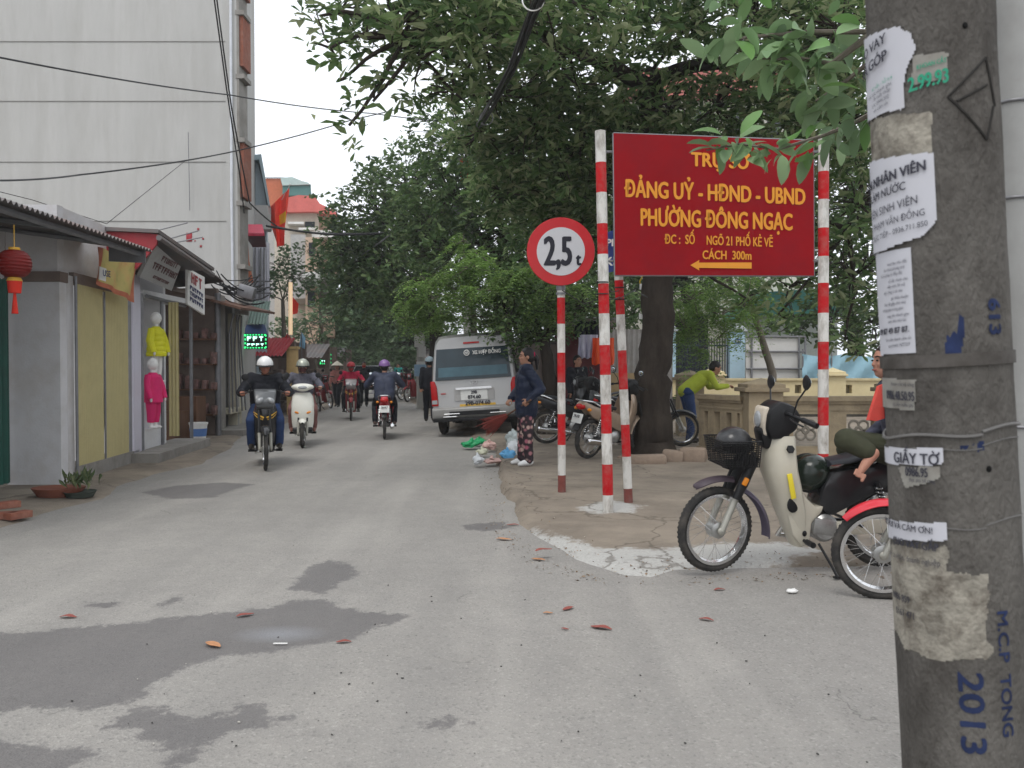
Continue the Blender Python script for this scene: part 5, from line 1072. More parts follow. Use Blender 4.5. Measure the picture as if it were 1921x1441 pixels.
def leaves_mesh(name, pos, d, nrm, ln, wd, mat, parent, fold=.25, fine=False):
    """pos,d,nrm: (n,3); ln,wd: (n,). six vertices and two quads for each leaf"""
    d = unit(d); s = unit(np.cross(d, nrm)); u = np.cross(s, d)
    ln = ln[:, None]; wd = wd[:, None]
    def q(a, b, c): return pos + d * ln * a + s * wd * b + u * wd * c
    V = np.stack([q(0, 0, 0), q(.35, .3, fold * .6), q(.72, .5, fold), q(1, 0, -.1), q(.72, -.5, fold), q(.35, -.3, fold * .6)], 1)
    n = len(pos); k = 6; o = np.arange(n)[:, None] * 6
    F = np.concatenate([o + np.array([0, 1, 2, 3]), o + np.array([0, 3, 4, 5])], 1).reshape(-1, 4)
    if fine:          # rounder leaf with a drooping tip: midrib and two edges
        T_ = ((0, .0), (.14, .24), (.34, .44), (.58, .50), (.80, .38), (.94, .17), (1, .0)); k = 21; S_ = []
        for t_, w_ in T_:
            z_ = -.9 * t_ * t_; S_ += [q(t_, -w_, fold * w_ * 1.6 + z_), q(t_, 0, z_), q(t_, w_, fold * w_ * 1.6 + z_)]
        V = np.stack(S_, 1); o = np.arange(n)[:, None] * k; F = np.concatenate([o + np.array([3 * i + j, 3 * i + j + 1, 3 * i + j + 4, 3 * i + j + 3]) for i in range(6) for j in (0, 1)], 1).reshape(-1, 4)
    me = bpy.data.meshes.new(name); me.vertices.add(n * k); me.vertices.foreach_set('co', V.reshape(-1).astype(np.float32))
    me.loops.add(F.size); me.loops.foreach_set('vertex_index', F.ravel().astype(np.int32)); me.polygons.add(len(F))
    me.polygons.foreach_set('loop_start', (np.arange(len(F)) * 4).astype(np.int32)); me.polygons.foreach_set('use_smooth', np.full(len(F), fine)); me.update(calc_edges=True)
    me.materials.append(mat); ob = bpy.data.objects.new(name, me); C.objects.link(ob); ob.parent = parent
    return ob
def blob_points(blobs, dens, rng, shell=.45):
    """clump centres through ellipsoid blobs: (cx,cy,cz,rx,ry,rz,weight)"""
    out = []
    for b in blobs:
        c = np.array(b[:3]); r = np.array(b[3:6]); wgt = b[6] if len(b) > 6 else 1
        n = max(3, int(dens * wgt * (r[0] * r[2] + r[0] * r[1] + r[1] * r[2]) / 3 * 4))
        v = unit(rng.normal(size=(n, 3))); rad = shell + (1 - shell) * rng.random((n, 1)) ** .6
        rad *= 1 + .25 * rng.normal(size=(n, 1)) * .5
        out.append(c + v * r * rad)
    return np.concatenate(out)
def rosettes(cen, k, ln, wd, rng, droop=.3, jit=.06, flat=.5):
    n = len(cen); kk = rng.integers(max(2, k - 2), k + 3, n)
    idx = np.repeat(np.arange(n), kk); N = len(idx)
    ax = unit(np.stack([rng.normal(0, .5, n), rng.normal(0, .5, n), np.ones(n)], 1))[idx]
    a = rng.random(N) * 2 * np.pi
    h = np.stack([np.cos(a), np.sin(a), np.zeros(N)], 1)
    h = unit(h - ax * np.sum(h * ax, 1, keepdims=True))
    d = unit(h + ax * rng.normal(.15, .3, (N, 1)) - np.array([0, 0, 1]) * rng.random((N, 1)) * droop * 2)
    nr = unit(ax + rng.normal(0, flat, (N, 3)))
    L_ = ln * (.42 + .85 * rng.random(N)); W_ = wd * (L_ / ln) * (.8 + .4 * rng.random(N))
    return cen[idx] + rng.normal(0, jit, (N, 3)), d, nr, L_, W_
def sprays(cen, k, ln, wd, rng, arc=.7, out_from=None):
    """arching fronds of small paired leaflets"""
    P_, D_, N_, L_, W_ = [], [], [], [], []
    for c in cen:
        a = rng.random() * 2 * np.pi
        o = np.array([math.cos(a), math.sin(a), 0])
        if out_from is not None:
            o = o + 1.2 * unit((c - out_from) * np.array([1, 1, 0])); o = unit(o)
        for s in range(3):
            o2 = unit(o + rng.normal(0, .45, 3) * np.array([1, 1, .3])); fl = .32 + .22 * rng.random()
            sd = np.cross(o2, [0, 0, 1])
            for t in np.linspace(.1, 1, k):
                p = c + o2 * fl * t + np.array([0, 0, -arc * fl * t * t])
                tn = unit(o2 + np.array([0, 0, -2 * arc * t]))
                for sg in (-1, 1):
                    P_.append(p); D_.append(sd * sg + tn * .5 + rng.normal(0, .18, 3)); N_.append([rng.normal(0, .3), rng.normal(0, .3), 1])
                    q = .7 + .5 * rng.random(); L_.append(ln * q * (1.15 - .5 * t)); W_.append(wd * q)
    return [np.array(x, float) for x in (P_, D_, N_, L_, W_)]
def limb(mb, a, b, r0, r1, rng, sag=.0, n=7, wob=.06):
    a = np.array(a, float); b = np.array(b, float); L_ = np.linalg.norm(b - a); pts = []
    o = rng.normal(0, 1, 3)
    for i in range(n):
        t = i / (n - 1); p = a * (1 - t) + b * t + rng.normal(0, wob * L_ * .12, 3) * (0 < i < n - 1)
        p = p + o * math.sin(t * math.pi) * wob * L_; p[2] += sag * math.sin(t * math.pi) * L_
        pts.append(p)
    mb.tube(pts, [r0 * (1 - i / (n - 1)) + r1 * i / (n - 1) for i in range(n)], 7, 0)
    return pts
def pb(px, py, Y, r, rz=None, wt=1, ry=None):
    p = P(px, py, Y); return (p.x, p.y, p.z, r, ry or r, rz or r, wt)
def tree(name, label, base, blobs, trunk_pts, tr, ml, mbark, dens, k, ln, wd, seed, kind='rosette', group=None, fork=None, twigs=.25, **kw):
    rng = np.random.default_rng(seed)
    t = thing(name, label, 'tree', base, 0, group); bx = np.array(base)
    bl = [tuple(np.array(b[:3]) - bx) + tuple(b[3:]) for b in blobs]
    mb = MB(); tp = [np.array(q, float) - bx for q in trunk_pts]
    # resampled, slightly gnarled trunk
    pts = []; rs = []
    for i in range(len(tp) - 1):
        for j in range(6):
            f = j / 6; p = tp[i] * (1 - f) + tp[i + 1] * f; q = (i + f) / (len(tp) - 1)
            pts.append(p + rng.normal(0, tr * .06, 3) * (i + j > 0)); rs.append(tr * (1 - .45 * q) * (1 + .35 * math.exp(-q * 14)) * (1 + rng.normal(0, .035)))
    pts.append(tp[-1]); rs.append(tr * .55); mb.tube(pts, rs, 16, 0)
    top = tp[-1]; fk = [np.array(q, float) - bx for q in (fork or [trunk_pts[-1]])]
    for a_, b_, r0_, r1_ in kw.get('links', []): limb(mb, np.array(a_) - bx, np.array(b_) - bx, r0_, r1_, rng, .04, 9, .05)
    for b in bl:
        c = np.array(b[:3]); f = min(fk, key=lambda q: np.linalg.norm(q - c))
        limb(mb, f, c, tr * kw.get('lr', .24), tr * .05, rng, .05)
    cen = blob_points(bl, dens, rng, kw.get('shell', .45))
    for c in cen[rng.random(len(cen)) < twigs]:
        b = min(bl, key=lambda q: np.linalg.norm(np.array(q[:3]) - c)); c0 = np.array(b[:3])
        limb(mb, c0 + (c - c0) * .15, c, .014 * max(1, ln / .17), .004, rng, 0, 4, .1)
    mb.build('trunk', mbark, t, smooth=60)
    if kind == 'rosette': leaves_mesh('crown', *rosettes(cen, k, ln, wd, rng, kw.get('droop', .3), kw.get('jit', .05)), ml, t)
    else: leaves_mesh('crown', *sprays(cen, k, ln, wd, rng, kw.get('arc', .7), kw.get('oc')), ml, t, fold=.1)
    return t
# the big broad-leaved tree behind the red board
B = G(1226, 852, .07); base = (B.x, B.y, .05)
tp = [(B.x, B.y, 0), P(1222, 760, B.y), P(1232, 640, B.y), P(1240, 500, B.y), P(1228, 320, B.y), P(1225, 150, B.y)]
mainb = [pb(690,70,9.4,.75,.6,0.22), pb(640,20,9.6,.5,.4,0.17), pb(790,110,9.6,.85,.6,0.33), pb(790,10,9.8,.95,.7,0.33), pb(850,170,10,.5,.35,0.37), pb(640,150,9.2,.4,.5,0.09), pb(655,235,9.2,.12,.3,0.40),
  pb(700,190,9.4,.35,.3,0.26), pb(900,60,10.5,1.1,.8,0.46), pb(960,10,11,1.2,.9,0.58), pb(930,180,12,.9,.6,0.40), pb(1030,130,12.5,1.3,1,0.58), pb(1000,-60,9,1.5,.8,0.58),
  pb(1090,20,12.5,1.4,1,0.58), pb(1180,-40,11.5,1.6,1,0.58), pb(1040,280,13.4,1.1,.9,1), pb(1110,190,14,1.1,.8,.8), pb(1110,330,14.4,1.1,.8,1), pb(1040,400,14.8,1.0,.7,1),
  pb(1300,40,12.5,1.4,.8,0.68), pb(1420,20,12,1.4,.8,0.85), pb(1500,110,11.5,1.1,.9,0.85), pb(1580,60,10.5,1,.9,0.85), pb(1590,230,11,.9,.8,0.85), pb(1480,230,12.5,.9,.6,0.85),
  pb(1610,380,12,.8,.8,0.85), pb(1600,520,12.3,.6,.55,0.85), pb(1585,640,12.3,.3,.3,0.68), pb(1400,250,14,1.2,.8,.7), pb(1290,290,14.6,1.1,.7,.9), pb(1180,330,15,1,.8,1), pb(900,250,13,.6,.4,.9), pb(960,290,13.5,.8,.5,1), pb(940,360,14,.7,.5,1), pb(1090,250,13,.9,.6,.9), pb(1000,220,12.6,.8,.5,0.58), pb(1180,250,13,.8,.5,1), pb(1250,200,12.8,.7,.5,.8), pb(1340,200,13,.8,.45,.8), pb(1080,440,14.6,.8,.5,1), pb(860,40,10,.9,.6,0.40), pb(740,60,9.4,.7,.5,0.24), pb(820,-60,9.6,1,.6,0.40), pb(620,90,9.3,.25,.25,0.26), pb(600,30,9.5,.25,.25,0.20), pb(1400,560,13,.35,.25,.5), pb(1460,590,12.6,.3,.25,0.51), pb(1480,540,12.8,.3,.3,.7)]
def mk_main():
    return tree('broadleaf_tree', 'dark trunked tree with big oval leaves behind the red board', base, mainb, tp, .31, ML_big, M_bark, 50, 8, .185, .064, 3, lr=.11,
     fork=[P(1225,130,B.y), P(1235,300,B.y), P(1242,470,B.y), P(1060,90,12.6), P(900,50,10.8), P(760,70,9.7), P(1400,120,12.4), P(1540,150,11.6), P(1590,430,12.4)], links=[(P(1225,170,B.y), P(1060,90,12.6), .13, .09), (P(1060,90,12.6), P(900,50,10.8), .09, .06), (P(900,50,10.8), P(760,70,9.7), .05, .03), (P(1225,150,B.y), P(1400,120,12.4), .12, .08), (P(1400,120,12.4), P(1540,150,11.6), .08, .05), (P(1242,430,B.y), P(1590,430,12.4), .08, .04)])
mk_main()
# nearer branch with large leaves entering from the upper right
def near_branch():
    rng = np.random.default_rng(5); o = P(1760, -60, 4.6)
    t = thing('leafy_branch', 'bare twigs with big pale green oval leaves hanging in front of the red board', 'branch', tuple(o))
    mb = MB(); cs = []
    paths = [[(1760,-60,4.6),(1640,60,4.9),(1520,60,5.1),(1400,70,5.2),(1340,90,5.3)], [(1640,60,4.9),(1560,120,5),(1500,110,5.1),(1430,110,5.1)], [(1760,-60,4.6),(1660,200,5.4),(1600,232,6),(1540,256,6.4),(1460,280,6.6),(1385,270,6.7),(1325,282,6.7)],
             [(1700,60,5),(1590,150,5.5),(1530,190,5.6)], [(1760,-60,4.6),(1500,-30,5),(1350,-20,5.2)]]
    for p in paths:
        q = [P(*x) - o for x in p]; mb.tube(q, [.022 - .016 * i / (len(q) - 1) for i in range(len(q))], 6, 0)
        for i in range(len(q) - 1):
            for f in (.1, .35, .6, .85, 1):
                if i > 0: cs.append(q[i].lerp(q[i + 1], f))
    mb.build('twig', M_bark2, t)
    cs = np.array([tuple(c) for c in cs]); cs = np.repeat(cs, 1, 0) + rng.normal(0, .03, cs.shape)
    leaves_mesh('leaves', *rosettes(cs, 3, .20, .092, rng, .4, .045, .5), leaf_mat('pale_leaves', [(.14, .21, .12), (.15, .25, .11), (.20, .29, .15), (.10, .22, .05)]), t, fold=.18, fine=True)
near_branch()
def T(name, label, trunk_px, Y, blobs, tr, ml, dens, k, ln, wd, seed, group=None, mb=M_bark, kind='rosette', topz=None, **kw):
    bp = P(trunk_px, 700, Y); c = np.mean([b[:3] for b in blobs], 0); tz = topz or c[2]
    pts = [(bp.x, Y, 0), (bp.x + .1, Y, tz * .4), (.7 * bp.x + .3 * c[0], .7 * Y + .3 * c[1], tz * .8)]
    return tree(name, label, (bp.x, Y, 0), blobs, pts, tr, ml, mb, dens, k, ln, wd, seed, kind, group, **kw)
gr = 'street trees along the right side of the road'
T('street_tree', 'small dark leafy tree with a forked trunk between the van and the round sign', 1025, 17, [pb(955,600,17,.85,.55), pb(1040,590,17,.9,.6), pb(1000,540,17.3,1.1,.6), pb(1100,570,17.5,.8,.6), pb(970,650,17,.35,.3,.7)], .19, ML_mid, 60, 6, .13, .06, 21, gr)
T('street_tree', 'tall dark tree rising right behind the van with a ragged top against the sky', 940, 21, [pb(880,270,21,1.6,1.3), pb(950,330,20.5,1.9,1.4), pb(850,370,21,1.6,1.2), pb(950,440,20.5,1.9,1.3), pb(860,470,21.5,1.7,1.1), pb(1010,380,20,1.4,1.2), pb(1090,470,19.5,1.3,1.1), pb(1010,500,19.5,1.5,.9), pb(800,420,22.5,1.2,1)], .28, ML_mid, 34, 6, .17, .09, 22, gr)
T('street_tree', 'rounded mid green tree whose crown meets the sky left of the tall dark tree', 815, 28, [pb(770,350,28,1.9,1.4), pb(715,410,28,2,1.4), pb(800,430,28,2.1,1.6), pb(730,480,28,2.1,1.5), pb(655,470,29,1.3,1.2), pb(790,540,27,2.0,1.3), pb(680,540,29,1.7,1.2)], .3, ML_mid, 26, 6, .22, .12, 23, gr)
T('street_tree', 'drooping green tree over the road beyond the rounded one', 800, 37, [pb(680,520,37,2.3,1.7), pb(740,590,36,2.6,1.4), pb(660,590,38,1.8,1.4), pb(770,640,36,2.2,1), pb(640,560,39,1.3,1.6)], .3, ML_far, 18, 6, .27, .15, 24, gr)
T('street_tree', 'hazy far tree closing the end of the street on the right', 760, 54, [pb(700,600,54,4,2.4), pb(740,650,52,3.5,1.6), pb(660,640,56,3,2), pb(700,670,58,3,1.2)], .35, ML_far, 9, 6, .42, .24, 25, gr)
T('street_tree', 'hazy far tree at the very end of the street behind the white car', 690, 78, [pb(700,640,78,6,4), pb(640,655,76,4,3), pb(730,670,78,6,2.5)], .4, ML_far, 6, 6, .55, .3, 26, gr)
bl = [pb(850,520,17.8,.55,.16), pb(800,530,18,.4,.14), pb(910,545,17,.5,.14), pb(980,515,17,.45,.14), pb(1020,590,16.8,.4,.12), pb(770,600,18.6,.4,.14), pb(880,500,17.5,.4,.15), pb(960,520,17.4,.7,.16), pb(900,480,18,.35,.22), pb(880,560,17.6,.6,.14), pb(1000,560,17,.5,.14), pb(930,590,17.2,.5,.12), pb(790,570,18.5,.6,.14), pb(870,450,18.4,.2,.2), pb(1060,540,16.5,.4,.12), pb(830,600,18.6,.5,.12)]
T('feathery_tree', 'young light green tree with feathery fronds over the van roof', 882, 18.9, bl, .11, ML_fern, 52, 9, .09, .036, 27, None, M_bark2, 'spray', topz=3.6)
bl = [pb(1300,560,15.8,.5,.3), pb(1350,590,15.6,.5,.25), pb(1290,620,15.6,.35,.25), pb(1400,560,16,.45,.25), pb(1310,660,15.4,.2,.14), pb(1370,520,16.2,.5,.3)]
T('feathery_tree', 'pale green weeping tree hanging under the right half of the red board', 1440, 16.6, bl, .1, ML_fern, 52, 9, .09, .03, 28, None, M_bark2, 'spray', arc=1.3, topz=3.2)
gb = 'trees beyond the balustrade'
T('garden_tree', 'dark bushy tree behind the pinkish yard wall', 1010, 25, [pb(960,610,25,1.3,.9), pb(1040,600,25,1.5,1), pb(1110,560,25,1.3,1.2), pb(1000,540,25,1.5,1.1), pb(1160,600,25,.9,1)], .2, ML_mid, 26, 6, .2, .11, 35, gb)
T('garden_tree', 'dense dark tree behind the blue gate', 1300, 30, [pb(1180,330,30,2.6,2.2), pb(1300,420,29,2.8,2.1), pb(1250,540,29,2.2,1.5), pb(1180,480,29,2.2,2), pb(1370,500,30,1.8,1.4), pb(1100,400,30,2.4,2)], .3, ML_mid, 15, 6, .27, .15, 31, gb)
T('garden_tree', 'dense dark tree over the light blue tarpaulin', 1600, 27, [pb(1600,330,27,2.6,2.2), pb(1500,380,28,2.2,2), pb(1630,500,26,2.4,1.8), pb(1560,600,26,1.4,.9), pb(1420,330,30,2.2,1.8), pb(1640,610,26,1.3,1), pb(1490,610,26.5,1.1,.5)], .3, ML_mid, 15, 6, .25, .13, 32, gb)
gl = 'small trees in front of the left houses'
T('roadside_tree', 'small leafy tree in front of the grey far houses, under the red flag', 528, 27, [pb(520,500,27,.8,.9), pb(555,520,27,.8,.6), pb(500,560,27,.5,.5,.5), pb(575,470,28,.5,.4,.5)], .1, ML_far, 24, 6, .17, .09, 33, gl, M_bark2)
T('roadside_tree', 'low bushy tree beside the peach coloured house front', 590, 34, [pb(580,610,34,1.2,.6), pb(540,620,33,.8,.5), pb(610,590,35,.8,.6), pb(620,660,36,1,.8)], .1, ML_far, 24, 6, .18, .1, 34, gl, M_bark2)
pot_plant(pot_plants_at[0])
# ---------------------------------------------------------------- motorbikes: x forward, y left, z up; front hub at x=.6
M_tyre = mat('tyre_rubber', (.030, .029, .028), .9, var=.2, scale=20, dirt=(.12, .105, .09), dirt_amt=.6, dirt_scale=8)
M_chrome = mat('chrome', (.72, .72, .72), .18, 1, var=.08); M_alu = mat('cast_aluminium', (.42, .42, .41), .38, .8, var=.2, dirt=(.12, .11, .1), dirt_amt=.5, dirt_scale=9)
M_fork = mat('fork_grey', (.36, .35, .31), .5, .5, var=.12, dirt=(.18, .16, .12), dirt_amt=.5)
M_seat = mat('seat_vinyl', (.014, .015, .020), .35, var=.2); M_lens = mat('headlamp_lens', (.30, .31, .32), .12, .0, spec=.8); M_amber = mat('amber_lens', (.65, .22, .02), .25); M_redl = mat('red_lens', (.42, .012, .012), .2)
M_plate = mat('number_plate', (.66, .66, .64), .5)
M_mirror = mat('mirror_glass', (.55, .6, .62), .05, 1, var=0)
def wheel(par, x, y, z, rz, ro, tw, cast=False, spokes=34, drum=.07):
    w = bpy.data.objects.new('wheel', None)
    mb = MB(); mb.lathe([(0, -.055), (.03, -.055), (drum, -.045), (drum, .03), (.035, .045), (.02, .062), (0, .062)], 24, 0, Matrix.Rotation(R(90), 4, 'X')); mb.cyl((0, -.09, 0), (0, .09, 0), .009, n=8)
    w = mb.build('wheel', M_alu, par); w.location = (x, y, z); w.rotation_euler = (0, 0, rz)
    mb = MB(); mb.torus((0, 0, 0), ro - tw, tw, 'Y', 56, 14, 0, .85)
    for i in range(56 if ro > .25 else 40):      # tread blocks
        a = 2 * math.pi * i / 56; 
        mb.box((math.cos(a) * (ro - .004), 0, math.sin(a) * (ro - .004)), (.008, tw * .9, .014), 0, Matrix.Rotation(-a, 3, 'Y'))
    mb.build('tyre', M_tyre, w)
    mb = MB(); ri = ro - tw * 2 + .006; mb.lathe([(ri, -.024), (ri - .012, -.022), (ri - .02, 0), (ri - .012, .022), (ri, .024), (ri + .004, .028), (ri - .016, .026), (ri - .026, 0), (ri - .016, -.026), (ri + .004, -.028)], 56, 0, Matrix.Rotation(R(90), 4, 'X')); mb.build('rim', M_chrome, w)
    mb = MB()
    if cast:
        for k in range(5):
            for s in (-.11, .11): a = 2 * math.pi * k / 5; mb.tube([(.05 * math.cos(a + s * 4), 0, .05 * math.sin(a + s * 4)), ((ri - .015) * math.cos(a + s), 0, (ri - .015) * math.sin(a + s))], .009, 6)
    else:
        for k in range(spokes):
            a = 2 * math.pi * k / spokes; s = 1 if k % 2 else -1; t = (1 if (k // 2) % 2 else -1) * .75
            mb.tube([(drum * .8 * math.cos(a - t), s * .035, drum * .8 * math.sin(a - t)), ((ri - .012) * math.cos(a), 0, (ri - .012) * math.sin(a))], .0014, 4, 0, False)
    mb.build('spokes', M_alu if cast else M_chrome, w); return w
def arc_fender(par, cx, cz, r0, r1, a0, a1, wd, m, th=.004, y0=0):
    mb = MB(); rings = []
    for i in range(25):
        f = i / 24; a = R(a0 + (a1 - a0) * f); r = r0 + (r1 - r0) * f; w_ = wd * (math.sin(math.pi * min(1, .25 + f * 3) / 2) if f < .25 else 1); ring = []
        for side in (0, 1):
            for j in range(9):
                s = -1 + j / 4; s = -s if side else s; q = r - .028 * s * s - side * th; ring.append((cx + q * math.cos(a), y0 + w_ * s, cz + q * math.sin(a)))
        rings.append(ring)
    mb.loft(rings); return mb.build('front_fender', m, par)
def mirror(par, x, y, z, mx, my, mz, m=M_black, face=0):
    mb = MB(); mb.tube([(x, y, z), (x * .6 + mx * .4, y * .7 + my * .3, z + (mz - z) * .55), (mx, my, mz)], .006, 6); 
    rt = Matrix.Rotation(R(face), 3, 'Z'); mb.ell((mx, my, mz + .04), (.012, .05, .05), 0, 14, 8, rt); ob = mb.build('mirror', m, par)
    mb = MB(); mb.ell(Vector((mx, my, mz + .04)) + rt @ Vector((-.011, 0, 0)), (.005, .047, .037), 0, 14, 8, rt); mb.build('glass', M_mirror, ob)
def motorbike(label, loc, rz, c, style='wave', steer=0, lean=0, group=None, basket=False, stand=True, plate='29-H6 4821', sub=None, tint=None, name='motorbike', cast=False):
    t = thing(name, label, 'motorbike', loc, rz, group); t.rotation_euler = (R(lean), 0, rz)
    sc = style == 'scooter'; ro = .235 if sc else .288; tw = .042 if sc else .029; xf = .62 if sc else .6; acc = sub or c
    wheel(t, xf, 0, ro, steer, ro, tw, cast or sc, drum=.055); wheel(t, -.6, 0, ro, 0, ro, tw + .004, cast or sc, drum=.07)
    # steering parts under a pivot on the fork line
    st = lambda p: Matrix.Translation((xf, 0, 0)) @ Matrix.Rotation(steer, 4, 'Z') @ Matrix.Translation((-xf, 0, 0)) @ Vector(p) if steer else Vector(p)
    mb = MB()
    for y in (-.075, .075):
        mb.tube([st((xf, y, ro)), st((xf - .10, y, ro + .21))], [.021, .024], 12, 0); mb.tube([st((xf - .09, y, ro + .19)), st((xf - .24, y, ro + .52)) if not sc else st((xf - .13, y, ro + .28))], .017, 10, 1); mb.ell(st((xf + .002, y, ro)), (.028, .016, .028), 0)
    mb.build('fork', [M_fork, M_black], t)
    hx = .24; hz = 1.05
    if sc: arc_fender(t, xf, ro, ro + .035, ro + .05, 55, 150, .065, c)
    elif style == 'dream':
        f = arc_fender(t, xf, ro, ro + .055, ro + .085, 62, 108, .055, tint, .006); f2 = arc_fender(t, xf, ro, ro + .05, ro + .10, 120, 190, .06, mat('smoky_flap', (.10, .085, .12), .35), .004)
        mb = MB()
        for y in (-.078, .078): mb.tube([(xf - .16, y, ro + .33), (xf - .11, y, ro + .22)], [.034, .028], 12); mb.tube([(xf - .24, y, ro + .5), (xf - .15, y, ro + .31)], [.03, .036], 12)
        mb.build('fork_cover', M_black, t)
        mb = MB(); mb.box((xf - .155, .118, ro + .34), (.035, .02, .055), 0, Matrix.Rotation(R(-26), 3, 'Y'), .008); mb.build('reflector', M_amber, t)
    else: arc_fender(t, xf, ro, ro + .03, ro + .06, 42, 175, .06, c)
    # leg shield: a curved shell, wings to the rear
    if sc: prof = [(.26, .30, .17, .06), (.30, .42, .19, .10), (.34, .58, .20, .13), (.33, .74, .20, .14), (.29, .88, .18, .13), (.25, .95, .13, .10)]
    elif style == 'dream': prof = [(.065, .17, .08, .04), (.13, .30, .11, .11), (.185, .42, .13, .15), (.235, .56, .15, .165), (.29, .70, .16, .18), (.285, .80, .15, .165), (.262, .925, .125, .14)]
    else: prof = [(.13, .20, .12, .10), (.20, .34, .15, .20), (.27, .50, .17, .24), (.33, .66, .18, .25), (.33, .80, .16, .22), (.29, .93, .12, .15)]
    mb = MB(); rings = []
    for (x, z, wd, dp) in prof:
        o_, i_ = [], []
        for j in range(17):
            s = -1 + j / 8; a = s * math.pi / 2; sg = abs(math.sin(a)) ** .8 * (1 if s > 0 else -1); o_.append((x - dp * (1 - math.cos(a)) , wd * sg, z)); i_.append((x - .016 - dp * (1 - math.cos(a)) * .985, (wd - .014) * sg, z))
        rings.append(o_ + i_[::-1])
    mb.loft(rings); mb.build('leg_shield', acc if style == 'dream' else c, t)
    if style == 'dream':
        for sy in (1,):
            mb = MB(); mb.box((.145, .158, .60), (.035, .012, .17), 0, Matrix.Rotation(R(12), 3, 'Y'), .004); mb.build('yellow_sticker', mat('yellow_sticker', (.72, .58, .04), .5), t)
            mb = MB(); mb.lathe([(0, .012), (.026, .010), (.03, 0), (0, 0)], 6, 0, Matrix.Translation((.16, .158, .845)) @ Matrix.Rotation(R(-72), 4, 'X')); mb.build('badge', M_black, t)
    # centre body and side panels traced from the side view
    if sc: body = [(.25, .30), (.25, .42), (.10, .36), (-.12, .36), (-.2, .62), (-.18, .76), (-.75, .84), (-.85, .78), (-.7, .60), (-.5, .45), (-.35, .30), (-.1, .25)]
    elif style == 'dream': body = [(.17, .50), (.13, .66), (.09, .62), (.01, .51), (-.065, .44), (-.12, .46), (-.10, .405), (-.035, .34), (-.02, .20), (.03, .17), (.10, .26)]
    else: body = [(.22, .46), (.20, .60), (.08, .62), (-.04, .60), (-.16, .66), (-.45, .72), (-.80, .84), (-.86, .80), (-.62, .60), (-.35, .50), (-.15, .42), (.0, .36), (.1, .34)]
    mb = MB(); mb.prism(body, -.105, .105, 0, lambda v: Vector((v.x, v.y * (1 if v.x > -.3 else max(.55, 1 + (v.x + .3) * .7)), v.z)), .018); mb.build('body', c, t)
    if style == 'dream':
        mb = MB()
        for (x, z, rx, rz_) in ((.115, .47, .042, .055), (.02, .27, .016, .02)): mb.ell((x, .125 if z > .4 else .108, z), (rx, .008, rz_), 0, 16, 8)
        mb.build('opening', M_black, t) if len(mb.v) else None
        mb = MB(); mb.prism([(-.08, .47), (-.12, .60), (-.17, .68), (-.42, .72), (-.74, .78), (-.80, .73), (-.55, .56), (-.30, .44), (-.18, .38), (-.12, .41)], -.10, .10, 0, lambda v: Vector((v.x, v.y * max(.55, 1 + min(0, v.x + .3) * .7), v.z)), .018); mb.build('rear_body', M_bblk, t)
    # seat
    z0 = .70 if not sc else .76
    mb = MB(); rings = []
    for f, x, z, hh, wd in ((0, -.12, z0 - .02, .02, .05), (.1, -.16, z0, .055, .10), (.3, -.28, z0 + .01, .065, .125), (.6, -.46, z0 + .05, .07, .12), (.8, -.62, z0 + .08, .065, .10), (.95, -.74, z0 + .10, .05, .075), (1, -.78, z0 + .10, .015, .04)):
        rings.append([(x, wd * math.cos(a), z + hh * (.5 + .5 * math.sin(a) if math.sin(a) > 0 else .5 + .15 * math.sin(a)) ) for a in [2 * math.pi * i / 18 for i in range(18)]])
    mb.loft(rings); mb.build('seat', M_seat, t)
    # engine, chain case, exhaust, foot rests
    mb = MB(); mb.lathe([(0, -.11), (.075, -.11), (.095, -.09), (.095, .08), (.08, .1), (.05, .115), (0, .12)], 20, 0, Matrix.Translation((-.13, 0, .30)) @ Matrix.Rotation(R(90), 4, 'X'))
    mb.tube([(-.08, 0, .33), (.10, 0, .36)], [.06, .055], 12)
    for i in range(6): mb.cyl((-.03 + i * .02, 0, .34 + i * .003), (-.024 + i * .02, 0, .34 + i * .003), .075, n=16)
    mb.box((-.12, .10, .31), (.16, .03, .11), 0, Matrix.Rotation(R(-8), 3, 'Y'), .02); mb.build('engine', M_alu, t)
    mb = MB(); mb.box((-.38, .09, .30), (.5, .035, .10), 0, Matrix.Rotation(R(2), 3, 'Y'), .02); mb.build('chain_case', c if style == 'dream' else M_black, t)
    mb = MB(); mb.tube([(.10, -.03, .30), (.12, -.09, .22), (.0, -.13, .19), (-.25, -.14, .21)], [.016, .016, .017, .02], 10); mb.tube([(-.22, -.14, .205), (-.34, -.145, .225), (-.78, -.15, .285), (-.80, -.15, .287)], [.022, .043, .047, .03], 16); mb.build('exhaust', M_chrome, t)
    mb = MB(); mb.cyl((.02, -.21, .22), (.02, .21, .22), .012); 
    for y in (-.19, .19): mb.cyl((.02, y - .045, .222), (.02, y + .045, .222), .02)
    mb.tube([(-.34, -.19, .33), (-.34, .19, .33)], .011, 8); mb.build('foot_rest', M_black, t)
    if stand: mb = MB(); mb.tube([(-.08, .11, .20), (-.13, .2, .07), (-.15, .24, .01)], .009, 8); mb.box((-.15, .245, .008), (.05, .03, .012)); mb.build('kickstand', M_black, t)
    mb = MB()
    for y in (-.1, .1):
        mb.tube([(-.60, y, ro + .02), (-.48, y, .60)], .019, 10, 0)
        for i in range(9): f = i / 8; mb.torus((-.585 + .09 * f, y, ro + .06 + .22 * f), .026, .005, 'Z', 14, 5, 1)
    mb.tube([(-.16, .04, .33), (-.6, .09, ro)], .016, 8, 0); mb.tube([(-.16, -.04, .33), (-.6, -.09, ro)], .016, 8, 0); mb.build('rear_suspension', [M_black, M_chrome], t)
    # tail: rear fender, lamp, plate, rack
    mb = MB(); rings = []
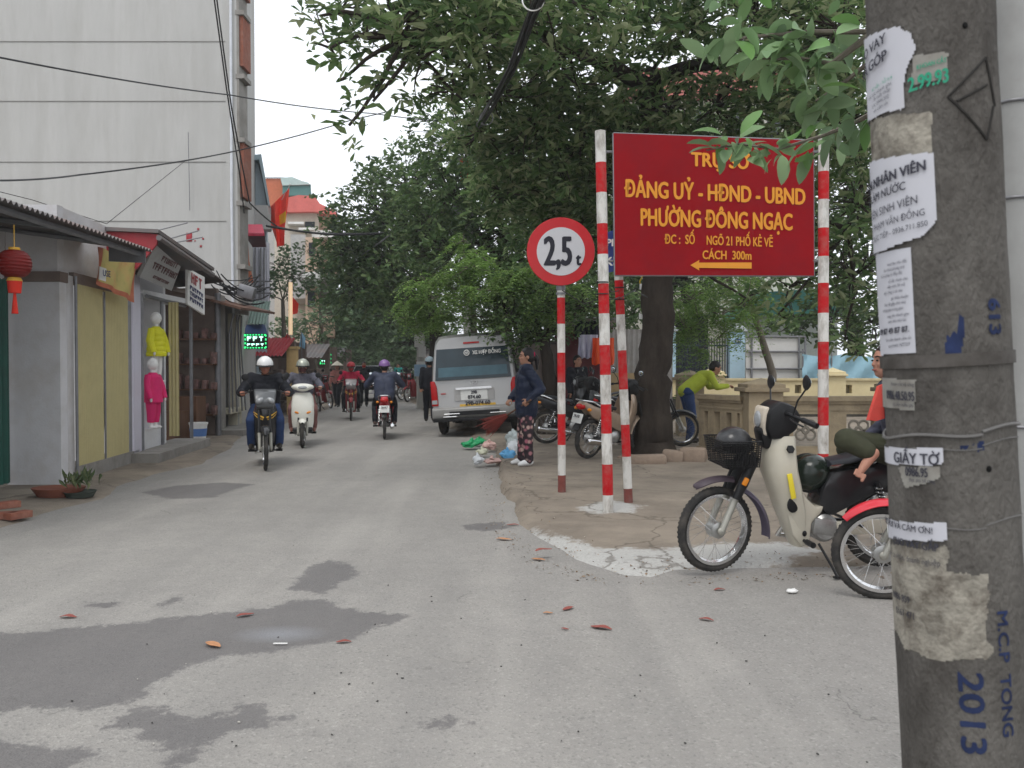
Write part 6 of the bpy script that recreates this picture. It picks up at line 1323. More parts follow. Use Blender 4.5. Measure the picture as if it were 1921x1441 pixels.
    for i in range(15):
        a = R(62 + 95 * i / 14); r = ro + .055; rings.append([(-.6 - r * math.cos(math.pi - a) * 1 if False else -.6 + r * math.cos(a), s * .055, ro + .02 + (r - .02 * abs(s)) * math.sin(a)) for s in (-1, -.5, 0, .5, 1)] + [(-.6 + (r - .006) * math.cos(a), s * .052, ro + .02 + (r - .006 - .02 * abs(s)) * math.sin(a)) for s in (1, .5, 0, -.5, -1)])
    mb.loft(rings); mb.build('rear_fender', M_black, t)
    mb = MB(); mb.ell((-.83, 0, .765), (.05, .085, .045), 0, 16, 10); mb.build('tail_lamp', M_redl, t)
    mb = MB()
    for y in (-.13, .13): mb.ell((-.78, y, .73), (.035, .03, .025), 0, 10, 8)
    mb.build('indicator', M_amber, t)
    mb = MB(); mb.box((-.885, 0, .60), (.006, .19, .14), 0, Matrix.Rotation(R(18), 3, 'Y'), .002); pl = mb.build('plate', M_plate, t)
    a_, b_ = plate.split(' ')
    for s_, z in ((a_, .632), (b_, .568)): text_obj('lettering', s_, .062, M_ink, pl, Matrix.Translation((-.889 - (.6 - z) * -.32, 0, z)) @ Matrix.Rotation(R(-90), 4, 'Z') @ Matrix.Rotation(R(72), 4, 'X'), sx=.8, bold=.002)
    mb = MB(); mb.tube([(-.45, .1, .74), (-.7, .12, .84), (-.86, .07, .86), (-.86, -.07, .86), (-.7, -.12, .84), (-.45, -.1, .74)], .009, 8); mb.build('grab_rail', M_chrome, t)
    # bars, cowl, lamp, mirrors
    if style == 'sport':
        mb = MB(); mb.prism([(.30, .80), (.44, .84), (.47, .93), (.36, 1.06), (.20, 1.10), (.14, 1.02), (.18, .86)], -.15, .15, 0, lambda v: Vector((v.x - abs(v.y) * .45, v.y * (.72 + .28 * min(1, max(0, (v.z - .8) / .2))), v.z)), .02); mb.build('cowl', acc, t)
        for s in (-1, 1):
            mb = MB(); mb.ell((.385, s * .072, .94), (.05, .062, .04), 0, 16, 10, Matrix.Rotation(s * R(-28), 3, 'X') @ Matrix.Rotation(s * R(-22), 3, 'Z')); mb.build('headlight', M_lens, t)
        mb = MB()
        for s in (-1, 1): mb.tube([(.375, s * .02, .70), (.36, s * .09, .735), (.30, s * .155, .78)], [.013, .01, .004], 8); mb.tube([(.37, s * .03, .675), (.345, s * .1, .70), (.29, s * .15, .75)], [.008, .007, .003], 8)
        mb.build('gold_trim', M_gold, t)
    elif sc:
        mb = MB(); mb.ell((hx, 0, hz), (.10, .20, .065), 0, 20, 12); mb.ell((hx + .04, 0, hz - .02), (.08, .13, .06), 0, 20, 12); mb.build('cowl', c, t); mb = MB(); mb.ell((hx + .085, 0, hz - .01), (.045, .085, .035), 0, 18, 10); mb.build('headlight', M_lens, t)
        mb = MB()
        for s in (-1, 1): mb.ell((.325, s * .10, .60), (.02, .045, .02), 0, 12, 8, Matrix.Rotation(s * R(20), 3, 'X'))
        mb.build('indicator', M_amber, t)
        mb = MB(); mb.prism([(.30, .28), (.10, .22), (-.15, .22), (-.15, .27), (.10, .28), (.27, .34)], -.17, .17, 0, None, .015); mb.build('floor_board', M_black, t)
    else:
        front = acc if style == 'dream' else c
        mb = MB(); mb.prism([(.30, .92), (.325, .93), (.338, 1.02), (.325, 1.11), (.295, 1.12)], -.085, .085, 0, lambda v: Vector((v.x - abs(v.y) ** 2 * 3, v.y, v.z)), .012); mb.build('lamp_housing', mat('aged_cream', (.50, .44, .36), .4) if style == 'dream' else c, t); mb = MB(); mb.ell((.322, 0, 1.03), (.016, .05, .055), 0, 18, 12); mb.build('headlight', M_lens, t)
        mb = MB(); mb.prism([(.32, .97), (.305, 1.10), (.23, 1.16), (.13, 1.13), (.075, 1.06), (.11, .96), (.2, .90), (.29, .90)], -.12, .12, 0, lambda v: Vector((v.x - abs(v.y) * .15, v.y, v.z)), .035); mb.prism([(.30, .84), (.33, .96), (.24, 1.06), (.10, 1.03), (.13, .88), (.2, .82)], -.07, .07, 0, None, .02); mb.build('handlebar_cover', M_black, t)
    mb = MB(); mb.tube([(hx - .03, 0, hz + .01), (hx - .06, .12, hz + .03), (hx - .11, .24, hz - .0), (hx - .15, .36, hz - .025)], .012, 10); mb.tube([(hx - .03, 0, hz + .01), (hx - .06, -.12, hz + .03), (hx - .11, -.24, hz), (hx - .15, -.36, hz - .025)], .012, 10)
    for s in (-1, 1):
        mb.tube([(hx - .115, s * .25, hz - .002), (hx - .15, s * .37, hz - .027)], .019, 12); mb.tube([(hx - .05, s * .2, hz + .0), (hx - .03, s * .30, hz - .01), (hx - .06, s * .37, hz - .03)], .006, 6)
    mb.build('handlebar', M_black, t)
    for s in (-1, 1): mirror(t, hx - .08, s * .18, hz + .02, hx - .12, s * .27, hz + .17 if style != 'dream' or s < 0 else hz + .20, face=0)
    if basket:
        mb = MB(); x0, x1, y0, y1, zb, zt = .37, .60, -.15, .15, .73, .90
        for i in range(13):
            f = i / 12; z = zb + (zt - zb) * f; e = .03 * f
            if 1: mb.tube([(x0, y0 - e, z), (x1 + e, y0 - e, z), (x1 + e, y1 + e, z), (x0, y1 + e, z), (x0, y0 - e, z)], .0032 if i < 12 else .006, 5)
        for i in range(19):
            y = y0 + (y1 - y0) * i / 18; mb.tube([(x0, y, zb), (x1, y, zb), (x1 + .03, y * 1.15, zt)], .0022, 4)
        for i in range(15):
            x = x0 + (x1 - x0) * i / 14
            for s in (-1, 1): mb.tube([(x, s * .16, zb), (x, s * .19, zt)], .003, 4)
        mb.build('basket', M_black, t)
    return t
M_dcream = mat('cream_bike_paint', (.52, .485, .40), .35, var=.05, scale=4, coat=.25, dirt=(.42, .37, .27), dirt_amt=.4, dirt_scale=5); M_bblk = mat('black_bike_paint', (.02, .02, .022), .25, coat=.4, dirt=(.06, .055, .05), dirt_amt=.4)
M_bred = mat('red_bike_paint', (.55, .025, .04), .28, coat=.5, var=.06); M_bwhite = mat('white_bike_paint', (.74, .73, .66), .25, coat=.5, var=.03, dirt=(.5, .47, .4), dirt_amt=.25); M_bsil = mat('champagne_bike_paint', (.36, .27, .20), .3, .4, coat=.4, var=.1, dirt=(.2, .16, .12), dirt_amt=.4)
M_bmar = mat('dark_red_bike_paint', (.20, .015, .02), .3, coat=.4, var=.1)
# cream bike in the foreground; its front hub is seen at (1340, 1000)
hub = P(1340, 1000, 5.72); rzD = R(180 + 7); d = Vector((math.cos(rzD), math.sin(rzD), 0)); loc = hub - d * .6; loc.z = .03
dream = motorbike('old cream motorbike with black front parts, wire basket and green helmet on its frame', loc, rzD, M_dcream, 'dream', R(14), -3, None, True, True, '29-K4 3027', M_dcream, mat('dark_plum_fender', (.06, .045, .055), .4))
DL = Matrix.Translation(loc) @ Matrix.Rotation(rzD, 4, 'Z')
hub = P(1652, 1030, 5.12); rzR = R(180 - 6); d = Vector((math.cos(rzR), math.sin(rzR), 0)); loc = hub - d * .6; loc.z = .004
motorbike('red motorbike mostly hidden by the concrete pole, its chrome front wheel and red fender showing', loc, rzR, M_bred, 'wave', R(-6), -4, None, False, True, '29-M1 5517')
def helmet_mesh(par, r, m, strap=True, visor=True):
    mb = MB(); rings = []
    n = 20
    for i in range(11):
        a = math.pi / 2 * i / 10 * 1.12; rr = math.sin(a); z = math.cos(a) * r * 1.02; rings.append([(rr * r * 1.12 * math.cos(2 * math.pi * j / n), rr * r * .98 * math.sin(2 * math.pi * j / n), z) for j in range(n)])
    for i in range(10, -1, -1):
        a = math.pi / 2 * i / 10 * 1.12; rr = math.sin(a) * .9; z = math.cos(a) * r * .92; rings.append([(rr * r * 1.12 * math.cos(2 * math.pi * j / n), rr * r * .98 * math.sin(2 * math.pi * j / n), z) for j in range(n)])
    mb.loft(rings, 0, False); mb.torus((0, 0, -.17 * r), r * 1.04, .008, 'Z', 32, 6, 1)
    ob = mb.build('helmet_shell' if par else 'helmet', [m, M_black], par)
    mb = MB()
    if visor: mb.prism([(0, 0), (.07, -.012), (.07, -.006), (0, .01)], -.075, .075, 0, lambda v: Vector((r * 1.06 + v.x - v.y * v.y * 5, v.y, v.z - .03)), .002)
    if strap:
        for s in (-1, 1): mb.tube([(0, s * r * .95, -.02), (.02, s * r * .6, -.14), (.03, 0, -.17)], .007, 6)
    if strap or visor: mb.build('strap', M_black, ob)
    return ob
def loose_helmet(label, w, rot, m):
    ob = helmet_mesh(None, .125, m); ob.location = w; ob.rotation_euler = rot; tag(ob, label, 'helmet'); return ob
loose_helmet('dark green helmet resting on the frame of the cream motorbike', DL @ Vector((-.06, .02, .66)), (R(-70), R(28), rzD), mat('green_helmet_paint', (.014, .022, .016), .25, coat=.4, dirt=(.04, .045, .035), dirt_amt=.3))
loose_helmet('black and grey helmet lying in the wire basket of the cream motorbike', DL @ Vector((.48, .03, .85)), (R(12), R(-14), rzD + .6), mat('black_helmet_paint', (.016, .016, .018), .35, coat=.3, dirt=(.12, .12, .12), dirt_amt=.4, dirt_scale=9))
# parked bikes behind the poles
gpk = 'motorbikes parked by the washing line'
A_ = P(1106, 700, 12.3); motorbike('champagne motorbike with long chrome exhaust parked behind the striped poles', (A_.x + .42, 12.3 + .42, .09), R(42), M_bsil, 'wave', 0, 6, gpk, False, True, '29-F8 2290')
A_ = P(1280, 700, 14.1); motorbike('motorbike hidden by the dark trunk with only its front wheel showing', (A_.x - .6, 14.1, .1), 0, M_bblk, 'wave', R(8), 5, gpk, False, True, '29-F2 1145')
A_ = P(1034, 700, 14.6); motorbike('dark motorbike with dull exhaust parked right behind the round sign pole', (A_.x + .5, 14.75, .1), R(14), M_bblk, 'wave', 0, 5, gpk, False, True, '30-L3 0921')
A_ = P(1110, 700, 16.2); motorbike('black motorbike with raised mirrors facing the street under the hanging clothes', (A_.x, 16.2, .1), R(205), M_bblk, 'wave', R(12), 5, gpk, False, True, '29-P5 7310')
gf_ = 'motorbikes parked far along the street'
proto = motorbike('farthest right of the three distant motorbikes parked by the slender pole', (P(776, 0, 34).x, 34, .05), R(250), M_bmar, 'wave', 0, 5, gf_)
for lb, px, Y, a in (('middle one of the three distant motorbikes parked by the slender pole', 768, 36.5, 240), ('farthest back of the three distant motorbikes parked by the slender pole', 758, 40, 250), ('distant motorbike parked left of the person in the conical hat', 607, 29, 300), ('second distant motorbike parked on the left below the green lit sign', 592, 27, 290)):
    cpy = copy_tree(proto, None, label=lb); cpy.location = (P(px, 0, Y).x, Y, .04); cpy.rotation_euler = (R(5), 0, R(a))
# ---------------------------------------------------------------- people
M_skin = mat('skin_tone', (.36, .19, .125), .6, var=.08, scale=14); M_hair = mat('black_hair', (.012, .010, .010), .5, var=.3, scale=30)
def cap(mb, a, b, ra, rb):
    a, b = Vector(a), Vector(b); mb.tube([a, a.lerp(b, .5), b], [ra, (ra + rb) / 2, rb], 14); mb.ell(a, ra, 0, 14, 10); mb.ell(b, rb, 0, 14, 10)
def fuse(mb, name, mat_, parent, vox=.012, it=4, wrinkle=0, seed=0, mats=None, mfn=None):
    """one continuous surface grown over all primitives"""
    me = bpy.data.meshes.new(name); me.from_pydata([tuple(v) for v in mb.v], [], mb.f); o = bpy.data.objects.new(name, me)
    m = o.modifiers.new('r', 'REMESH'); m.mode = 'VOXEL'; m.voxel_size = vox; s = o.modifiers.new('s', 'SMOOTH'); s.factor = .5; s.iterations = it
    me2, _ = evaluated_mesh(o); bpy.data.meshes.remove(me)
    if wrinkle:
        k = len(me2.vertices); A = np.zeros(k * 3, np.float32); me2.vertices.foreach_get('co', A); A = A.reshape(-1, 3); N = np.zeros(k * 3, np.float32); me2.vertex_normals.foreach_get('vector', N); N = N.reshape(-1, 3)
        for i in range(k):
            q = Vector(A[i]) * 7; q.x += seed; n = mnoise.noise(Vector((q.x, q.y, q.z * 1.8))) + .5 * mnoise.noise(q * 2.6) + .35 * mnoise.noise(Vector((q.x * 1.5, q.y * 1.5, q.z * 6))); A[i] += N[i] * n * wrinkle
        me2.vertices.foreach_set('co', A.ravel())
    me2.materials.clear()
    for x in (mats or [mat_]): me2.materials.append(x)
    for p in me2.polygons:
        p.use_smooth = True
        if mfn: p.material_index = mfn(p.center)
    o2 = bpy.data.objects.new(name, me2); C.objects.link(o2); o2.parent = parent; return o2
def hand(mb, w, d, n, side, curl, s=1.0):
    """w wrist, d direction of the fingers, n palm normal, side +1 thumb along d x n"""
    w, d, n = Vector(w), Vector(d).normalized(), Vector(n); n = (n - d * n.dot(d)).normalized(); b = d.cross(n) * side
    c = w + d * .05 * s
    mb.ell(c, (.045 * s, .040 * s, .018 * s), 0, 12, 8, Matrix((d, b, n)).transposed())
    for i, (off, ln) in enumerate(((.030, .068), (.010, .076), (-.010, .070), (-.029, .055))):
        p = w + d * .085 * s + b * off * s; a = 0; r = .0092 * s
        for k, f in enumerate((.45, .32, .25)):
            a += R(curl * (1, 1.15, .8)[k] * (1 + .06 * i)); q = p + (d * math.cos(a) + n * math.sin(a)) * ln * f * s; cap(mb, p, q, r, r * .9); p = q; r *= .92
    p = w + d * .025 * s + b * .034 * s; q = p + (d * .7 + b * .75 + n * .25) * .036 * s; e = q + (d * .9 + b * (.1 if curl > 40 else .35) + n * (.5 if curl > 40 else .2)) * .03 * s; cap(mb, p, q, .0115 * s, .010 * s); cap(mb, q, e, .010 * s, .0085 * s)
def foot(mb, ank, toe, r=.04, bare=False):
    ank, toe = Vector(ank), Vector(toe); d = (toe - ank); cap(mb, ank - d * .12 - Vector((0, 0, .01)), ank.lerp(toe, .55), r, r * .8); cap(mb, ank.lerp(toe, .5), toe, r * .85, r * .55)
def person(label, loc, rz, J, top, bottom, skin=M_skin, hair='short', helmet=None, mask=None, shoes=None, yaw=0, pitch=0, vox=.012, grip=55, bulk=1.0, face=True, sleeves=1.0, legcut=1.0, handdir=None, cat='person', group=None, wr=.006, conical=None, hats=None, long=0, topname='jacket'):
    t = thing('person', label, cat, loc, rz, group); V = {k: Vector(v) for k, v in J.items()}
    H, N_, CH, PV = V['head'], V['neck'], V['chest'], V['pelvis']
    hr = Matrix.Rotation(R(yaw), 3, 'Z') @ Matrix.Rotation(R(pitch), 3, 'Y'); hp = lambda x, y, z: H + hr @ Vector((x, y, z))
    mb = MB(); ro = lambda p, r: mb.ell(p, r, 0, 18, 14, hr)
    ro(hp(-.012, 0, .022), (.094, .076, .092)); ro(hp(.022, 0, -.045), (.062, .056, .066)); cap(mb, hp(.035, 0, -.085), hp(.058, 0, -.082), .030, .022)
    cap(mb, hp(.080, 0, .010), hp(.093, 0, -.022), .008, .0115); cap(mb, hp(.074, -.016, -.058), hp(.074, .016, -.058), .011, .011)
    for s in (-1, 1): ro(hp(-.005, s * .078, -.008), (.018, .010, .030)); mb.ell(hp(.060, s * .034, -.020), (.024, .024, .022), 0, 10, 8); cap(mb, hp(.076, s * .015, .030), hp(.064, s * .045, .032), .008, .007)
    cap(mb, N_ - Vector((0, 0, .03)), hp(-.025, 0, -.06), .052, .050)
    cap(mb, PV, CH, .10, .115); cap(mb, CH, N_ - Vector((0, 0, .06)), .11, .06)
    for s in 'LR':
        cap(mb, V[s + 'sh'], CH, .05, .09); cap(mb, V[s + 'sh'], V[s + 'el'], .044, .036); cap(mb, V[s + 'el'], V[s + 'wr'], .036, .025)
        fd = V[s + 'wr'] - V[s + 'el']; hd = Vector(handdir[s][0]) if handdir and s in handdir else fd; hn = Vector(handdir[s][1]) if handdir and s in handdir else Vector((0, 0, -1)); hand(mb, V[s + 'wr'], hd, hn, -1 if s == 'L' else 1, grip)
        cap(mb, V[s + 'hip'], PV, .085, .09); cap(mb, V[s + 'hip'], V[s + 'kn'], .08, .052); cap(mb, V[s + 'kn'], V[s + 'an'], .050, .034); 
        cap(mb, V[s + 'kn'].lerp(V[s + 'an'], .25), V[s + 'kn'].lerp(V[s + 'an'], .5), .052, .045); foot(mb, V[s + 'an'], V[s + 'to'], .036)
    fuse(mb, 'body', skin, t, vox, 3)
    mb = MB(); B = bulk; side = (V['Lsh'] - V['Rsh']).normalized()
    cap(mb, PV + side * .06, CH + side * .07, .125 * B, .125 * B); cap(mb, PV - side * .06, CH - side * .07, .125 * B, .125 * B); cap(mb, CH, N_ - Vector((0, 0, .055)), .125 * B, .075)
    if long: cap(mb, PV - Vector((0, 0, long)) + side * .05, PV + side * .06, .13 * B, .125 * B); cap(mb, PV - Vector((0, 0, long)) - side * .05, PV - side * .06, .13 * B, .125 * B)
    mb.torus(N_ - Vector((0, 0, .03)) , .058, .018, 'Z', 20, 8)
    for s in 'LR':
        cap(mb, V[s + 'sh'], CH + (V[s + 'sh'] - CH) * .3 + Vector((0, 0, .03)), .07 * B, .1 * B); cap(mb, V[s + 'sh'], V[s + 'el'], .068 * B, .056 * B)
        if sleeves > 0: e = V[s + 'el'].lerp(V[s + 'wr'], sleeves * .96); cap(mb, V[s + 'el'], e, .056 * B, .042 * B)
    fuse(mb, topname, top, t, vox, 5, wr, 3)
    mb = MB(); cap(mb, V['Lhip'] + Vector((0, 0, .02)), V['Rhip'] + Vector((0, 0, .02)), .115, .115)
    for s in 'LR':
        cap(mb, V[s + 'hip'], V[s + 'kn'], .105, .076); e = V[s + 'kn'].lerp(V[s + 'an'], legcut * .97); cap(mb, V[s + 'kn'], e, .074, .060)
    fuse(mb, 'trousers', bottom, t, vox, 4, wr * .8, 9)
    if shoes:
        for s in 'LR': mb = MB(); foot(mb, V[s + 'an'] - Vector((0, 0, .012)), V[s + 'to'], .047); fuse(mb, 'shoe', shoes, t, vox, 2)
    if face:
        mb = MB()
        for s in (-1, 1): mb.ell(hp(.0805, s * .032, .006), (.007, .013, .0065), 0, 10, 6, hr)
        mb.build('eyes', mat('eye_dark', (.02, .015, .012), .3), t)
        mb = MB()
        for s in (-1, 1): mb.tube([hp(.088, s * .014, .028), hp(.082, s * .034, .034), hp(.066, s * .052, .028)], .004, 6)
        mb.build('eyebrows', M_hair, t)
        mb = MB(); mb.tube([hp(.083, -.024, -.057), hp(.090, 0, -.056), hp(.083, .024, -.057)], .0055, 8); mb.build('lips', mat('lips', (.30, .09, .075), .5), t)
    if mask: mb = MB(); ro(hp(.040, 0, -.045), (.066, .064, .055)); fuse(mb, 'face_mask', mask, t, vox, 2)
    if hair:
        mb = MB(); ro(hp(-.022, 0, .035), (.098, .084, .094)); ro(hp(-.045, 0, -.01), (.07, .078, .075)); 
        if hair == 'tail': cap(mb, hp(-.11, 0, .03), hp(-.15, 0, -.03), .030, .036); cap(mb, hp(-.15, 0, -.03), hp(-.15, 0, -.16), .034, .016)
        if hair == 'long': cap(mb, hp(-.06, 0, .0), hp(-.08, 0, -.16), .07, .06)
        # keep the face clear: cut everything in front of the hair line
        ob = fuse(mb, 'hair', M_hair, t, vox * .8, 2, .003, 5); bm = bmesh.new(); bm.from_mesh(ob.data); inv = hr.inverted()
        kill = [f for f in bm.faces if (lambda q: q.x > .045 - max(0, (q.z - .055)) * -1.2 and q.z < .075)(inv @ (f.calc_center_median() - H))]
        bmesh.ops.delete(bm, geom=kill, context='FACES'); bm.to_mesh(ob.data); bm.free()
    if helmet:
        hm = bpy.data.objects.new('helmet', None); ob = helmet_mesh(t, .118, helmet, False, True); ob.name = 'helmet'; bpy.data.objects.remove(hm); ob.location = hp(-.012, 0, .035); ob.rotation_euler = hr.to_euler()
        mb = MB()
        for s in (-1, 1): mb.tube([hp(.0, s * .085, .02), hp(.03, s * .07, -.07), hp(.05, 0, -.115)], .007, 6)
        mb.build('chin_strap', M_black, t)
    if conical:
        mb = MB(); mb.lathe([(0, .15), (.06, .115), (.22, -.01), (.215, -.015), (.06, .10), (0, .13)], 28, 0, Matrix.Translation(hp(-.01, 0, .055)) @ hr.to_4x4()); mb.build('conical_hat', conical, t)
    return t
def ride(dx=0, wide=.33, lean=0, h=0):
    J = dict(pelvis=(-.24, 0, .84), chest=(-.17 + lean, 0, 1.10), neck=(-.12 + lean * 1.5, 0, 1.30), head=(-.07 + lean * 1.9, 0, 1.405 + h))
    for s, y in (('L', 1), ('R', -1)): J.update({s + 'sh': (-.14 + lean, y * .185, 1.245), s + 'el': (-.02, y * wide, 1.04), s + 'wr': (.10, y * .315, 1.045), s + 'hip': (-.22, y * .10, .83), s + 'kn': (.16, y * .19, .66), s + 'an': (.0, y * .19, .31), s + 'to': (.14, y * .20, .27)})
    return J
def stand(h=1.6, stride=.0, ph=1):
    k = h / 1.6; J = dict(pelvis=(0, 0, .90 * k), chest=(.0, 0, 1.15 * k), neck=(.01, 0, 1.36 * k), head=(.02, 0, 1.475 * k))
    for s, y in (('L', 1), ('R', -1)): f = stride * y * ph; J.update({s + 'sh': (0, y * .175, 1.30 * k), s + 'el': (-.02 - f * .4, y * .22, 1.06 * k), s + 'wr': (.05 - f * .7, y * .22, .84 * k), s + 'hip': (0, y * .085, .86 * k), s + 'kn': (.04 + f * .6, y * .09, .47 * k), s + 'an': (f - (.05 if f < 0 else 0), y * .09, .08 + (.05 if f < 0 else 0)), s + 'to': (f + .13 - (.03 if f < 0 else 0), y * .10, .035)})
    return J
M_jkt = mat('black_jacket', (.008, .009, .014), .75, var=.3); M_jean = mat('blue_jeans', (.022, .045, .12), .85, var=.25, scale=12, bump=.3); M_navyj = mat('navy_quilted_jacket', (.008, .014, .035), .5, var=.3, scale=4, bump=.4, bscale=12)
M_greyj = mat('grey_checked_jacket', (.10, .10, .125), .85, var=.5, scale=22); M_brt = mat('brownish_trousers', (.19, .085, .075), .85, var=.15); M_wsho = mat('white_shoes', (.6, .6, .6), .7); M_dsho = mat('dark_shoes', (.03, .025, .02), .6)
def rider(px, Y, facing, **k):
    z = .006; loc = Vector((P(px, 700, Y).x, Y, z)); return loc
# first rider: white helmet, coming towards the camera
def ridden(px, Y, rz, c, style, blabel, plabel, sub=None, **pk):
    x = P(px, 700, Y).x; rzr = R(rz); d = Vector((math.cos(rzr), math.sin(rzr), 0)); fr = Vector((x, Y, .008)); loc = fr - d * .6 if rz < 0 else fr + d * .6
    motorbike(blabel, loc, rzr, c, style, R(pk.pop('steer', 0)), 0, None, False, False, pk.pop('plate', '29-H1 1234'), sub); J = pk.pop('J', ride()); return person(plabel, loc, rzr, J, **pk)
ridden(497, 11.55, -74, M_bblk, 'sport', 'black motorbike with twin headlights and gold trim ridden by the white helmeted man', 'rider in white helmet, black jacket and blue jeans coming towards the camera', mat('cowl_grey', (.10, .105, .11), .3, coat=.4), top=M_jkt, bottom=M_jean, helmet=mat('white_helmet_paint', (.78, .78, .78), .25, coat=.5), shoes=M_dsho, J=ride(wide=.33), steer=3, bulk=1.2, skin=mat('tanned_skin', (.30, .125, .08), .6), vox=.01)
ridden(567, 14.8, -77, M_bwhite, 'scooter', 'cream white scooter ridden by the person in the silver helmet', 'rider in silver helmet and grey checked jacket on the cream white scooter', None, top=M_greyj, bottom=M_brt, helmet=mat('silver_helmet_paint', (.40, .42, .36), .3, .4), shoes=mat('brown_sandals', (.2, .09, .07), .7), J=ride(h=0), steer=-2, mask=mat('dark_mask', (.10, .04, .04), .8), wr=.008)
ridden(658, 22.4, -80, M_bmar, 'sport', 'dark red motorbike ridden by the far person in red clothes', 'far rider in bright red top coming down the street', mat('silver_cowl', (.3, .28, .28), .3, .3), top=mat('crimson_top', (.38, .015, .05), .8, var=.2), bottom=M_jkt, helmet=mat('red_helmet_paint', (.35, .03, .04), .3), shoes=M_dsho, mask=mat('red_scarf', (.40, .03, .03), .9), vox=.014)
ridden(721, 16.6, 98, M_bred, 'wave', 'red motorbike with white number plate ridden away by the purple helmeted person', 'rider in purple helmet and dark padded jacket seen from behind riding away', None, top=mat('slate_padded_jacket', (.035, .042, .07), .6, var=.3, bump=.4, bscale=12), bottom=M_jkt, helmet=mat('purple_helmet_paint', (.20, .10, .28), .3, coat=.4), shoes=mat('brown_shoes', (.12, .08, .07), .7), plate='30-K7 1217', bulk=1.15, J=ride(wide=.36), mask=mat('purple_mask', (.14, .02, .06), .8))
def at(px, py, z=.05): p = G(px, py, z); return (p.x, p.y, z)
person('person in a conical straw hat and pinkish top walking at the far left', at(633, 764, .01), R(-100), stand(1.55, .12), mat('pinkish_top', (.32, .13, .11), .85, var=.4, scale=9), M_jkt, hair='long', conical=mat('straw', (.62, .56, .46), .8), shoes=M_dsho, vox=.015, wr=.01)
person('far pedestrian in black with a red scarf between the red rider and white car', at(683, 763, .01), R(-80), stand(1.62, .1), M_jkt, M_jkt, hair='short', mask=mat('red_scarf', (.40, .03, .03), .9), shoes=M_dsho, vox=.015)
person('far person in a teal top beside the parked motorbikes', at(747, 742, .05), R(-120), stand(1.6, .0), mat('teal_top', (.03, .30, .27), .8, var=.2), M_jkt, hair='short', shoes=M_wsho, vox=.018)
person('pedestrian in dark clothes and pale cap stepping out beside the left of the van', at(806, 792, .01), R(95), stand(1.66, .14), M_jkt, M_jkt, hair='short', helmet=mat('pale_blue_cap', (.30, .38, .42), .7), shoes=M_dsho, vox=.014)
person('dark clothed person standing under the hanging clothes behind the striped poles', (P(1084, 0, 16.9).x, 16.9, .1), R(-60), stand(1.55), M_jkt, M_jkt, hair='short', shoes=M_dsho, vox=.015)
# woman with the broom
b = G(987, 874, .08); J = stand(1.60); J.update(head=(.0, 0, 1.465), Lel=(-.17, .24, 1.04), Lwr=(-.02, .25, .89), Rel=(.06, -.22, 1.06), Rwr=(.20, -.12, .90), Lan=(-.03, .09, .08), Lto=(.10, .12, .035), Ran=(.05, -.10, .08), Rto=(.18, -.10, .035))
J['Lkn'] = (-.01, .10, .46)
def floral():
    m = mat('floral_trousers', (.03, .02, .025), .85, var=.3); nt = m.node_tree; bs = nt.nodes['Principled BSDF']; L = nt.links.new; src = bs.inputs['Base Color'].links[0].from_socket
    tc = _n(nt, 'ShaderNodeTexCoord'); v = _n(nt, 'ShaderNodeTexVoronoi'); v.inputs['Scale'].default_value = 15; v.inputs['Randomness'].default_value = 1; L(tc.outputs['Object'], v.inputs['Vector'])
    r = _n(nt, 'ShaderNodeMapRange'); r.inputs[1].default_value = .52; r.inputs[2].default_value = .30; r.inputs[3].default_value = 0; r.inputs[4].default_value = 1; L(v.outputs['Distance'], r.inputs[0])
    hs = _n(nt, 'ShaderNodeMixRGB'); sp = _n(nt, 'ShaderNodeSeparateColor'); L(v.outputs['Color'], sp.inputs[0]); L(sp.outputs[0], hs.inputs[0]); hs.inputs[1].default_value = (.28, .05, .10, 1); hs.inputs[2].default_value = (.50, .38, .32, 1)
    mx = _n(nt, 'ShaderNodeMixRGB'); L(r.outputs[0], mx.inputs[0]); L(src, mx.inputs[1]); L(hs.outputs[0], mx.inputs[2]); L(mx.outputs[0], bs.inputs['Base Color']); return m
wm = person('woman in navy padded jacket and floral trousers holding a short red broom by the rubbish', b, R(184), J, M_navyj, floral(), hair='tail', shoes=M_wsho, yaw=8, vox=.009, bulk=1.2, long=.14, grip=60, wr=.011, handdir={'L': ((.6, -.2, -.5), (0, -1, 0))})
mb = MB(); mb.torus(J['head'] + Vector((-.105, 0, .035)) if isinstance(J['head'], Vector) else Vector(J['head']) + Vector((-.105, .0, .035)), .026, .013, 'X', 16, 8); mb.build('hair_tie', mat('pink_tie', (.5, .02, .09), .7), wm)
M_ = Matrix.Translation(b) @ Matrix.Rotation(R(184), 4, 'Z'); hnd = M_ @ Vector((.03, .235, .85)); br = thing('broom', 'short broom with reddish bristles held slanting down in the hand of the woman', 'broom', hnd)
tip = P(918, 800, 11.8) - hnd; dr = tip.normalized(); mb = MB(); mb.tube([-dr * .12, tip * .55], [.011, .013], 10); mb.build('handle', M_wood, br)
mb = MB(); rr = random.Random(2)
for k in range(90):
    s = Vector((rr.gauss(0, 1), rr.gauss(0, .5), rr.gauss(0, 1))); s = (s - dr * s.dot(dr)) * .045; st_ = tip * .5 + s * .2; mb.tube([st_, tip * .8 + s * .8, tip * 1.08 + s * 1.3 + dr * rr.uniform(-.03, .03)], [.006, .006, .003], 4)
mb.build('bristles', mat('red_bristles', (.24, .05, .04), .9, var=.4, scale=20), br)
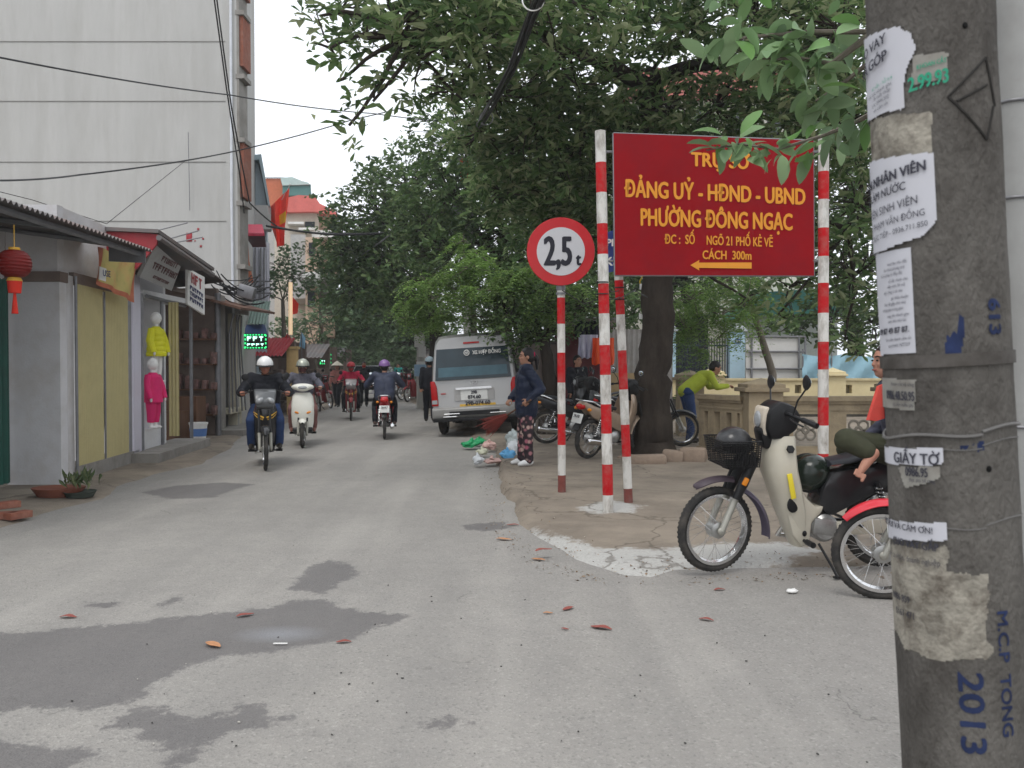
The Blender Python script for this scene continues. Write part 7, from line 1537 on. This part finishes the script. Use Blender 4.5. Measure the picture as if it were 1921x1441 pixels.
# person in lime leaning on the balustrade
b = Vector((P(1296, 0, 14.7).x, 14.7, .1)); J = dict(pelvis=(-.06, 0, .90), chest=(.19, 0, 1.09), neck=(.37, 0, 1.23), head=(.46, 0, 1.29))
for s, y in (('L', 1), ('R', -1)): J.update({s + 'sh': (.30, y * .17, 1.19), s + 'el': (.42, y * .22, .97), s + 'wr': (.64, y * .10, .985), s + 'hip': (-.05, y * .085, .87), s + 'kn': (.03, y * .09, .46), s + 'an': (.03 + .06 * y, y * .1, .08), s + 'to': (.16 + .06 * y, y * .11, .035)})
person('young person in a lime green shirt and jeans leaning forward on the tan balustrade', b, R(4), J, mat('lime_shirt', (.36, .42, .04), .8, var=.08), M_jean, hair='short', shoes=M_dsho, pitch=22, yaw=-6, vox=.01, grip=25, topname='shirt')
# man sitting cross legged on the seat of the cream motorbike
o = P(1692, 850, 5.72); o = Vector((o.x, o.y, 0)); q = lambda px, py, Y: P(px, py, Y) - o
J = dict(pelvis=q(1700, 852, 5.72), chest=q(1684, 765, 5.72), neck=q(1668, 712, 5.72), head=q(1663, 678, 5.70))
J.update(Lsh=q(1676, 738, 5.52), Lel=q(1680, 800, 5.44), Lwr=q(1688, 842, 5.34), Lhip=q(1690, 850, 5.62), Lkn=q(1588, 826, 5.44), Lan=q(1636, 852, 5.36), Lto=q(1612, 888, 5.34), Rsh=q(1672, 735, 5.92), Rel=q(1660, 795, 5.98), Rwr=q(1625, 825, 5.86), Rhip=q(1690, 850, 5.82), Rkn=q(1590, 842, 6.0), Ran=q(1655, 880, 5.86), Rto=q(1625, 890, 5.76))
sm = person('barefoot man in olive trousers sitting on the cream motorbike, half hidden by the pole', o, 0, J, mat('checked_shirt', (.06, .062, .09), .8, var=.7, scale=18), mat('olive_trousers', (.040, .042, .024), .85, var=.25), hair='short', yaw=184, vox=.007, grip=30, wr=.008, skin=mat('warm_skin', (.40, .20, .14), .6, var=.1), legcut=.82, topname='shirt')
mb = MB(); a = q(1612, 888, 5.34)
ank = q(1636, 852, 5.36); dd = (a - ank).normalized(); sd = dd.cross(Vector((0, 1, 0))).normalized()
for i in range(5):
    off = (i - 2) * .0155; ln = (.030, .032, .030, .026, .036)[i]; p0 = a + sd * off - dd * .006 + Vector((0, -.012, 0)); cap(mb, p0, p0 + dd * ln + Vector((0, -.008, 0)), .0085 + (.003 if i == 4 else 0), .0075 + (.003 if i == 4 else 0))
fuse(mb, 'toes', mat('warm_skin', (.4, .2, .14), .6), sm, .004, 2)
mb = MB(); sh = [q(1650, 724, 5.50), q(1660, 720, 5.54), q(1660, 785, 5.5), q(1644, 790, 5.44), q(1630, 788, 5.44)]; slab(mb, sh, .02); mb.build('orange_vest_panel', mat('orange_vest', (.50, .06, .045), .8, var=.3), sm)
# ---------------------------------------------------------------- silver minibus, white car, rubbish, litter
M_van = mat('silver_van_paint', (.33, .325, .32), .32, .5, var=.04, scale=2, coat=.5, dirt=(.36, .33, .29), dirt_amt=.35, dirt_scale=1.5)
M_glass = mat('tinted_glass', (.02, .035, .045), .08, .0, var=.2, spec=.35)
VY = 17.1; vl = P(814, 700, VY).x; vr = vl + 1.72; vc = (vl + vr) / 2
van = thing('minibus', 'silver minibus parked with its right wheels on the pavement, seen from behind', 'minibus', (vc, VY, .0)); van.rotation_euler = (0, R(-3.6), R(-3))
van.location.z = .055
def sect(w, zb, zt, y, n=1, tuck=1.0):
    """rear view cross-section of the body, y forward"""
    h = zt - zb; pts = []
    prof = [(-.94, 0), (-1, .06), (-1, .30), (-.985, .44), (-.955, .62), (-.90, .82), (-.86, .93), (-.78, .985), (-.5, 1.0), (0, 1.008), (.5, 1.0), (.78, .985), (.86, .93), (.90, .82), (.955, .62), (.985, .44), (1, .30), (1, .06), (.94, 0)]
    return [(a * w / 2 * tuck, y + (b - .35) * .10 * (1 if y < 1 and n else 0) * max(0, b - .35) * 4, zb + b * h) for a, b in prof]
mb = MB(); secs = [sect(1.66, .36, 1.98, -.02), sect(1.72, .32, 2.04, .06), sect(1.74, .30, 2.06, .5), sect(1.74, .30, 2.06, 2.6, 0), sect(1.72, .30, 2.05, 3.4, 0)]
fr = []
for a, b, c_ in sect(1.70, .30, 2.0, 4.0, 0): fr.append((a, 4.0 + (.5 if c_ < 1.1 else .5 - (c_ - 1.1) * .75), c_))
secs.append(fr); mb.loft(secs); mb.build('body', M_van, van, smooth=40)
def rearq(x0, x1, z0, z1, off=.0, th=.012, inset=0, bev=.004):     # slab that follows the slightly raked rear face
    yy = lambda z: -.02 + max(0, (z - .36) / 1.62 - .35) ** 2 * .4 - off
    mbx = MB(); n = 6; rings = []
    for i in range(n + 1): z = z0 + (z1 - z0) * i / n; k = inset * i / n; rings.append([(x0 + k, yy(z), z), (x1 - k, yy(z), z), (x1 - k, yy(z) - th, z), (x0 + k, yy(z) - th, z)])
    mbx.loft(rings); return mbx
ob = rearq(-.765, .765, 1.13, 1.755, .004, .012, .05).build('rear_window', M_glass, van)
text_obj('lettering', 'XE HỢP ĐỒNG', .105, M_wpaint, van, face_mtx((.30, -.018, 1.655)), bold=.004, sx=.8)
mb = MB(); mb.torus((-.10, -.02, 1.655), .052, .009, 'Y', 24, 6); mb.build('round_mark', M_wpaint, van); text_obj('lettering', '45', .075, M_wpaint, van, face_mtx((-.10, -.022, 1.655)), bold=.003)
rearq(-.70, .70, 1.19, 1.38, .0175, .002, .012).build('inside_curtain', mat('curtain_seen', (.06, .12, .15), .25, var=.25, scale=3), van)
rearq(-.17, .15, 1.84, 1.875, .004, .02, .0).build('high_brake_lamp', M_redl, van)
for s in (-1, 1):
    mb = MB(); mb.prism([(s * .86, .62), (s * .73, .62), (s * .745, 1.0), (s * .79, 1.12), (s * .865, 1.12)] if s > 0 else [(s * .86, .62), (s * .865, 1.12), (s * .79, 1.12), (s * .745, 1.0), (s * .73, .62)], -.055, .12, 0, None, .012); lm = mb.build('tail_lamp', M_redl, van)
    mb = MB(); mb.bb(s * .745, s * .85, -.062, -.05, .66, .74); mb.build('clear_lens', M_lens, lm)
rearq(-.36, .36, .92, .965, .0, .045).build('plate_garnish', M_chrome, van)
rearq(-.40, .40, .70, .94, .0, .010).build('plate_recess', mat('plate_recess_paint', (.38, .37, .36), .4, .5), van)  # recess around the plate has its own silver tone
pl = rearq(-.27, .27, .71, .905, .012, .008).build('plate', M_plate, van); text_obj('lettering', '29B', .085, M_ink, pl, face_mtx((0, -.048, .862)), bold=.004, sx=.9); text_obj('lettering', '074.60', .10, M_ink, pl, face_mtx((0, -.048, .768)), bold=.005, sx=.95)
mb = MB(); mb.torus((0, -.03, 1.06), .05, .007, 'Y', 24, 6, 0, 1); mb.v = [(x * 1.35, y, 1.06 + (z - 1.06) * .85) for x, y, z in mb.v]; mb.tube([(-.03, -.034, 1.085), (0, -.034, 1.03), (.03, -.034, 1.085)], .006, 5); mb.build('emblem', M_chrome, van)
rearq(-.30, .42, .575, .63, .004, .003).build('painted_band', mat('yellow_band', (.62, .38, .06), .6), van); text_obj('lettering', '29B-074.60', .11, M_ink, van, face_mtx((.06, -.034, .645)), bold=.004, sx=1.0)
mb = MB(); mb.box((-.62, -.03, .86), (.10, .01, .03), 0, None, .003); mb.build('badge', mat('red_badge', (.4, .1, .1), .4), van)
mb = MB(); mb.prism([(-.15, .36), (-.17, .42), (-.17, .55), (-.12, .585), (.25, .585), (.25, .36)], -.86, .86, 0, lambda v: Vector((v.y, v.x + abs(v.y) ** 4 * .12, v.z)), .02); mb.build('bumper', mat('dull_silver_bumper', (.30, .295, .285), .5, .3, dirt=(.18, .17, .15)), van)
mb = MB(); mb.bb(-.50, .50, -.185, -.17, .415, .50); mb.bb(-.84, .84, -.16, .2, .30, .36, 0, .01); mb.build('step_pad', M_black, van)
mb = MB()
for x0, x1, z in ((-.60, -.30, .455), (-.62, -.36, .40), (.32, .62, .44)): mb.tube([(x0, -.21, z), (x1, -.21, z)], .012, 8); mb.cyl((x0, -.21, z), (x0, -.15, z), .01); mb.cyl((x1, -.21, z), (x1, -.15, z), .01)
mb.build('chrome_bar', M_chrome, van)
for s in (-1, 1):
    for y in (.75, 3.35):
        mb = MB(); mb.torus((0, 0, 0), .235, .085, 'X', 36, 12, 0, 1.05); w_ = mb.build('wheel', M_tyre, van); w_.location = (s * .75, y, .315)
        mb = MB(); mb.lathe([(0, .05), (.08, .06), (.16, .03), (.175, .07), (.175, -.07), (0, -.07)], 24, 0, Matrix.Rotation(R(90 * s), 4, 'Y')); mb.build('rim', M_alu, w_)
for s in (-1, 1):
    for y0, y1 in ((.35, 1.45), (1.55, 2.65), (2.75, 3.6)):
        mb = MB(); mb.add([(s * (.872 - .0), y0, 1.20), (s * .872, y1, 1.20), (s * .825, y1, 1.72), (s * .825, y0, 1.72)], [(0, 1, 2, 3)]); mb.add([(s * .86, y0, 1.20), (s * .86, y1, 1.20), (s * .81, y1, 1.72), (s * .81, y0, 1.72)], [(0, 1, 2, 3)]); mb.build('side_window', M_glass, van)
    mb = MB(); mb.tube([(s * .86, 3.9, 1.25), (s * 1.02, 3.95, 1.3)], .015, 6); mb.box((s * 1.04, 3.95, 1.3), (.12, .05, .26), 0, None, .02); mb.build('wing_mirror', M_black, van)
mb = MB(); mb.prism([(4.52, 1.1), (4.0, 1.78), (4.04, 1.80), (4.56, 1.12)], -.72, .72, 0, lambda v: Vector((v.y, v.x - .0, v.z)), 0); mb.build('windscreen', M_glass, van)
mb = MB(); mb.tube([(-.45, -.02, .3), (-.45, .5, .28)], .03, 10); mb.tube([(-.7, .75, .32), (.7, .75, .32)], .05, 10); mb.build('axle', M_black, van)
# distant white car coming towards the camera
car = thing('car', 'white car with dark windscreen coming from the far end of the street', 'car', (P(696, 0, 37).x, 37, .01), R(-88))
mb = MB(); side = [(-2.0, .35), (-2.05, .75), (-1.95, 1.0), (-1.6, 1.08), (-1.2, 1.45), (.35, 1.48), (1.05, 1.02), (1.95, .88), (2.1, .6), (2.05, .32)]
mb.prism(side, -.86, .86, 0, lambda v: Vector((v.x, v.y * (1 if v.z < 1.0 else 1 - (v.z - 1.0) * .38), v.z)), .05); mb.build('body', mat('white_car_paint', (.66, .66, .72), .3, coat=.5), car)
mb = MB(); mb.add([(1.06, -.74, 1.04), (1.06, .74, 1.04), (.46, .62, 1.44), (.46, -.62, 1.44)], [(0, 1, 2, 3)]); mb.v = [(x + .02, y, z + .02) for x, y, z in mb.v]; mb.build('windscreen', M_glass, car)
for s in (-1, 1):
    mb = MB(); mb.ell((2.02, s * .62, .74), (.08, .18, .09), 0, 14, 8); mb.build('headlight', M_lens, car)
    mb = MB(); mb.add([(.9, s * .865, 1.04), (-1.3, s * .865, 1.06), (-1.05, s * .74, 1.40), (.4, s * .74, 1.42)], [(0, 1, 2, 3)]); mb.build('side_window', M_glass, car)
    for x in (-1.3, 1.3): mb = MB(); mb.torus((0, 0, 0), .22, .09, 'Y', 24, 8); mb.cyl((0, -.07, 0), (0, .07, 0), .16, n=16); w_ = mb.build('wheel', M_tyre, car); w_.location = (x, s * .78, .31)
mb = MB(); mb.bb(2.06, 2.12, -.55, .55, .48, .66, 0, .01); mb.build('grille', M_black, car); mb = MB(); mb.bb(2.10, 2.14, -.26, .26, .38, .48); mb.build('plate', M_plate, car)
# rubbish pile by the woman
def bag(label, px, py, r, m, seed, sq=.75, cat='bag'):
    g_ = G(px, py, .06); rr = random.Random(seed); mb = MB(); mb.ell((0, 0, r * sq), (r, r * .8, r * sq), 0, 22, 16); vs = []
    for v in mb.v:
        q = Vector(v); n_ = mnoise.noise(q * (5 / r * .25) + Vector((seed, 0, 0))) + .6 * mnoise.noise(q * (14 / r * .25)); d_ = (q - Vector((0, 0, r * sq))); q += d_.normalized() * n_ * r * .38; q.z = max(.0, q.z); vs.append(q)
    mb.v = vs; mb.tube([(0, 0, r * sq * 1.7), (.02, 0, r * sq * 2 + .04)], [r * .25, r * .12], 8); ob = mb.build('rubbish_bag', m, smooth=25); ob.location = (g_.x, g_.y, .05); ob.rotation_euler = (0, 0, rr.random() * 6); return tag(ob, label, cat, 'rubbish heap at the pavement edge')
M_bagw = mat('white_plastic_bag', (.62, .64, .66), .35, var=.12); M_bagb = mat('blue_plastic_bag', (.12, .36, .62), .35, var=.1); M_bagg = mat('green_plastic_bag', (.02, .30, .11), .3, var=.1); M_bagp = mat('pale_pink_bag', (.55, .36, .32), .4, var=.2)
bag('bright green plastic bag at the left end of the rubbish heap', 884, 838, .17, M_bagg, 1, .35); bag('flattened green plastic bag touching the van side of the heap', 898, 832, .15, M_bagg, 2, .32)
bag('big pale bag standing at the knee of the woman', 962, 838, .15, mat('pale_grey_bag', (.42, .47, .47), .4), 3, .9); bag('white plastic bag between the blue bag and the woman', 966, 856, .14, M_bagw, 4, .8)
bag('light blue plastic bag in the middle of the rubbish heap', 953, 862, .115, M_bagb, 5, .65); bag('crumpled whitish bag in front of the green bags', 918, 842, .13, M_bagp, 6, .5); bag('small clear bag at the front left of the heap', 896, 870, .09, M_bagw, 7, .7); bag('flat pinkish wrapper at the front of the heap', 922, 868, .14, M_bagp, 8, .25)
bag('small cream crumpled bag behind the front wrapper', 905, 852, .10, mat('cream_bag', (.55, .55, .42), .5), 9, .45)
# scattered litter, leaves, stones
def leaf_litter(label, px, py, s, m, seed, z=.014):
    s *= .72
    g_ = G(px, py, z); rr = random.Random(seed); mb = MB(); n = 9; rings = []
    for i in range(n):
        f = i / (n - 1); w_ = s * .32 * math.sin(math.pi * min(.97, .05 + f * .95)) ** .8; hgt = s * .05 * math.sin(f * 3.1) + .03 * s * math.sin(f * 7 + seed); x = (f - .5) * s * 1.5
        rings.append([(x, -w_, hgt + w_ * .22), (x, -w_ * .4, hgt + .1 * w_), (x, 0, hgt), (x, w_ * .4, hgt + .15 * w_), (x, w_, hgt + w_ * .15), (x, w_, hgt + w_ * .15 + .002), (x, 0, hgt + .003), (x, -w_, hgt + w_ * .22 + .002)])
    mb.loft(rings); ob = mb.build('fallen_leaf', m); ob.location = (g_.x, g_.y, z); ob.rotation_euler = (0, 0, rr.uniform(-.9, .9)); tag(ob, label, 'leaf', 'dry leaves fallen on the road')
M_lfr = mat('dry_red_leaf', (.26, .075, .06), .8, var=.3, scale=20); M_lfo = mat('dry_tan_leaf', (.45, .22, .11), .8, var=.3, scale=20)
for i, (px, py, s, m, lb) in enumerate(((460, 1154, .09, M_lfr, 'dry reddish leaf at the upper edge of the dark wet patch'), (400, 1210, .11, M_lfo, 'dry tan leaf lying in the dark wet patch'), (1066, 1142, .085, M_lfr, 'dry reddish leaf straight below the white cement patch'), (1128, 1178, .11, M_lfr, 'largest dry red leaf nearest the camera on the right of the road'), (1325, 1162, .075, M_lfr, 'dry red leaf on the road below the front wheel of the cream motorbike'),
   (1350, 1106, .07, M_lfr, 'dry red leaf just under the front tyre of the cream motorbike'), (1020, 1032, .13, M_lfr, 'curled dark red leaf at the edge of the white cement'), (945, 1012, .12, M_lfo, 'tan leaf in the gutter left of the white cement'), (1010, 1050, .10, M_lfo, 'tan leaf flat on the asphalt left of the white cement patch'), (962, 985, .1, M_lfr, 'reddish leaf at the crumbled kerb corner'), (645, 1204, .07, M_lfr, 'small reddish leaf at the right tip of the wet patch'), (128, 1157, .09, M_lfr, 'thin reddish leaf far left above the wet patch'), (1028, 1150, .05, M_lfo, 'tiny tan leaf left of a reddish one below the white cement'), (1060, 1180, .04, M_lfr, 'tiny curled leaf left of the largest red leaf'))):
    leaf_litter(lb, px, py, s, m, i, .07 if (px, py) in ((1020, 1032),) else .014)
pap = MB(); pap.ell((0, 0, .012), (.035, .03, .014), 0, 12, 8); pap.v = [tuple(Vector(v) * (1 + .3 * mnoise.noise(Vector(v) * 60))) for v in pap.v]; ob = pap.build('paper_scrap', M_wpaint); ob.location = G(1486, 1112, .012); tag(ob, 'crumpled white paper scrap on the road left of the red motorbike wheel', 'paper')
pap = MB(); pap.box((0, 0, .0), (.07, .012, .003)); ob = pap.build('paper_strip', M_wpaint); ob.location = G(526, 1207, .016); tag(ob, 'thin white strip lying on the painted pale sheen of the wet patch', 'paper')
mb = MB(); rr = random.Random(12); cl = [(810, 1128), (655, 1283), (640, 1262), (745, 1264), (755, 1272), (865, 1160), (1345, 1206), (1435, 1192), (1398, 1140), (1085, 1372), (940, 1250), (978, 1210), (135, 1315), (590, 1300), (708, 1315), (985, 1125), (1400, 1240), (848, 1100)]
stones = cl + [(rr.uniform(200, 1650), rr.uniform(1020, 1430)) for _ in range(80)]
for i, (px, py) in enumerate(stones):
    s = .0065 if i < len(cl) else rr.uniform(.002, .006); p = G(px, py, .012); mb.box(p, (s * rr.uniform(1, 2), s, s * .8), 0 if rr.random() < .7 else 1, Matrix.Rotation(rr.uniform(0, 3), 3, 'Z') @ Matrix.Rotation(rr.uniform(-.5, .5), 3, 'X'), s * .3)
ob = mb.build('gravel', [mat('dark_grit', (.04, .038, .035), .9), mat('pale_grit', (.42, .40, .36), .9)]); tag(ob, 'scattered dark and pale grit on the asphalt', 'grit', None, 'stuff')
n = 900; rng = np.random.default_rng(77); pts = []
while len(pts) < n:
    px, py = rng.uniform(880, 1700), rng.uniform(850, 1100); g_ = G(px, py, 0)
    d_ = poly_sdf(np.array([g_.x]), np.array([g_.y]), curb)[0]
    if -.25 < d_ < .5 and rng.random() < math.exp(-abs(d_) * 5): pts.append((g_.x, g_.y, float(zpav(np.array([[g_.x]]), np.array([[g_.y]]))[0, 0]) + .006 if d_ > -.05 else .014))
a = rng.random(n) * 6.28; ob = leaves_mesh('gutter_litter', np.array(pts), np.stack([np.cos(a), np.sin(a), rng.normal(0, .3, n)], 1), np.stack([rng.normal(0, .4, n), rng.normal(0, .4, n), np.ones(n)], 1), .01 + .03 * rng.random(n) ** 2, .006 + .014 * rng.random(n) ** 2, leaf_mat('litter_bits', [(.07, .05, .035), (.16, .11, .07), (.30, .20, .12), (.2, .18, .15), (.4, .36, .3)], .05, .9), None)
tag(ob, 'crumbs of dry leaf and dirt along the kerb', 'litter', None, 'stuff')
# ---------------------------------------------------------------- damp air
mb = MB(); mb.bb(-260, 260, -70, 410, -1.1, 14.6); hz_ = mb.build('haze', [], smooth=0); hm = bpy.data.materials.new('haze'); hm.use_nodes = True; nt = hm.node_tree; nt.nodes.clear()
ho = nt.nodes.new('ShaderNodeOutputMaterial'); hv = nt.nodes.new('ShaderNodeVolumePrincipled'); hv.inputs['Color'].default_value = (.99, .995, 1, 1); hv.inputs['Density'].default_value = .0013; hv.inputs['Anisotropy'].default_value = .2
nt.links.new(hv.outputs[0], ho.inputs['Volume']); hz_.data.materials.append(hm); tag(hz_, 'thin pale haze hanging in the street air', 'haze', None, 'stuff')
bpy.data.scenes.remove(TMP)
